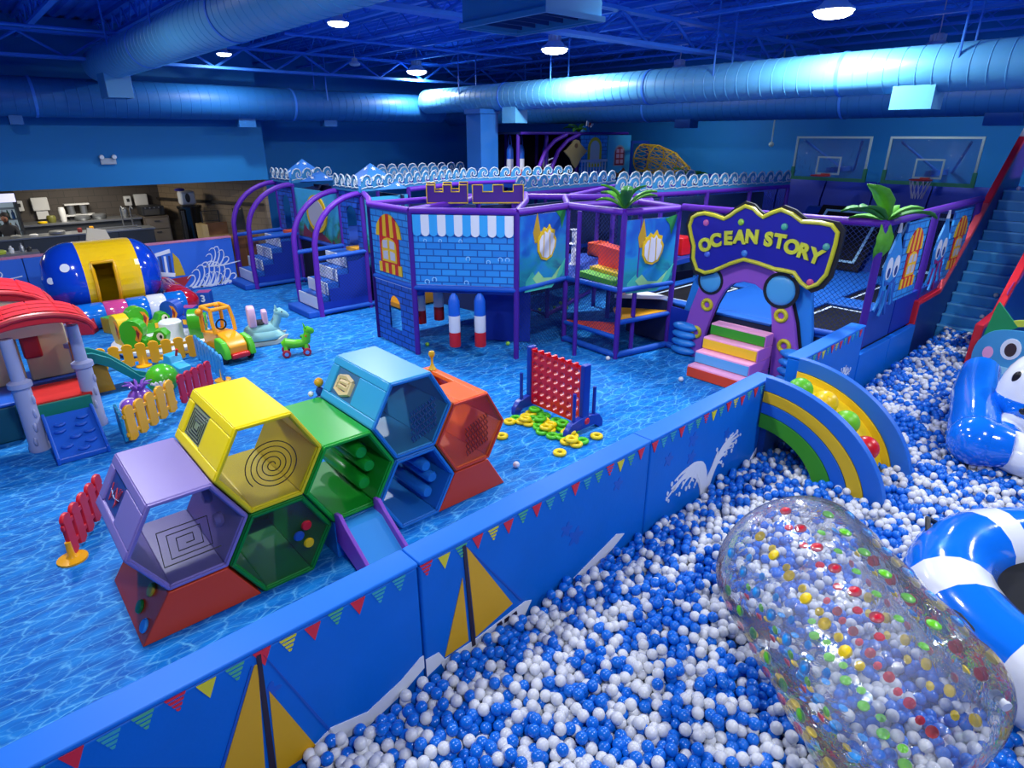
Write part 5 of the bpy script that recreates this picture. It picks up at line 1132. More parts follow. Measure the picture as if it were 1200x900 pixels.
side_pane(o_, cx, cz, mat('pane_navy', '#2a3f86', .3), [([(.2, .2), (.3, .7), (.5, .3), (.7, .8), (.8, .3)], mat('print_red', '#c03a4a', .5), .006), ([(.2, .5), (.5, .6), (.8, .5)], mat('print_pale', '#a0b4d8', .5), .005), ([(.3, .2), (.35, .8)], MC['print_red'], .005)])
for k in range(3): ob('peg', B().lathe([(.001, 0), (.055, .0), (.07, .03), (.055, .07), (.001, .08)], 16, (0, 0, 0)).xf(Matrix.Translation((cx+.33, HY0+.3+.25*k, cz-.12+.12*k)) @ Matrix.Rotation(-PI/2, 4, 'Y')), M_hp, o_, smooth=True)
o_, cx, cz = hexmod(1, 1.5*HH, M_hy, 'yellow hexagon module with round spiral', win=2, back=False); front_pane(o_, cx, cz)
line([(cx+(.02+.215*t_)*math.cos(t_*4.6*2*PI)+.02, cz-.03+(.02+.215*t_)*math.sin(t_*4.6*2*PI)) for t_ in np.linspace(0, 1, 150)], o_, .0045, None, HY0+.004)
side_pane(o_, cx, cz, mat('pane_smoke', '#8a9a78', .3), [(p_, M_blkline, .004) for p_ in spq()])
o_, cx, cz = hexmod(1, .5*HH, M_hdg, 'dark green hexagon module with coloured discs'); front_pane(o_, cx, cz)
for (dx, dz, m) in ((.22, .1, M_red), (.14, .02, mat('disc_blue', '#1e4ea0', .35)), (.22, -.09, M_yel)):
    ob('disc', B().lathe([(.001, -.02), (.04, -.018), (.05, 0), (.04, .018), (.001, .02)], 18, (cx+dx, HY0-.012, cz+dz), 'y'), m, o_, smooth=True)
o_, cx, cz = hexmod(2, HH, M_hg, 'green hexagon module with rollers and slide', back=False)
for k in range(3):
    ob('roller', B().lathe([(.001, HY0+.12), (.055, HY0+.12), (.07, HY0+.14), (.07, HY1-.16), (.055, HY1-.14), (.001, HY1-.14)], 18, (cx+.27-.07*abs(k-1)-.02, 0, cz-.2+.17*k), 'y'), M_hg, o_, smooth=True)
o_, cx, cz = hexmod(3, 1.5*HH, M_hlb, 'light blue hexagon module with picture window', win=2, rim=M_hb); front_pane(o_, cx, cz)
for k in range(9): line([(cx-.02+.035*k+.012*math.sin(q*6), cz-.3+.012*k+.34*q/5) for q in np.linspace(0, 5, 26)], o_, .006, mat('wave_line_navy', '#174a86', .5), HY0+.004)
side_pane(o_, cx, cz, mat('pane_teal', '#3f6f96', .3), [([(.2, .3), (.5, .2), (.8, .3), (.8, .75), (.5, .85), (.2, .7), (.2, .3)], mat('print_cream', '#d8c494', .5), .03), ([(.3, .4), (.7, .45), (.7, .6), (.3, .6), (.3, .4)], MC['print_cream'], .03), ([(.35, .5), (.65, .5)], mat('print_brown', '#6a4a2a', .5), .02)])
o_, cx, cz = hexmod(3, .5*HH, M_hb, 'azure hexagon module with three rollers')
for k in range(3):
    ob('roller', B().lathe([(.001, HY0+.1), (.05, HY0+.1), (.065, HY0+.12), (.065, HY1-.16), (.05, HY1-.14), (.001, HY1-.14)], 18, (cx+.27-.07*abs(k-1)-.02, 0, cz-.18+.16*k), 'y'), M_hb, o_, smooth=True)
o_, cx, cz = hexmod(4, HH, M_ho, 'orange hexagon module with wavy lines', win=1, rim=M_hr); front_pane(o_, cx, cz)
for k in range(9): line([(cx-.06+.035*k+.012*math.sin(q*6), cz-.28+.012*k+.34*q/5) for q in np.linspace(0, 5, 26)], o_, .006, mat('wave_line_maroon', '#8a1f18', .5), HY0+.004)
fin = B().lathe([(.05, 0), (.03, .03), (.014, .07), (.014, .14), (.03, .16), (.04, .19), (.03, .22), (.001, .23)], 16, (3.82, HY1-.12, HH+.41))
ob('finial', fin, mat('finial_gold', '#d8ac14', .35), hx, smooth=True)
cr = B().lathe([(.06, 0), (.07, .1), (.05, .2), (.03, .22), (.045, .27), (.03, .31), (.001, .32)], 16, (2.5, HY1+.08, HH*1.5-.25))
ob('peg_post', cr, mat('peg_post_navy', '#1c3a86', .4), hx, smooth=True)
ob('peg_knob', B().sph((2.5, HY1+.08, HH*1.5+.12), .05, 14, 8), mat('finial_gold2', '#d8a014', .4), hx, smooth=True)
for dz in (-.08, .02): ob('peg_knob', B().sph((2.39, HY1+.06, HH*1.5+dz), .03, 12, 8), M_white, hx, smooth=True)
# red half bases, blue base and the little slide
def base(poly, m, lab): 
    o_ = ob('base_block', B().prism(poly, (0, HY0, 0), X3, Z3, Y3, HY1-HY0), m, hx, bevel=.012); o_['label'] = lab; return o_
q0 = hexp(.79, HH, HS)
bl_ = base([(.29, 0), (1.245, 0), (1.02, HH*.5-.012), (.555, HH*.5-.012)], M_hr, 'red base block with three discs')
for (x, z, m) in ((.75, 5.06, mat('disc_olive', '#b8a41c', .4)), (.36, 5.12, M_dgreen), (.27, 4.9, M_sky)):
    ob('disc', B().lathe([(.001, -.018), (.05, -.016), (.06, 0), (.05, .016), (.001, .02)], 18).xf(Matrix.Translation((.29+.265*x-.012, z, .4*x)) @ Matrix.Rotation(-.99, 4, 'Y')), m, bl_, smooth=True)
base([(3.17, 0), (4.11, 0), (3.87, HH*.5-.012), (3.41, HH*.5-.012)], M_hr, 'plain red base block')
base([(1.99, 0), (2.44, 0), (2.44, HH*.5-.012), (1.99, HH*.5-.012)], M_hb, 'blue base block under the slide')
sl = B().prism([(0, .40), (.16, .40), (.75, .04), (.75, .0), (.68, 0), (0, .36)], (2.03, HY0-.01, 0), (0, -1, 0), Z3, X3, .37); ob('slide_bed', sl, mat('slide_sky', '#2f86cc', .35), hx, smooth=False)
for x in (1.99, 2.40): ob('slide_side', B().prism([(0, .52), (.1, .54), (.2, .46), (.78, .12), (.78, 0), (.6, 0), (0, .2)], (x, HY0-.01, 0), (0, -1, 0), Z3, X3, .04), mat('slide_purple', '#7a3fb0', .4), hx, bevel=.01)
# ================================================================== giant four-in-a-row
c4 = T('four_in_a_row_game', 'giant red and blue four in a row game on the floor', 'game', (5.8, 5.6, 0))
M_c4b = mat('royal_blue_plastic', '#12339c', .35); M_c4r = mat('bright_red_plastic', '#d6121c', .3)
Y0, Y1, z0, z1, X0 = 5.13, 6.07, .13, .93, 5.80; nC, nR = 7, 6; cw, ch = (Y1-Y0)/nC, (z1-z0)/nR
b = B()
for i in range(nC):
    for j in range(nR):
        cy, cz_ = Y0+cw*(i+.5), z0+ch*(j+.5); K = 16; vs = []
        for x_ in (X0-.04, X0+.04):
            for k in range(K):
                a = 2*PI*k/K; ca, sa = math.cos(a), math.sin(a); m_ = max(abs(ca), abs(sa))
                vs.append((x_, cy+cw/2*ca/m_, cz_+ch/2*sa/m_))
            for k in range(K):
                a = 2*PI*k/K; vs.append((x_, cy+.048*math.cos(a), cz_+.048*math.sin(a)))
        fs_ = []
        for k in range(K):
            k2 = (k+1) % K; fs_ += [(k, K+k, K+k2, k2), (2*K+k, 2*K+k2, 3*K+k2, 3*K+k), (K+k, 3*K+k, 3*K+k2, K+k2)]
        b.add(vs, fs_)
b.box(X0-.04, X0+.04, Y0, Y1, z0-.015, z0); b.box(X0-.04, X0+.04, Y0-.01, Y0, z0, z1+.0); b.box(X0-.04, X0+.04, Y1, Y1+.01, z0, z1)
for i in range(nC+1): b.box(X0-.045, X0+.045, Y0+cw*i-.02, Y0+cw*i+.02, z1, z1+.03)
ob('hole_board', b, M_c4r, c4)
for y in (Y0-.055, Y1+.055):
    ob('end_post', B().box(X0-.065, X0+.065, y-.04, y+.04, .1, z1+.06), M_c4b, c4, bevel=.015)
    ob('foot', B().prism([(-.36, 0), (-.28, 0), (-.2, .07), (.2, .07), (.28, 0), (.36, 0), (.36, .1), (.28, .2), (.1, .24), (-.1, .24), (-.28, .2), (-.36, .1)], (X0, y-.045, 0), X3, Z3, Y3, .09), M_c4b, c4, bevel=.012)
    for s_ in (-.2, .2): ob('side_rod', B().cyl((X0+s_, y, .18), (X0+s_, y, .62), .025, n=10), M_c4b, c4, smooth=True)
ob('badge', B().lathe([(.001, 0), (.05, 0), (.04, .012), (.001, .012)], 14, (0, 0, 0)).xf(Matrix.Translation((X0+.02, Y0-.101, .17)) @ Matrix.Rotation(PI/2, 4, 'X')), M_c4r, c4)
rg = B().tor((0, 0, .028), .062, .028, N=22, n=10); rme = {}
for c, m in (('yellow', mat('ring_yellow', '#e8cc10', .35)), ('green', mat('ring_green', '#4fbe1c', .35))):
    me = bpy.data.meshes.new('ring_'+c); me.from_pydata(rg.v, [], rg.f); me.materials.append(m); me.polygons.foreach_set('use_smooth', [True]*len(rg.f)); rme[c] = me
rr_ = random.Random(4)
def ring(x, y, z, c, tx=0, ty=0, lab=None):
    o = bpy.data.objects.new('game_ring', rme[c]); COL.objects.link(o); o.location = (x, y, z); o.rotation_euler = (tx, ty, 0)
    tag(o, lab or '%s plastic game ring in the heap under the four in a row game' % c, 'ring', None if lab else '%s game rings under the red board' % c)
ring(5.22, 5.95, 0, 'yellow', lab='yellow game ring lying alone beside the dark blue foot of the game'); ring(4.84, 5.68, 0, 'yellow', lab='yellow game ring lying alone near the orange hexagon'); ring(5.09, 4.83, 0, 'yellow', lab='yellow game ring lying alone near the padded wall')
pts = []
for k in range(400):
    t_ = rr_.random(); y = 6.0-1.15*t_; x = 5.56+rr_.uniform(-.22, .2)
    if all((x-a)**2+(y-b_)**2 > .118**2 for a, b_ in pts) and abs(y-4.98) > .0: pts.append((x, y))
pts = [p for p in pts if not (p[1] < 5.02 and p[0] > 5.45)][:26]
for k, (x, y) in enumerate(pts): ring(x, y, 0, 'green' if k % 2 else 'yellow')
for k in range(12):
    a, b_ = rr_.sample(pts, 2) if k < 2 else (pts[2*k % len(pts)], min((p for p in pts if p != pts[2*k % len(pts)]), key=lambda p: (p[0]-pts[2*k % len(pts)][0])**2+(p[1]-pts[2*k % len(pts)][1])**2))
    if k < 2: continue
    ring((a[0]+b_[0])/2, (a[1]+b_[1])/2, .054, 'yellow' if k % 3 else 'green', rr_.uniform(-.12, .12), rr_.uniform(-.12, .12))
for (x, y, c) in ((5.55, 4.86, 'green'), (5.8, 4.83, 'yellow')): ring(x, y, 0, c, lab='%s game ring beside the foot of the game by the padded wall' % c)
# ================================================================== toddler corner
def vault(cx, hw, zc, zp, th, n=14):
    th = th*1.3   # arched roof profile in XZ
    up_ = [(cx+hw*math.sin(a), zc+(zp-zc)*math.cos(a)) for a in np.linspace(-PI/2, PI/2, n)]
    lo_ = [(cx+(hw-.03)*math.sin(a), zc-.02+(zp-zc-th)*math.cos(a)) for a in np.linspace(PI/2, -PI/2, n)]
    return up_+lo_
ph = T('toddler_playhouse', 'grey pillared toddler playhouse with red arched roofs and blue climbing slab', 'playhouse', (.45, 10.1, 0))
M_roof = mat('roof_red', '#d8262e', .4); M_pil = mat('pillar_lavender_grey', '#a3aacb', .5); M_tan = mat('panel_tan', '#f0d8a4', .5); M_teal = mat('slide_teal', '#0f8080', .4); M_dteal = mat('base_teal', '#0c5468', .5); M_grip = mat('slab_blue', '#1358c0', .4)
def roof(cx, hw, zc, zp, y0, y1):
    r_ = ob('roof', B().prism(vault(cx, hw, zc, zp, .1), (0, y0, 0), X3, Z3, Y3, y1-y0), M_roof, ph, bevel=.02)
    ob('roof_lip', B().tube([(cx+hw*1.0*math.sin(a), y0-.005, zc-.03+(zp-zc)*math.cos(a)) for a in np.linspace(-PI/2, PI/2, 14)], .035, 8), M_roof, r_, smooth=True)
    for j in range(3):
        for i in range(6):
            a0, a1 = -PI/2+.15+(PI-.3)*i/6, -PI/2+.15+(PI-.3)*(i+1)/6-.03; yy0, yy1 = y0+.04+(y1-y0)*j/3, y0+.01+(y1-y0)*(j+1)/3
            vs = [(cx+(hw+.012)*math.sin(a), y, zc+(zp-zc+.012)*math.cos(a)) for y in (yy0, yy1) for a in (a0, (a0+a1)/2, a1)]
            ob('roof_tile', B().add(vs, [(0, 3, 4, 1), (1, 4, 5, 2)]), M_roof, r_, smooth=True)
roof(.44, .58, 1.53, 1.8, 9.25, 9.98); roof(.12, .76, 1.3, 1.9, 10.5, 11.5)
for (x, y, h_) in ((.12, 9.42, 1.5), (.84, 9.78, 1.46), (-.35, 10.9, 1.3), (.86, 10.95, 1.2)):
    c = ob('pillar', B().lathe([(.001, 0), (.115, 0), (.12, .04), (.105, .1), (.1, .86), (.13, .88), (.13, .94), (.075, .97), (.07, h_), (.001, h_)], 16, (x, y, 0)), M_pil, ph, smooth=True)
    if y < 10:
        for k, z in enumerate((.15, .34, .52, .7)): ob('leaf_relief', B().sph((x+.1*math.cos(-1.8+.4*k), y+.1*math.sin(-1.8+.4*k), z), .05, 10, 6, sc=(.5, .5, 1.3)), M_pil, c, smooth=True)
ob('deck', B().box(.15, .85, 9.64, 10.4, .5, .54), mat('deck_red', '#c8201e', .45), ph); ob('deck', B().box(-.4, .85, 10.4, 11.4, .42, .48), mat('deck_blue', '#1a48a8', .45), ph)
ob('riser_panel', B().box(.17, .82, 9.58, 9.64, .12, .52), mat('riser_teal', '#128070', .45), ph)
slab = B().prism([(0, 0), (.06, 0), (.72, .34), (.72, .41), (.64, .41), (0, .07)], (.24, 8.74, 0), Y3, Z3, X3, .54); sb_ = ob('climbing_slab', slab, M_grip, ph, bevel=.015)
for x in (.225, .76): ob('slab_edge', B().prism([(0, 0), (.08, 0), (.74, .36), (.74, .45), (.64, .45), (0, .1)], (x, 8.72, 0), Y3, Z3, X3, .04), M_grip, sb_, bevel=.012)
sd = Vector((0, .64, .34)).normalized(); snn = Vector((0, -.34, .64)).normalized()
for (s_, t_) in ((.08, .3), (.17, .14), (.18, .40), (.3, .26), (.34, .42), (.44, .12), (.48, .36), (.55, .14), (.6, .4)):
    p = Vector((.24+t_, 8.74, .068))+sd*s_+snn*.018
    ob('grip', B().tube([p+Vector((-.055, 0, 0))+sd*.015, p+Vector((-.02, 0, 0))-sd*.01, p+Vector((.02, 0, 0))-sd*.01, p+Vector((.055, 0, 0))+sd*.015], .024, 8), M_grip, sb_, smooth=True)
ob('side_panel', B().box(.82, .88, 9.95, 10.75, .5, 1.0).box(.83, .87, 10.0, 10.7, 1.0, 1.08), mat('panel_amber', '#e89a10', .45), ph, bevel=.02)
ob('tan_panel', B().box(.3, .84, 10.86, 10.94, .48, 1.25), M_tan, ph, bevel=.02); ob('tan_panel', B().box(-.4, .25, 10.86, 10.94, .48, 1.3), M_tan, ph, bevel=.02); ob('tan_gable', B().prism([(.2+.6*math.sin(a), 1.2+.55*math.cos(a)) for a in np.linspace(-PI/2, PI/2, 12)], (0, 10.56, 0), X3, Z3, Y3, .08), M_tan, ph)
ob('base_box', B().box(-.5, .02, 9.9, 10.6, 0, .5), M_dteal, ph, bevel=.03); ob('base_lid', B().box(-.52, .03, 9.88, 10.62, .5, .55), M_grip, ph, bevel=.02)
ob('red_seat', B().box(.28, .5, 10.7, 10.85, .85, 1.2), mat('seat_maroon', '#b0202a', .45), ph, bevel=.03)
sp_ = [(.9, .62), (1.1, .6), (1.3, .48), (1.5, .27), (1.66, .08), (1.8, .02)]
lo = [(x, z-.05) for x, z in sp_][::-1]
ob('slide_bed', B().prism([(x, max(0, z)) for x, z in sp_+lo], (0, 10.98, 0), X3, Z3, Y3, .36), M_teal, ph)
for y in (10.95, 11.3): ob('slide_side', B().prism([(x, z+.1) for x, z in sp_]+[(x, max(0, z-.07)) for x, z in sp_[::-1]], (0, y, 0), X3, Z3, Y3, .045), M_teal, ph, bevel=.012)
ob('slide_support', B().prism([(.95, 0), (1.3, 0), (1.25, .42), (.95, .5)], (0, 11.1, 0), X3, Z3, Y3, .1), mat('support_amber', '#c89018', .5), ph)
# ------------------------------------------------------------------ picket fences
def fence(p, q, n, m, label, foot=None, h=.42):
    d = Vector((q[0]-p[0], q[1]-p[1], 0)); L = d.length; d.normalize(); nn = Vector((d.y, -d.x, 0)); o0 = Vector((p[0], p[1], 0))
    t = T('picket_fence', label, 'fence', ((p[0]+q[0])/2, (p[1]+q[1])/2, 0))
    w_ = L/n
    for i in range(n):
        c = w_*(i+.5); hw = w_*.37
        prof = [(c-hw, .05), (c, .02), (c+hw, .05), (c+hw, h-.07)]+[(c+hw*1.15*math.cos(a), h-.05+hw*.9*math.sin(a)) for a in np.linspace(0, PI, 7)]+[(c-hw, h-.07)]
        ob('picket', B().prism(prof, o0-nn*.02, d, Z3, nn, .04), m, t, bevel=.008)
    for z in (.11, h-.13): ob('rail', B().prism([(0, z), (L, z), (L, z+.05), (0, z+.05)], o0-nn*.014, d, Z3, nn, .028), m, t, bevel=.005)
    for f in (foot or ()):
        c = o0+d*L*f
        ob('foot', B().lathe([(.001, 0), (.13, 0), (.13, .02), (.05, .035), (.03, .06), (.025, .2), (.001, .2)], 18, tuple(c)), M_oyel, t, smooth=True)
    return t
fence((1.02, 12.15), (2.8, 11.85), 9, M_oyel, 'long amber picket fence in front of the green snail carousel', (.5,))
fence((2.74, 11.78), (2.72, 10.2), 8, mat('fence_sky', '#2f8ed0', .4), 'sky blue picket fence beside the toy car', (.9,), .46)
fence((2.5, 10.08), (1.9, 9.66), 5, mat('fence_crimson', '#c21c3c', .4), 'crimson picket fence behind the yellow hexagon', None, .5)
fence((1.82, 9.55), (1.02, 8.78), 5, M_oyel, 'short amber picket fence in front of the green ball', None, .5)
fence((1.0, 8.78), (1.03, 9.35), 4, mat('fence_teal', '#1f8fb8', .4), 'teal picket fence beside the blue climbing slab', None, .42)
fence((.05, 6.45), (.5, 7.25), 5, mat('fence_red', '#d41a2a', .4), 'bright red picket fence with yellow foot by the lilac hexagon', (.02,), .46)
# ------------------------------------------------------------------ balls and small toys
tag(ob('bumpy_ball', B().sph((1.86, 10.42, .24), .24, 24, 16), mat('ball_green', '#46b41a', .25, coat=.4), smooth=True), 'shiny green knobbly ball behind the amber fence', 'ball')
t = T('octopus_toy', 'purple inflatable octopus toy with spiky tentacles behind the fence', 'toy', (1.55, 10.1, 0)); t.scale = (.9, .9, .9); t.location = (1.44, 9.95, 0); M_oct = mat('octopus_purple', '#7c4ab4', .3, coat=.4)
ob('body', B().sph((1.55, 10.1, .2), .19, 20, 12, sc=(1, 1, .95)), M_oct, t, smooth=True); ob('body_lobe', B().sph((1.36, 9.98, .14), .14, 16, 10), M_oct, t, smooth=True)
for k in range(8):
    a = 2*PI*k/8; ob('tentacle', B().tube([(1.55+.06*math.cos(a), 10.1+.06*math.sin(a), .36), (1.55+.13*math.cos(a), 10.1+.13*math.sin(a), .46), (1.55+.22*math.cos(a), 10.1+.22*math.sin(a), .47)], [.03, .025, .008], 6), M_oct, t, smooth=True)
for k in range(3): ob('stripe', B().tor((1.36, 9.98, .14), .142, .012, N=20, n=6).xf(Matrix.Translation((1.36, 9.98, .14)) @ Matrix.Rotation(.6*k+.4, 4, 'X') @ Matrix.Translation((-1.36, -9.98, -.14))), mat('stripe_lilac', '#d8c8ec', .4), t, smooth=True)
t = T('crab_toy', 'small white toy with raised claws next to the green ball', 'toy', (1.74, 9.95, 0)); ob('body', B().sph((1.74, 9.95, .12), .1, 14, 10), M_white, t, smooth=True)
for k in range(5): a = -.9+.45*k; ob('claw', B().tube([(1.74, 9.95, .18), (1.74+.1*math.sin(a), 9.95, .3+.04*math.cos(a)), (1.74+.16*math.sin(a), 9.95, .36)], [.02, .018, .022], 6), M_white, t, smooth=True)
tag(ob('floor_disc', B().lathe([(.001, .0), (.09, 0), (.1, .02), (.09, .04), (.001, .045)], 18, (4.78, 11.75, 0)), M_green, smooth=True), 'small green disc lying on the floor by the stairs', 'toy')
for k, (x, y) in enumerate(((6.1, 10.3), (6.3, 9.6), (7.5, 8.6), (9.7, 10.0), (10.1, 9.9), (10.5, 10.1), (10.3, 9.7), (10.9, 10.15))):
    o = bpy.data.objects.new('green_ball', meW.copy() if k == 0 else bpy.data.objects['green_ball'].data); COL.objects.link(o); o.location = (x, y, BR)
    if k == 0: o.data.materials.clear(); o.data.materials.append(mat('lime_small_ball', '#8cc840', .35))
    tag(o, 'small lime ball lying on the floor under the climbing frame', 'ball', 'lime balls under the climbing frame')
# ------------------------------------------------------------------ snail carousel
ca = T('snail_carousel', 'toddler carousel with green snail seats around a white drum', 'carousel', (2.5, 13.0, 0))
ob('platform', B().lathe([(.001, .06), (.84, .06), (.88, .1), (.88, .15), (.84, .18), (.001, .18)], 36, (2.5, 13.0, 0)), M_white, ca, smooth=True)
ob('hub', B().lathe([(.001, .18), (.2, .18), (.2, .5), (.17, .53), (.001, .53)], 24, (2.62, 12.8, 0)), M_white, ca, smooth=True)
ob('floor_ring', B().lathe([(.7, 0), (.8, 0), (.8, .06), (.7, .06)], 30, (2.5, 13.0, 0)), mat('ring_indigo', '#2a2f9c', .4), ca)
M_sn = mat('snail_green', '#3da81c', .3); M_sny = mat('snail_yellow', '#e8bc10', .35)
def snail(ang, r0, m, flip):
    cx, cy = 2.5+r0*math.cos(ang), 13.0+r0*math.sin(ang); tx = ang+PI/2*flip
    ex = Vector((math.cos(tx), math.sin(tx), 0)); ez = ex.cross(Z3); o0 = Vector((cx, cy, .18))
    prof = [(-.32, .0), (.12, 0), (.2, .08), (.34, .12), (.38, .26), (.3, .36), (.18, .34), (.12, .22), (0, .18), (-.08, .22)]+[(-.2+.2*math.cos(a), .36+.2*math.sin(a)) for a in np.linspace(-.7, PI, 9)]+[(-.4, .2)]
    s_ = ob('snail_seat', B().prism(prof, o0-ez*.11, ex, Z3, ez, .22), m, ca, bevel=.035, seg=3)
    for sd_ in (-1, 1):
        oo = o0+ez*sd_*.112
        ob('face', B().prism([(.27+.06*math.cos(a), .24+.075*math.sin(a)) for a in np.linspace(0, 2*PI, 14, endpoint=False)], oo, ex, Z3, ez*sd_, .008), mat('face_cream', '#e4dcc0', .5), s_)
        ob('pupil', B().prism([(.285+.025*math.cos(a), .24+.035*math.sin(a)) for a in np.linspace(0, 2*PI, 10, endpoint=False)], oo+ez*sd_*.008, ex, Z3, ez*sd_, .004), M_blk, s_)
        ob('swirl', B().prism([(-.1, .12), (-.02, .3), (-.08, .44), (-.16, .46), (-.1, .34), (-.16, .2)], oo, ex, Z3, ez*sd_, .008), mat('swirl_orange', '#e08a1c', .5), s_)
        ob('swirl_core', B().prism([(-.1, .2), (-.06, .32), (-.1, .4), (-.12, .32)], oo+ez*sd_*.008, ex, Z3, ez*sd_, .004), mat('swirl_maroon', '#8a1c24', .5), s_)
        ob('badge', B().prism([(.06, .08), (.14, .08), (.14, .18), (.06, .18)], oo, ex, Z3, ez*sd_, .008), mat('badge_amber', '#f0b01c', .5), s_)
snail(-2.15, .68, M_sn, 1); snail(1.75, .55, M_sn, -1); snail(-.45, .66, M_sn, 1); snail(3.35, .62, M_sny, 1); snail(.75, .7, mat('snail_blue', '#1c4cb0', .35), -1)
# ------------------------------------------------------------------ toy car
tcx, tcy = 3.2, 11.6
tcar = T('toy_car', 'orange cab toy car with green fenders and red bumper', 'toy car', (tcx, tcy, 0), .12)
def car(nm, b, m, **k): return ob(nm, b, m, tcar, local=True, **k)
M_car = mat('car_amber', '#f0a010', .35); M_carg = mat('car_green', '#4cb81c', .35); M_tyre = mat('tyre_black', '#16171a', .6)
car('hood', B().prism([(-.55, .14), (-.55, .32), (-.42, .44), (-.1, .5), (.5, .42), (.5, .14)], (-.17, 0, 0), Y3, Z3, X3, .34), M_car, bevel=.03)
car('bumper', B().box(-.17, .17, -.62, -.5, .1, .2), M_red, bevel=.03)
for s_ in (-1, 1):
    car('fender', B().prism([(-.62, .12), (-.6, .3), (-.5, .42), (-.25, .46), (-.2, .3), (-.25, .12)], (s_*.23-.055, 0, 0), Y3, Z3, X3, .11), M_carg, bevel=.025)
    for y in (-.42, .36):
        w_ = car('wheel', B().lathe([(.001, -.05), (.09, -.05), (.12, -.03), (.12, .03), (.09, .05), (.001, .05)], 20, (s_*.24, y, .12), 'x'), M_tyre, smooth=True)
        ob('hub_cap', B().lathe([(.001, s_*.055), (.06, s_*.055), (.06, s_*.04)], 14, (s_*.24, y, .12), 'x'), M_white, w_, smooth=True, local=True)
    for (y0, z0, y1, z1) in ((-.12, .48, -.02, .9), (.42, .42, .36, .9)): car('cab_post', B().tube([(s_*.18, y0, z0), (s_*.19, (y0+y1)/2, (z0+z1)/2), (s_*.17, y1, z1)], .035, 8), M_car, smooth=True)
    car('cab_rail', B().tube([(s_*.17, -.02, .9), (s_*.17, .36, .9)], .035, 8), M_car, smooth=True)
for y in (-.02, .36): car('cab_rail', B().tube([(-.17, y, .9), (.17, y, .9)], .035, 8), M_car, smooth=True)
car('steering_wheel', B().tor((0, .02, .6), .09, .015, 'y', 20, 6), M_tyre, smooth=True); car('horn', B().sph((-.24, .3, .82), .07, 14, 8), M_car, smooth=True); car('roof_light', B().sph((0, .1, .95), .045, 12, 8), M_car, smooth=True); car('seat', B().box(-.15, .15, .15, .45, .3, .42), M_sn, bevel=.03)
# cyan ride-on behind the fence
t = T('ride_on_truck', 'cyan ride-on toy truck with red wheels behind the blue fence', 'ride-on toy', (2.2, 11.05, 0), .3)
for nm, b, m in (('body', B().prism([(-.3, .1), (-.3, .24), (-.1, .28), (-.06, .4), (.1, .42), (.14, .3), (.3, .26), (.3, .1)], (-.11, 0, 0), Y3, Z3, X3, .22), mat('truck_cyan', '#2fa4d0', .35)), ('handle', B().cyl((0, -.1, .4), (0, -.16, .52), .02, n=8), M_red), ('seat', B().box(-.09, .09, .05, .28, .28, .32), M_oyel)):
    ob(nm, b, m, t, local=True, bevel=.02 if nm != 'handle' else 0)
for s_ in (-1, 1):
    for y in (-.2, .2): ob('wheel', B().lathe([(.001, -.03), (.07, -.03), (.09, -.02), (.09, .02), (.07, .03), (.001, .03)], 16, (s_*.13, y, .09), 'x'), mat('wheel_red', '#c03020', .4), t, smooth=True, local=True)
# rocking horse
rhs = T('rocking_horse', 'pale mint rocking horse with a pink saddle backrest', 'rocking horse', (3.98, 11.85, 0), -.25); rhs.scale = (1.12, 1.12, 1.12)
M_mint = mat('mint_plastic', '#8ac2c0', .35); M_rp = mat('pale_pink_plastic', '#dcb4cc', .4)
for s_ in (-1, 1):
    ob('rocker', B().prism([(-.4, .16), (-.36, .06), (-.2, 0), (.2, 0), (.36, .06), (.42, .16), (.36, .16), (.2, .08), (-.2, .08), (-.34, .16)], (0, s_*.13-.02, 0), X3, Z3, Y3, .04), mat('rocker_cream', '#c8cbb8', .4), rhs, local=True, bevel=.01)
ob('body', B().sph((0, 0, .24), .2, 20, 12, sc=(1.5, .72, .85)), M_mint, rhs, local=True, smooth=True); ob('skirt', B().lathe([(.36, .1), (.38, .14), (.3, .24), (.2, .3)], 24, (0, 0, 0), sx=1, sy=.5), M_mint, rhs, local=True, smooth=True)
ob('neck', B().tube([(.2, 0, .3), (.27, 0, .42), (.3, 0, .5)], [.09, .075, .07], 12), M_mint, rhs, local=True, smooth=True); ob('head', B().tube([(.24, 0, .54), (.32, 0, .54), (.42, 0, .47), (.46, 0, .44)], [.05, .08, .06, .035], 12), M_mint, rhs, local=True, smooth=True)
for s_ in (-1, 1): ob('ear', B().cyl((.28, s_*.04, .59), (.27, s_*.05, .66), .025, .005, n=8), M_mint, rhs, local=True); ob('eye', B().sph((.36, s_*.06, .55), .015, 8, 6), M_blk, rhs, local=True)
ob('saddle', B().sph((-.02, 0, .39), .12, 14, 8, sc=(1.2, 1, .4)), M_blk, rhs, local=True, smooth=True)
ob('backrest', B().prism([(-.14, 0), (.14, 0), (.16, .2), (.12, .34), (0, .36), (-.12, .34), (-.16, .2)], (-.2, 0, .34), Y3, Z3, X3, .13), M_rp, rhs, local=True, bevel=.03); ob('front_rest', B().prism([(-.1, 0), (.1, 0), (.1, .24), (-.1, .24)], (.03, 0, .36), Y3, Z3, X3, .09), M_rp, rhs, local=True, bevel=.025)
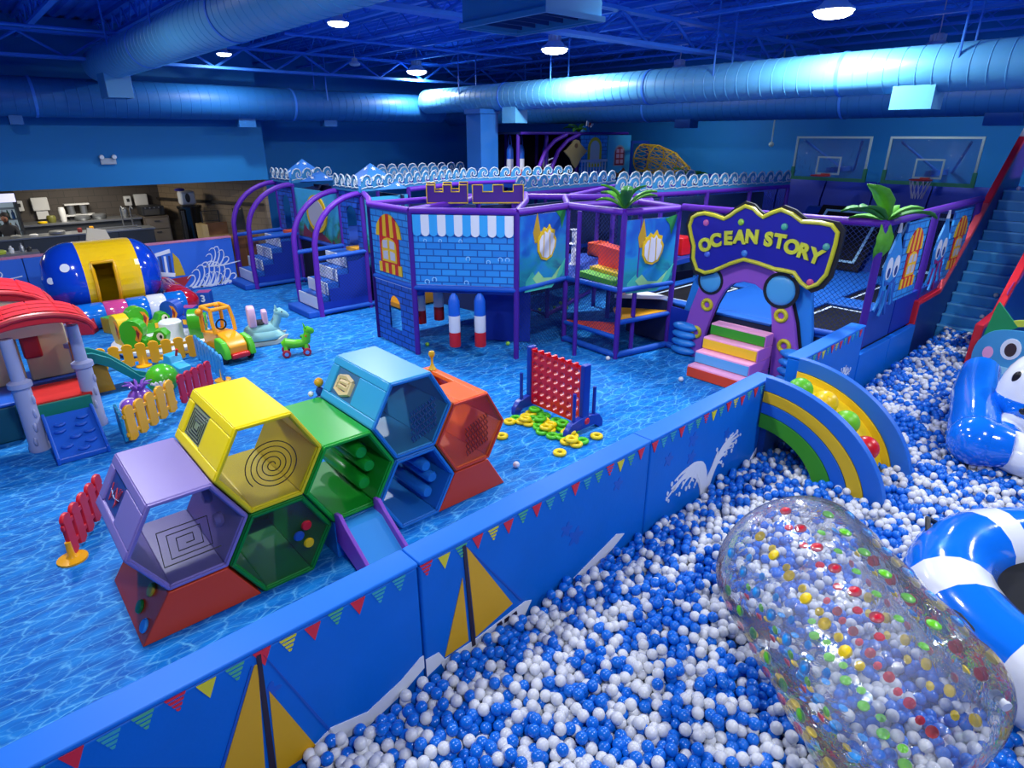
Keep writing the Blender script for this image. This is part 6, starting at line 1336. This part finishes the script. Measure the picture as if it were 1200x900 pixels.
# green animal scooter
sc_ = T('animal_scooter', 'lime green animal scooter with red wheels', 'ride-on toy', (4.22, 10.8, 0), -.35)
ob('body', B().tube([(-.26, 0, .22), (-.2, 0, .24), (-.05, 0, .21), (.1, 0, .21), (.17, 0, .26), (.2, 0, .36), (.21, 0, .42)], [.05, .1, .085, .08, .085, .07, .06], 14), mat('scooter_lime', '#5cc41c', .35), sc_, local=True, smooth=True)
ob('head', B().tube([(.15, 0, .44), (.21, 0, .46), (.29, 0, .42), (.32, 0, .4)], [.04, .075, .06, .03], 12), MC['scooter_lime'], sc_, local=True, smooth=True)
for s_ in (-1, 1):
    ob('ear', B().cyl((.17, s_*.04, .51), (.15, s_*.05, .58), .022, .006, n=8), MC['scooter_lime'], sc_, local=True); ob('handle', B().cyl((.17, s_*.05, .36), (.17, s_*.15, .38), .014, n=8), M_red, sc_, local=True)
    for x in (-.2, .16):
        ob('leg', B().cyl((x, s_*.06, .2), (x, s_*.11, .08), .035, n=8), MC['scooter_lime'], sc_, local=True, smooth=True)
        w_ = ob('wheel', B().lathe([(.001, -.025), (.06, -.025), (.075, -.015), (.075, .015), (.06, .025), (.001, .025)], 18, (x, s_*.15, .076), 'y'), mat('wheel_wine', '#a81c34', .4), sc_, local=True, smooth=True)
        ob('hub_cap', B().lathe([(.001, s_*.03), (.035, s_*.028), (.04, s_*.02)], 12, (x, s_*.15, .076), 'y'), mat('hub_blue', '#6a9ad8', .4), w_, local=True, smooth=True)
# foam number cubes
def cube(x, y, rz, s_, cs, label, digit=None, top=None):
    t = T('foam_cube', label, 'foam cube', (x, y, 0), rz, 'foam cubes near the inflatable capsule')
    ob('cube_body', B().box(-s_/2, s_/2, -s_/2, s_/2, 0, s_), cs, t, local=True, bevel=.015)
    if top: ob('top_face', B().box(-s_/2+.01, s_/2-.01, -s_/2+.01, s_/2-.01, s_, s_+.006), top, t, local=True)
    for k, c in enumerate(digit or ()):
        cu = bpy.data.curves.new('digit', 'FONT'); cu.body = c; cu.size = s_*.75; cu.align_x = 'CENTER'; cu.align_y = 'CENTER'; cu.extrude = .004; cu.offset = .006
        tmp = bpy.data.objects.new('tmp', cu); COL.objects.link(tmp); dg = bpy.context.evaluated_depsgraph_get(); dg.update(); me = bpy.data.meshes.new_from_object(tmp.evaluated_get(dg)); bpy.data.objects.remove(tmp)
        me.transform(Matrix.Translation((0, -s_/2-.004, s_/2)) @ Matrix.Rotation(PI/2, 4, 'X')); me.materials.clear(); me.materials.append(M_white); o = bpy.data.objects.new('digit', me); COL.objects.link(o); o.parent = t
M_cb = mat('cube_blue', '#164fa8', .5)
cube(1.53, 14.95, -.5, .3, mat('cube_red', '#b01c30', .5), 'red foam cube in front of the blue and pink tube', top=M_cb); cube(1.98, 14.7, .4, .32, mat('cube_ochre', '#b0902c', .5), 'ochre and green foam cube beside the snail carousel', top=M_green)
cube(4.12, 15.9, -.55, .3, M_cb, 'blue foam cube with white digit 3 and pink top', '3', mat('cube_pink', '#b84a8a', .5)); cube(3.9, 16.6, -.4, .28, M_cb, 'plain blue foam cube by the wave print'); cube(3.45, 14.7, -.6, .28, M_cb, 'pink topped blue foam cube behind the toy car', None, MC['cube_pink'])
# ------------------------------------------------------------------ inflatable capsule on its tube base
ic = T('inflatable_capsule', 'glossy blue and yellow inflatable capsule with a door opening', 'inflatable', (2.2, 16.15, .05))
M_cb2 = mat('capsule_blue', '#0d3fc0', .12, .6, coat=.5); M_cy = mat('capsule_yellow', '#f2c400', .12, .6, coat=.5)
cz, R_, hl = .93, .76, 1.12
def capr(x): 
    e = max(0, abs(x)-(hl-.62)); return R_*math.sqrt(max(0, 1-(e/.62)**2))**.8
def seg(x0, x1, n, rad=0): return [(max(.002, capr(x)+rad), x) for x in np.linspace(x0, x1, n)]
for a, c in ((-hl, -.42), (.62, hl)): ob('capsule_end', B().lathe(seg(a, c, 14), 36, (2.2, 16.15, cz), 'x'), M_cb2, ic, smooth=True)
# yellow middle with a real doorway facing the play area
mid = B(); xs = np.linspace(-.42, .62, 14); K = 36
def cp(x, k, rad=0): a = 2*PI*k/K; return (2.2+x, 16.15+(capr(x)+rad)*math.cos(a), cz+(capr(x)+rad)*math.sin(a))
for i in range(13):
    for k in range(K):
        if 2 <= i <= 6 and 15 <= k <= 22: continue
        mid.add([cp(xs[i], k), cp(xs[i+1], k), cp(xs[i+1], k+1), cp(xs[i], k+1)], [(0, 1, 2, 3)])
ob('capsule_middle', mid, M_cy, ic, smooth=True)
dfr = [cp(xs[2], k, .02) for k in range(15, 24)]+[cp(xs[7], k, .02) for k in range(23, 14, -1)]
ob('door_frame', B().tube(dfr, .04, 8, closed=True), mat('door_amber', '#e8a800', .2, coat=.4), ic, smooth=True)
ob('rear_window', B().add([cp(x, k, .01) for x in (xs[3], xs[7]) for k in (0, 1, 2, 3)], [(0, 1, 5, 4), (1, 2, 6, 5), (2, 3, 7, 6)]), mat('window_film', '#a8b8cc', .2), ic)
for (x, k, s_) in ((-.72, 15.2, .09), (-1.0, 17, .07)):
    p = Vector(cp(x, k, .005)); n_ = (p-Vector((2.2+x*.6, 16.15, cz))).normalized(); q = n_.to_track_quat('Z', 'Y').to_matrix().to_4x4()
    ob('round_patch', B().lathe([(.001, .01), (s_, .006), (s_, 0)], 18).xf(Matrix.Translation(p) @ q), M_white, ic, smooth=True)
it = T('inflatable_tube_base', 'striped inflatable tube ring lying under the capsule', 'inflatable', (2.2, 15.95, 0))
tube_c = [(-1.05, 'r'), (-.82, 'b'), (-.25, 'p'), (.08, 'b'), (.45, 'w'), (.8, 'b'), (1.3, 'r')]
cm = {'r': mat('tube_red', '#c01424', .15, coat=.5), 'b': mat('tube_blue', '#1070d0', .15, coat=.5), 'p': mat('tube_pink', '#d0488c', .15, coat=.5), 'w': M_iwh}
xe = [-1.15, -.85, -.32, .1, .5, .85, 1.25]
for y0_, nm in ((15.2, 'front'), (17.0, 'rear')):
    for i in range(6):
        a, c = xe[i], xe[i+1]; k = 'bpbwb'[i-1] if i else 'r'
        ob('tube_section', B().lathe([(.25, a), (.275, a+.03), (.275, c-.03), (.25, c)] if i else [(.05, a-.12), (.2, a-.05), (.262, a+.05), (.275, c-.03), (.25, c)], 24, (2.25, y0_, .275), 'x'), cm[k], it, smooth=True)
    ob('tube_end', B().sph((2.25+1.25, y0_+.1, .275), .27, 20, 12, sc=(1.25, 1.1, 1)), cm['r'], it, smooth=True)
for x in (1.02, 3.55): ob('tube_section', B().lathe([(.24, 15.3), (.27, 15.35), (.27, 16.85), (.24, 16.9)], 24, (x, 0, .275), 'y'), cm['r'], it, smooth=True)
Z_B_ = 1.28
tag(ob('foam_board', B().prism([(0, 0), (.62, 0), (.5, .42), (.14, .5)], (2.18, 17.66, Z_B_), X3, Z3, Y3, .06), mat('board_cream', '#d8d0b8', .5)), 'cream foam board lying on the padded wall behind the capsule', 'board')
# ------------------------------------------------------------------ padded wall in front of the kitchen
bw = T('padded_wall', 'blue padded wall with pink top edge and sea prints below the kitchen', 'padded wall', (1.5, 17.7, 0))
Z_B = 1.28
for a, c in ((-6.5, -4.0), (-4.0, -1.6), (-1.6, .95), (.95, 3.35), (3.35, 5.5)):
    pnl = ob('pad_panel', B().box(a+.006, c-.006, 17.6, 17.8, 0, Z_B-.03), mat('pad_royal', '#2a68d0', .45), bw, bevel=.02); ob('pink_edge', B().box(a, c, 17.59, 17.81, Z_B-.03, Z_B), mat('edge_pink', '#c07a9c', .5), pnl)
frw = (Vector((0, 17.6, 0)), X3, Vector((0, -1, 0)))
art('boat_hull', [(3.35, .34), (4.35, .38), (4.1, .1), (3.5, .06)], frw, mat('boat_red', '#a8242c', .5), pnl); art('boat_sail', [(3.95, .42), (4.0, 1.02), (4.12, .85), (4.2, .42)], frw, mat('boat_sail', '#c8a81c', .5), pnl)
for k in range(4): art('boat_sail_stripe', [(3.55+.1*k, .45), (3.61+.1*k, .45), (3.63+.1*k, .95), (3.58+.1*k, .95)], frw, M_foam if k % 2 == 0 else mat('stripe_navy', '#203a80', .5), pnl)
art('boat_boom', [(3.4, .92), (3.95, 1.02), (3.95, 1.12), (3.4, 1.0)], frw, M_foam, pnl, .006); art('boat_boom', [(3.4, .5), (3.95, .4), (3.97, .5), (3.4, .62)], frw, M_foam, pnl, .006)
def surf(x0, z0, sc, seed, n=7):
    r_ = random.Random(seed)
    for k in range(n):
        a = x0+.13*k*sc; h_ = (.2+.42*math.sin(PI*(k+.8)/n))*sc
        art('surf_print', stroke(bez((a, z0), (a+.28*sc, z0+h_*.55), (a+.2*sc, z0+h_)), .05*sc, .02*sc), frw, M_foam, pnl, .0005*k)
        art('surf_print', stroke(bez((a+.2*sc, z0+h_), (a+.12*sc, z0+h_+.05*sc), (a+.03*sc, z0+h_-.06*sc)), .035*sc, .012*sc), frw, M_foam, pnl, .0005*k+.0002)
    art('surf_print', stroke([(x0-.1*sc, z0+.02), (x0+.5*sc, z0), (x0+1.1*sc, z0+.06)], .05*sc, .03*sc), frw, M_foam, pnl)
surf(4.2, .06, 1.0, 1, 9); surf(4.75, .55, .8, 2, 5); surf(.1, .8, .7, 5, 4); surf(4.5, .04, .6, 6, 9)
M_kk = None
# ================================================================== kitchen beyond the padded wall
M_stl = mat('stainless', '#8f9294', .35, metal=.7); M_ctr = mat('counter_charcoal', '#3b3d40', .45); M_cab = mat('cabinet_taupe', '#5a5148', .55); M_dk = mat('dark_grey', '#26282b', .5); M_wp = mat('dispenser_white', '#d4d4d0', .45); M_wood = mat('wood_brown', '#7a5230', .55, noise=.2); M_ply = mat('plywood', '#b89a62', .6)
def kt_(name, label, cat, b, m, bevel=0, smooth=False): return tag(ob(name, b, m, None, bevel=bevel, smooth=smooth), label, cat)
t = T('kitchen_counter', 'long back kitchen counter with steel top along the taupe wall', 'counter', (2.3, 23.6, 0))
ob('carcass', B().box(1.52, 4.55, 23.25, 24.18, 0, 1.3), M_ctr, t); ob('worktop', B().box(1.52, 4.6, 23.18, 24.18, 1.3, 1.35), M_stl, t)
t = T('serving_counter', 'charcoal serving counter with steel top in front of the kitchen', 'counter', (1.5, 22, 0))
for a, c in ((-5, -1), (-1, 1.3), (1.3, 2.6), (2.6, 3.6), (3.6, 4.55)): ob('door', B().box(a+.01, c-.01, 21.72, 21.75, .1, 1.12), M_ctr, t)
ob('carcass', B().box(-5, 4.56, 21.75, 22.4, 0, 1.14), M_dk, t); ob('worktop', B().box(-5, 4.6, 21.68, 22.45, 1.14, 1.18), M_stl, t)
t = T('low_shelf', 'grey low service shelf with bottles beside the padded wall', 'shelf', (.7, 18.6, 0)); ob('top', B().box(.35, 1.35, 18.2, 18.7, 1.22, 1.27), M_stl, t)
for x in (.4, 1.3): ob('leg', B().box(x-.03, x+.03, 18.25, 18.65, 0, 1.22), M_dk, t)
for k, (x, z, h_, m, lb) in enumerate(((.6, 1.27, .08, mat('bowl_lime', '#a8b83a', .5), 'lime bowl'), (.85, 1.27, .16, M_wp, 'white bottle'), (1.05, 1.27, .2, M_stl, 'steel bottle'), (1.18, 1.27, .12, M_dk, 'dark cup'))):
    kt_('bottle' if k else 'bowl', lb+' standing on the low service shelf', 'tableware', B().lathe([(.001, z), (.05 if k else .14, z), (.05 if k else .16, z+h_*.6), (.02 if k else .15, z+h_*.8), (.02 if k else .12, z+h_), (.001, z+h_)], 14, (x, 18.45, 0)), m, smooth=True)
def dispenser(x, z, w_, h_, label, slot):
    t = T('dispenser', label, 'dispenser', (x, 24.1, z)); ob('case', B().box(x-w_/2, x+w_/2, 24.02, 24.19, z, z+h_), M_wp, t, bevel=.02)
    if slot: ob('window', B().box(x-.04, x+.04, 24.01, 24.02, z+h_*.4, z+h_*.75), M_dk, t)
    else: ob('paper', B().box(x-w_*.35, x+w_*.35, 24.06, 24.08, z-.25, z), M_wp, t)
dispenser(1.6, 1.68, .2, .3, 'white soap dispenser beside the lit fridge', True); dispenser(2.12, 1.66, .42, .38, 'white towel dispenser with hanging paper beside the fridge', False); dispenser(4.47, 1.65, .2, .3, 'white soap dispenser near the tan wall', True); dispenser(4.86, 1.63, .38, .36, 'white towel dispenser near the tan wall', False)
t = T('drinks_fridge', 'glass door drinks fridge with lit shelves in the kitchen', 'fridge', (.95, 23.1, 0))
ob('cabinet', B().box(.4, 1.5, 22.85, 23.5, 0, .1).box(.4, .46, 22.85, 23.5, .1, 2.15).box(1.44, 1.5, 22.85, 23.5, .1, 2.15).box(.4, 1.5, 22.85, 23.5, 2.15, 2.3).box(.4, 1.5, 23.44, 23.5, .1, 2.15), M_dk, t)
ob('lit_sign', B().box(.42, 1.48, 22.83, 22.85, 2.05, 2.28), mat('fridge_sign', '#d8d4f0', .4, emit='#cfd0ff', es=.9), t)
ob('back_light', B().box(.47, 1.43, 23.40, 23.43, .2, 2.05), mat('fridge_back', '#aab8c4', .4, emit='#b8ccd8', es=.35), t)
for z in (.5, .85, 1.2, 1.55, 1.85): ob('shelf', B().box(.46, 1.44, 22.95, 23.42, z, z+.02), M_stl, t)
rk = random.Random(9)
for z in (.52, .87, 1.22, 1.57):
    for k in range(8):
        c = rk.choice(['#c8c8d0', '#1c7a5a', '#8a2a3a', '#d8c43a', '#3a6aa8', '#e0e0e4'])
        kt_('drink_bottle', {'#c8c8d0': 'silver', '#1c7a5a': 'green', '#8a2a3a': 'maroon', '#d8c43a': 'yellow', '#3a6aa8': 'blue', '#e0e0e4': 'white'}[c]+' drink bottle on the %s shelf of the lit fridge' % {.52: 'lowest', .87: 'second', 1.22: 'third', 1.57: 'upper'}[z], 'bottle', B().lathe([(.001, z), (.04, z), (.04, z+.16), (.015, z+.2), (.015, z+.25), (.001, z+.25)], 10, (.54+.115*k, 23.1, 0)), mat('drink'+c, c, .3), smooth=True)['group'] = 'drink bottles in the fridge'
t = T('faucet', 'tall steel double faucet at the kitchen sink', 'faucet', (3.95, 22.3, 1.18))
for dx in (0, .25): ob('spout', B().tube([(3.9+dx, 22.35, 1.18), (3.9+dx, 22.35, 1.7), (3.92+dx, 22.28, 1.8), (3.94+dx, 22.15, 1.72)], .02, 8), M_stl, t, smooth=True)
t = T('kitchen_sink', 'dark sink basin set in the serving counter', 'sink', (3.75, 22.1, 1.18)); ob('basin', B().box(3.2, 4.2, 21.85, 22.3, 1.18, 1.2), M_dk, t); ob('rim', B().box(3.15, 4.25, 21.8, 21.85, 1.18, 1.22).box(3.15, 4.25, 22.3, 22.35, 1.18, 1.22), M_stl, t)
items = [('blender', 2.55, 23.5, 1.35, .09, .42, M_wp, 'white blender on the back counter'), ('coffee_jar', 2.25, 23.55, 1.35, .12, .2, mat('jar_olive', '#6a6a2a', .5), 'olive storage jar on the back counter'), ('steam_pan', 3.05, 23.6, 1.35, .22, .14, M_stl, 'steel pan on the back counter'), ('steam_pan', 3.5, 23.6, 1.35, .2, .16, M_stl, 'second steel pan on the back counter, nearer the sink'),
         ('bowl', 1.6, 21.95, 1.18, .1, .06, M_wp, 'white bowl on the serving counter'), ('tray_stack', 2.15, 22.0, 1.18, .2, .1, M_stl, 'stack of steel trays on the serving counter'), ('mug', 2.7, 22.0, 1.18, .06, .12, mat('mug_red', '#8a2a2a', .5), 'red mug on the serving counter'), ('mug', 3.0, 22.0, 1.18, .06, .14, M_oyel, 'amber mug on the serving counter'), ('bowl', 1.2, 21.95, 1.18, .12, .07, mat('bowl_grey', '#8a8a84', .5), 'grey bowl on the serving counter'), ('bowl', 2.0, 23.4, 1.35, .12, .06, M_yel, 'yellow bowl on the back counter'), ('kettle', 4.2, 23.5, 1.35, .1, .3, M_stl, 'steel kettle on the back counter')]
for nm, x, y, z, r_, h_, m, lb in items:
    kt_(nm, lb, 'kitchenware', B().lathe([(.001, z), (r_*.85, z), (r_, z+h_*.3), (r_, z+h_*.8), (r_*.8, z+h_), (r_*.3, z+h_), (.001, z+h_*.98)], 16, (x, y, 0)), m, smooth=True)
t = T('slush_machine', 'chrome slush machine with lid rack on the back counter', 'machine', (3.0, 23.8, 1.35)); ob('lid_rack', B().box(2.7, 3.35, 23.85, 24.1, 1.78, 1.82), M_wp, t)
for x in (2.85, 3.18): ob('tank', B().lathe([(.001, 1.5), (.1, 1.5), (.1, 1.76), (.001, 1.78)], 14, (x, 23.95, 0)), M_stl, t, smooth=True)
ob('drip_tray', B().box(2.6, 3.45, 23.75, 24.1, 1.46, 1.5), M_wp, t); ob('foot', B().box(2.75, 3.3, 23.85, 24.05, 1.35, 1.46), M_dk, t)
t = T('oven', 'countertop oven on a taupe cabinet by the tan wall', 'oven', (4.95, 23.5, 1.35)); ob('case', B().box(4.65, 5.3, 23.2, 23.9, 1.36, 1.66), M_dk, t, bevel=.02); ob('glass', B().box(4.7, 5.15, 23.185, 23.2, 1.4, 1.58), mat('oven_glass', '#4a4a48', .2), t)
for k in range(4): ob('knob', B().lathe([(.001, 23.17), (.02, 23.17), (.02, 23.2)], 10, (4.75+.13*k, 0, 1.62), 'y'), M_stl, t)
t = T('kitchen_cabinet', 'taupe two drawer cabinet by the tan wall', 'cabinet', (4.95, 23.4, 0)); ob('carcass', B().box(4.62, 5.35, 23.05, 23.95, 0, 1.355), M_cab, t)
for z0, z1 in ((.15, .55), (.58, .95), (.98, 1.3)): d_ = ob('drawer', B().box(4.66, 5.31, 23.02, 23.05, z0, z1), mat('drawer_taupe', '#6a6055', .55), t); ob('handle', B().box(4.9, 5.05, 23.0, 23.02, z1-.1, z1-.07), M_dk, d_)
t = T('steel_boiler', 'black and chrome cylinder boiler with a white machine on top', 'boiler', (5.75, 22.0, 0))
ob('drum', B().lathe([(.001, 0), (.33, 0), (.33, 1.62), (.36, 1.66), (.36, 1.72), (.001, 1.74)], 24, (5.75, 22.0, 0)), mat('drum_chrome', '#3a3c3e', .2, metal=.8), t, smooth=True); ob('strap', B().box(5.42, 5.5, 21.7, 21.76, .1, 1.6), M_dk, t)
t = T('white_machine', 'white rounded machine with black oval panel on the chrome boiler', 'machine', (5.75, 22.0, 1.74)); ob('case', B().box(5.5, 5.95, 21.8, 22.2, 1.745, 2.18), M_wp, t, bevel=.08); ob('oval_panel', B().prism([(5.7+.07*math.cos(a), 1.97+.14*math.sin(a)) for a in np.linspace(0, 2*PI, 18, endpoint=False)], (0, 21.795, 0), X3, Z3, Y3, -.01), M_dk, t); ob('purple_bow', B().sph((5.55, 21.95, 2.22), .1, 10, 6, sc=(1.6, .6, .5)), mat('bow_violet', '#5a4ab0', .5), t, smooth=True)
kt_('bucket', 'small grey bucket beside the chrome boiler', 'bucket', B().lathe([(.001, 0), (.14, 0), (.19, .68), (.2, .7), (.17, .7), (.13, .05), (.001, .04)], 18, (5.2, 21.3, 0)), M_cab, smooth=True)
t = T('wooden_crate', 'open plywood crate with dark slats by the tan wall', 'crate', (5.95, 20.6, 0))
ob('side', B().box(5.55, 5.72, 20.3, 20.9, 0, 1.3), M_ply, t); ob('back', B().box(5.72, 6.45, 20.84, 20.9, 0, 1.28), M_wood, t); ob('shelf', B().box(5.72, 6.45, 20.3, 20.84, .86, .9), M_ply, t); ob('slat', B().box(5.72, 6.45, 20.3, 20.34, .05, .84), M_wood, t)
t = T('wire_rack', 'black wire rack standing against the tan wall', 'rack', (6.1, 21.3, 0))
for x in (5.85, 6.35): ob('upright', B().cyl((x, 21.2, 0), (x, 21.2, 1.6), .02, n=6), M_dk, t)
for z in (.4, .9, 1.3, 1.6): ob('wire_shelf', B().tube([(5.85, 21.2, z), (6.35, 21.2, z)], .012, 6), M_dk, t)
t = T('wooden_chest', 'brown wooden cabinet standing behind the first stair entrance', 'cabinet', (6.1, 18.6, 0)); ob('carcass', B().box(5.7, 6.5, 18.4, 18.9, 0, 1.15), M_wood, t, bevel=.01); 
for x in (5.74, 6.12): ob('door', B().box(x, x+.34, 18.37, 18.4, .08, 1.1), mat('door_walnut', '#6a4020', .5), t)
t = T('folding_easel', 'small black framed stand near the tan wall', 'stand', (6.55, 20.0, 0)); ob('frame', B().tube([(6.4, 19.95, 0), (6.42, 20.0, 1.75), (6.7, 20.0, 1.75), (6.75, 19.95, 0)], .02, 6), M_dk, t); ob('panel', B().box(6.43, 6.7, 20.0, 20.02, 1.1, 1.7), M_dk, t)
# person in dark clothes by the fridge
pv = [(0, 0, .9), (0, 0, 1.12), (0, 0, 1.36), (0, .0, 1.47), (0, -.01, 1.55), (0, -.02, 1.66), (-.1, 0, .88), (-.11, -.01, .48), (-.12, .02, .07), (-.12, -.1, .04), (.1, 0, .88), (.11, -.02, .48), (.12, .02, .07), (.12, -.1, .04), (-.18, 0, 1.38), (-.25, -.02, 1.12), (-.22, -.18, .95), (.18, 0, 1.38), (.25, -.04, 1.12), (.16, -.24, 1.02)]
pe = [(0, 1), (1, 2), (2, 3), (3, 4), (4, 5), (0, 6), (6, 7), (7, 8), (8, 9), (0, 10), (10, 11), (11, 12), (12, 13), (2, 14), (14, 15), (15, 16), (2, 17), (17, 18), (18, 19)]
pr = [.15, .15, .16, .07, .06, .11, .1, .07, .05, .045, .1, .07, .05, .045, .07, .055, .045, .07, .055, .045]
me = bpy.data.meshes.new('person'); me.from_pydata(pv, pe, []); po = bpy.data.objects.new('person', me); COL.objects.link(po); po.location = (1.12, 22.68, 0); po.rotation_euler = (0, 0, -.4)
sm = po.modifiers.new('skin', 'SKIN'); sm.use_smooth_shade = True; me.skin_vertices[0].data[0].use_root = True
for i, r_ in enumerate(pr): me.skin_vertices[0].data[i].radius = (r_, r_*.8)
sb = po.modifiers.new('sub', 'SUBSURF'); sb.levels = 2; sb.render_levels = 2
me.materials.append(mat('dark_clothes', '#1b1c22', .8)); tag(po, 'person in dark clothes standing by the lit drinks fridge', 'person')
hb = ob('face', B().sph((0, -.055, 1.64), .09, 16, 12, sc=(.85, .8, 1.15)), mat('skin_tone', '#8a5a44', .6), po, smooth=True, local=True)
ob('hair', B().sph((0, .01, 1.70), .115, 16, 10, sc=(.95, 1.05, .95)), mat('hair_black', '#141214', .7), po, smooth=True, local=True)
ob('nose', B().sph((0, -.135, 1.63), .018, 8, 6), MC['skin_tone'], hb, smooth=True, local=True)
for s_ in (-1, 1): ob('hand', B().sph((s_*.2, -.24, 1.0), .045, 10, 8, sc=(.8, 1.3, .6)), MC['skin_tone'], po, smooth=True, local=True)
# unseen panel lamps added to brighten the kitchen
for k, x in enumerate((-1.5, 3.0)):
    t = T('added_panel_lamp', 'added unseen panel lamp in the lowered kitchen ceiling', 'lamp', (x, 22.2, 2.9), group='added kitchen ceiling lamps'); ob('panel', B().box(x-.6, x+.6, 21.9, 22.5, 2.93, 2.96), mat('added_panel_lit', '#ffffff', .4, emit='#fff4e0', es=3), t)
    ld = bpy.data.lights.new('added_panel_light', 'AREA'); ld.size = 1.0; ld.energy = 90; ld.color = (1, .93, .82); lo = bpy.data.objects.new('added_panel_light', ld); COL.objects.link(lo); lo.parent = t; lo.location = (0, 0, .02)
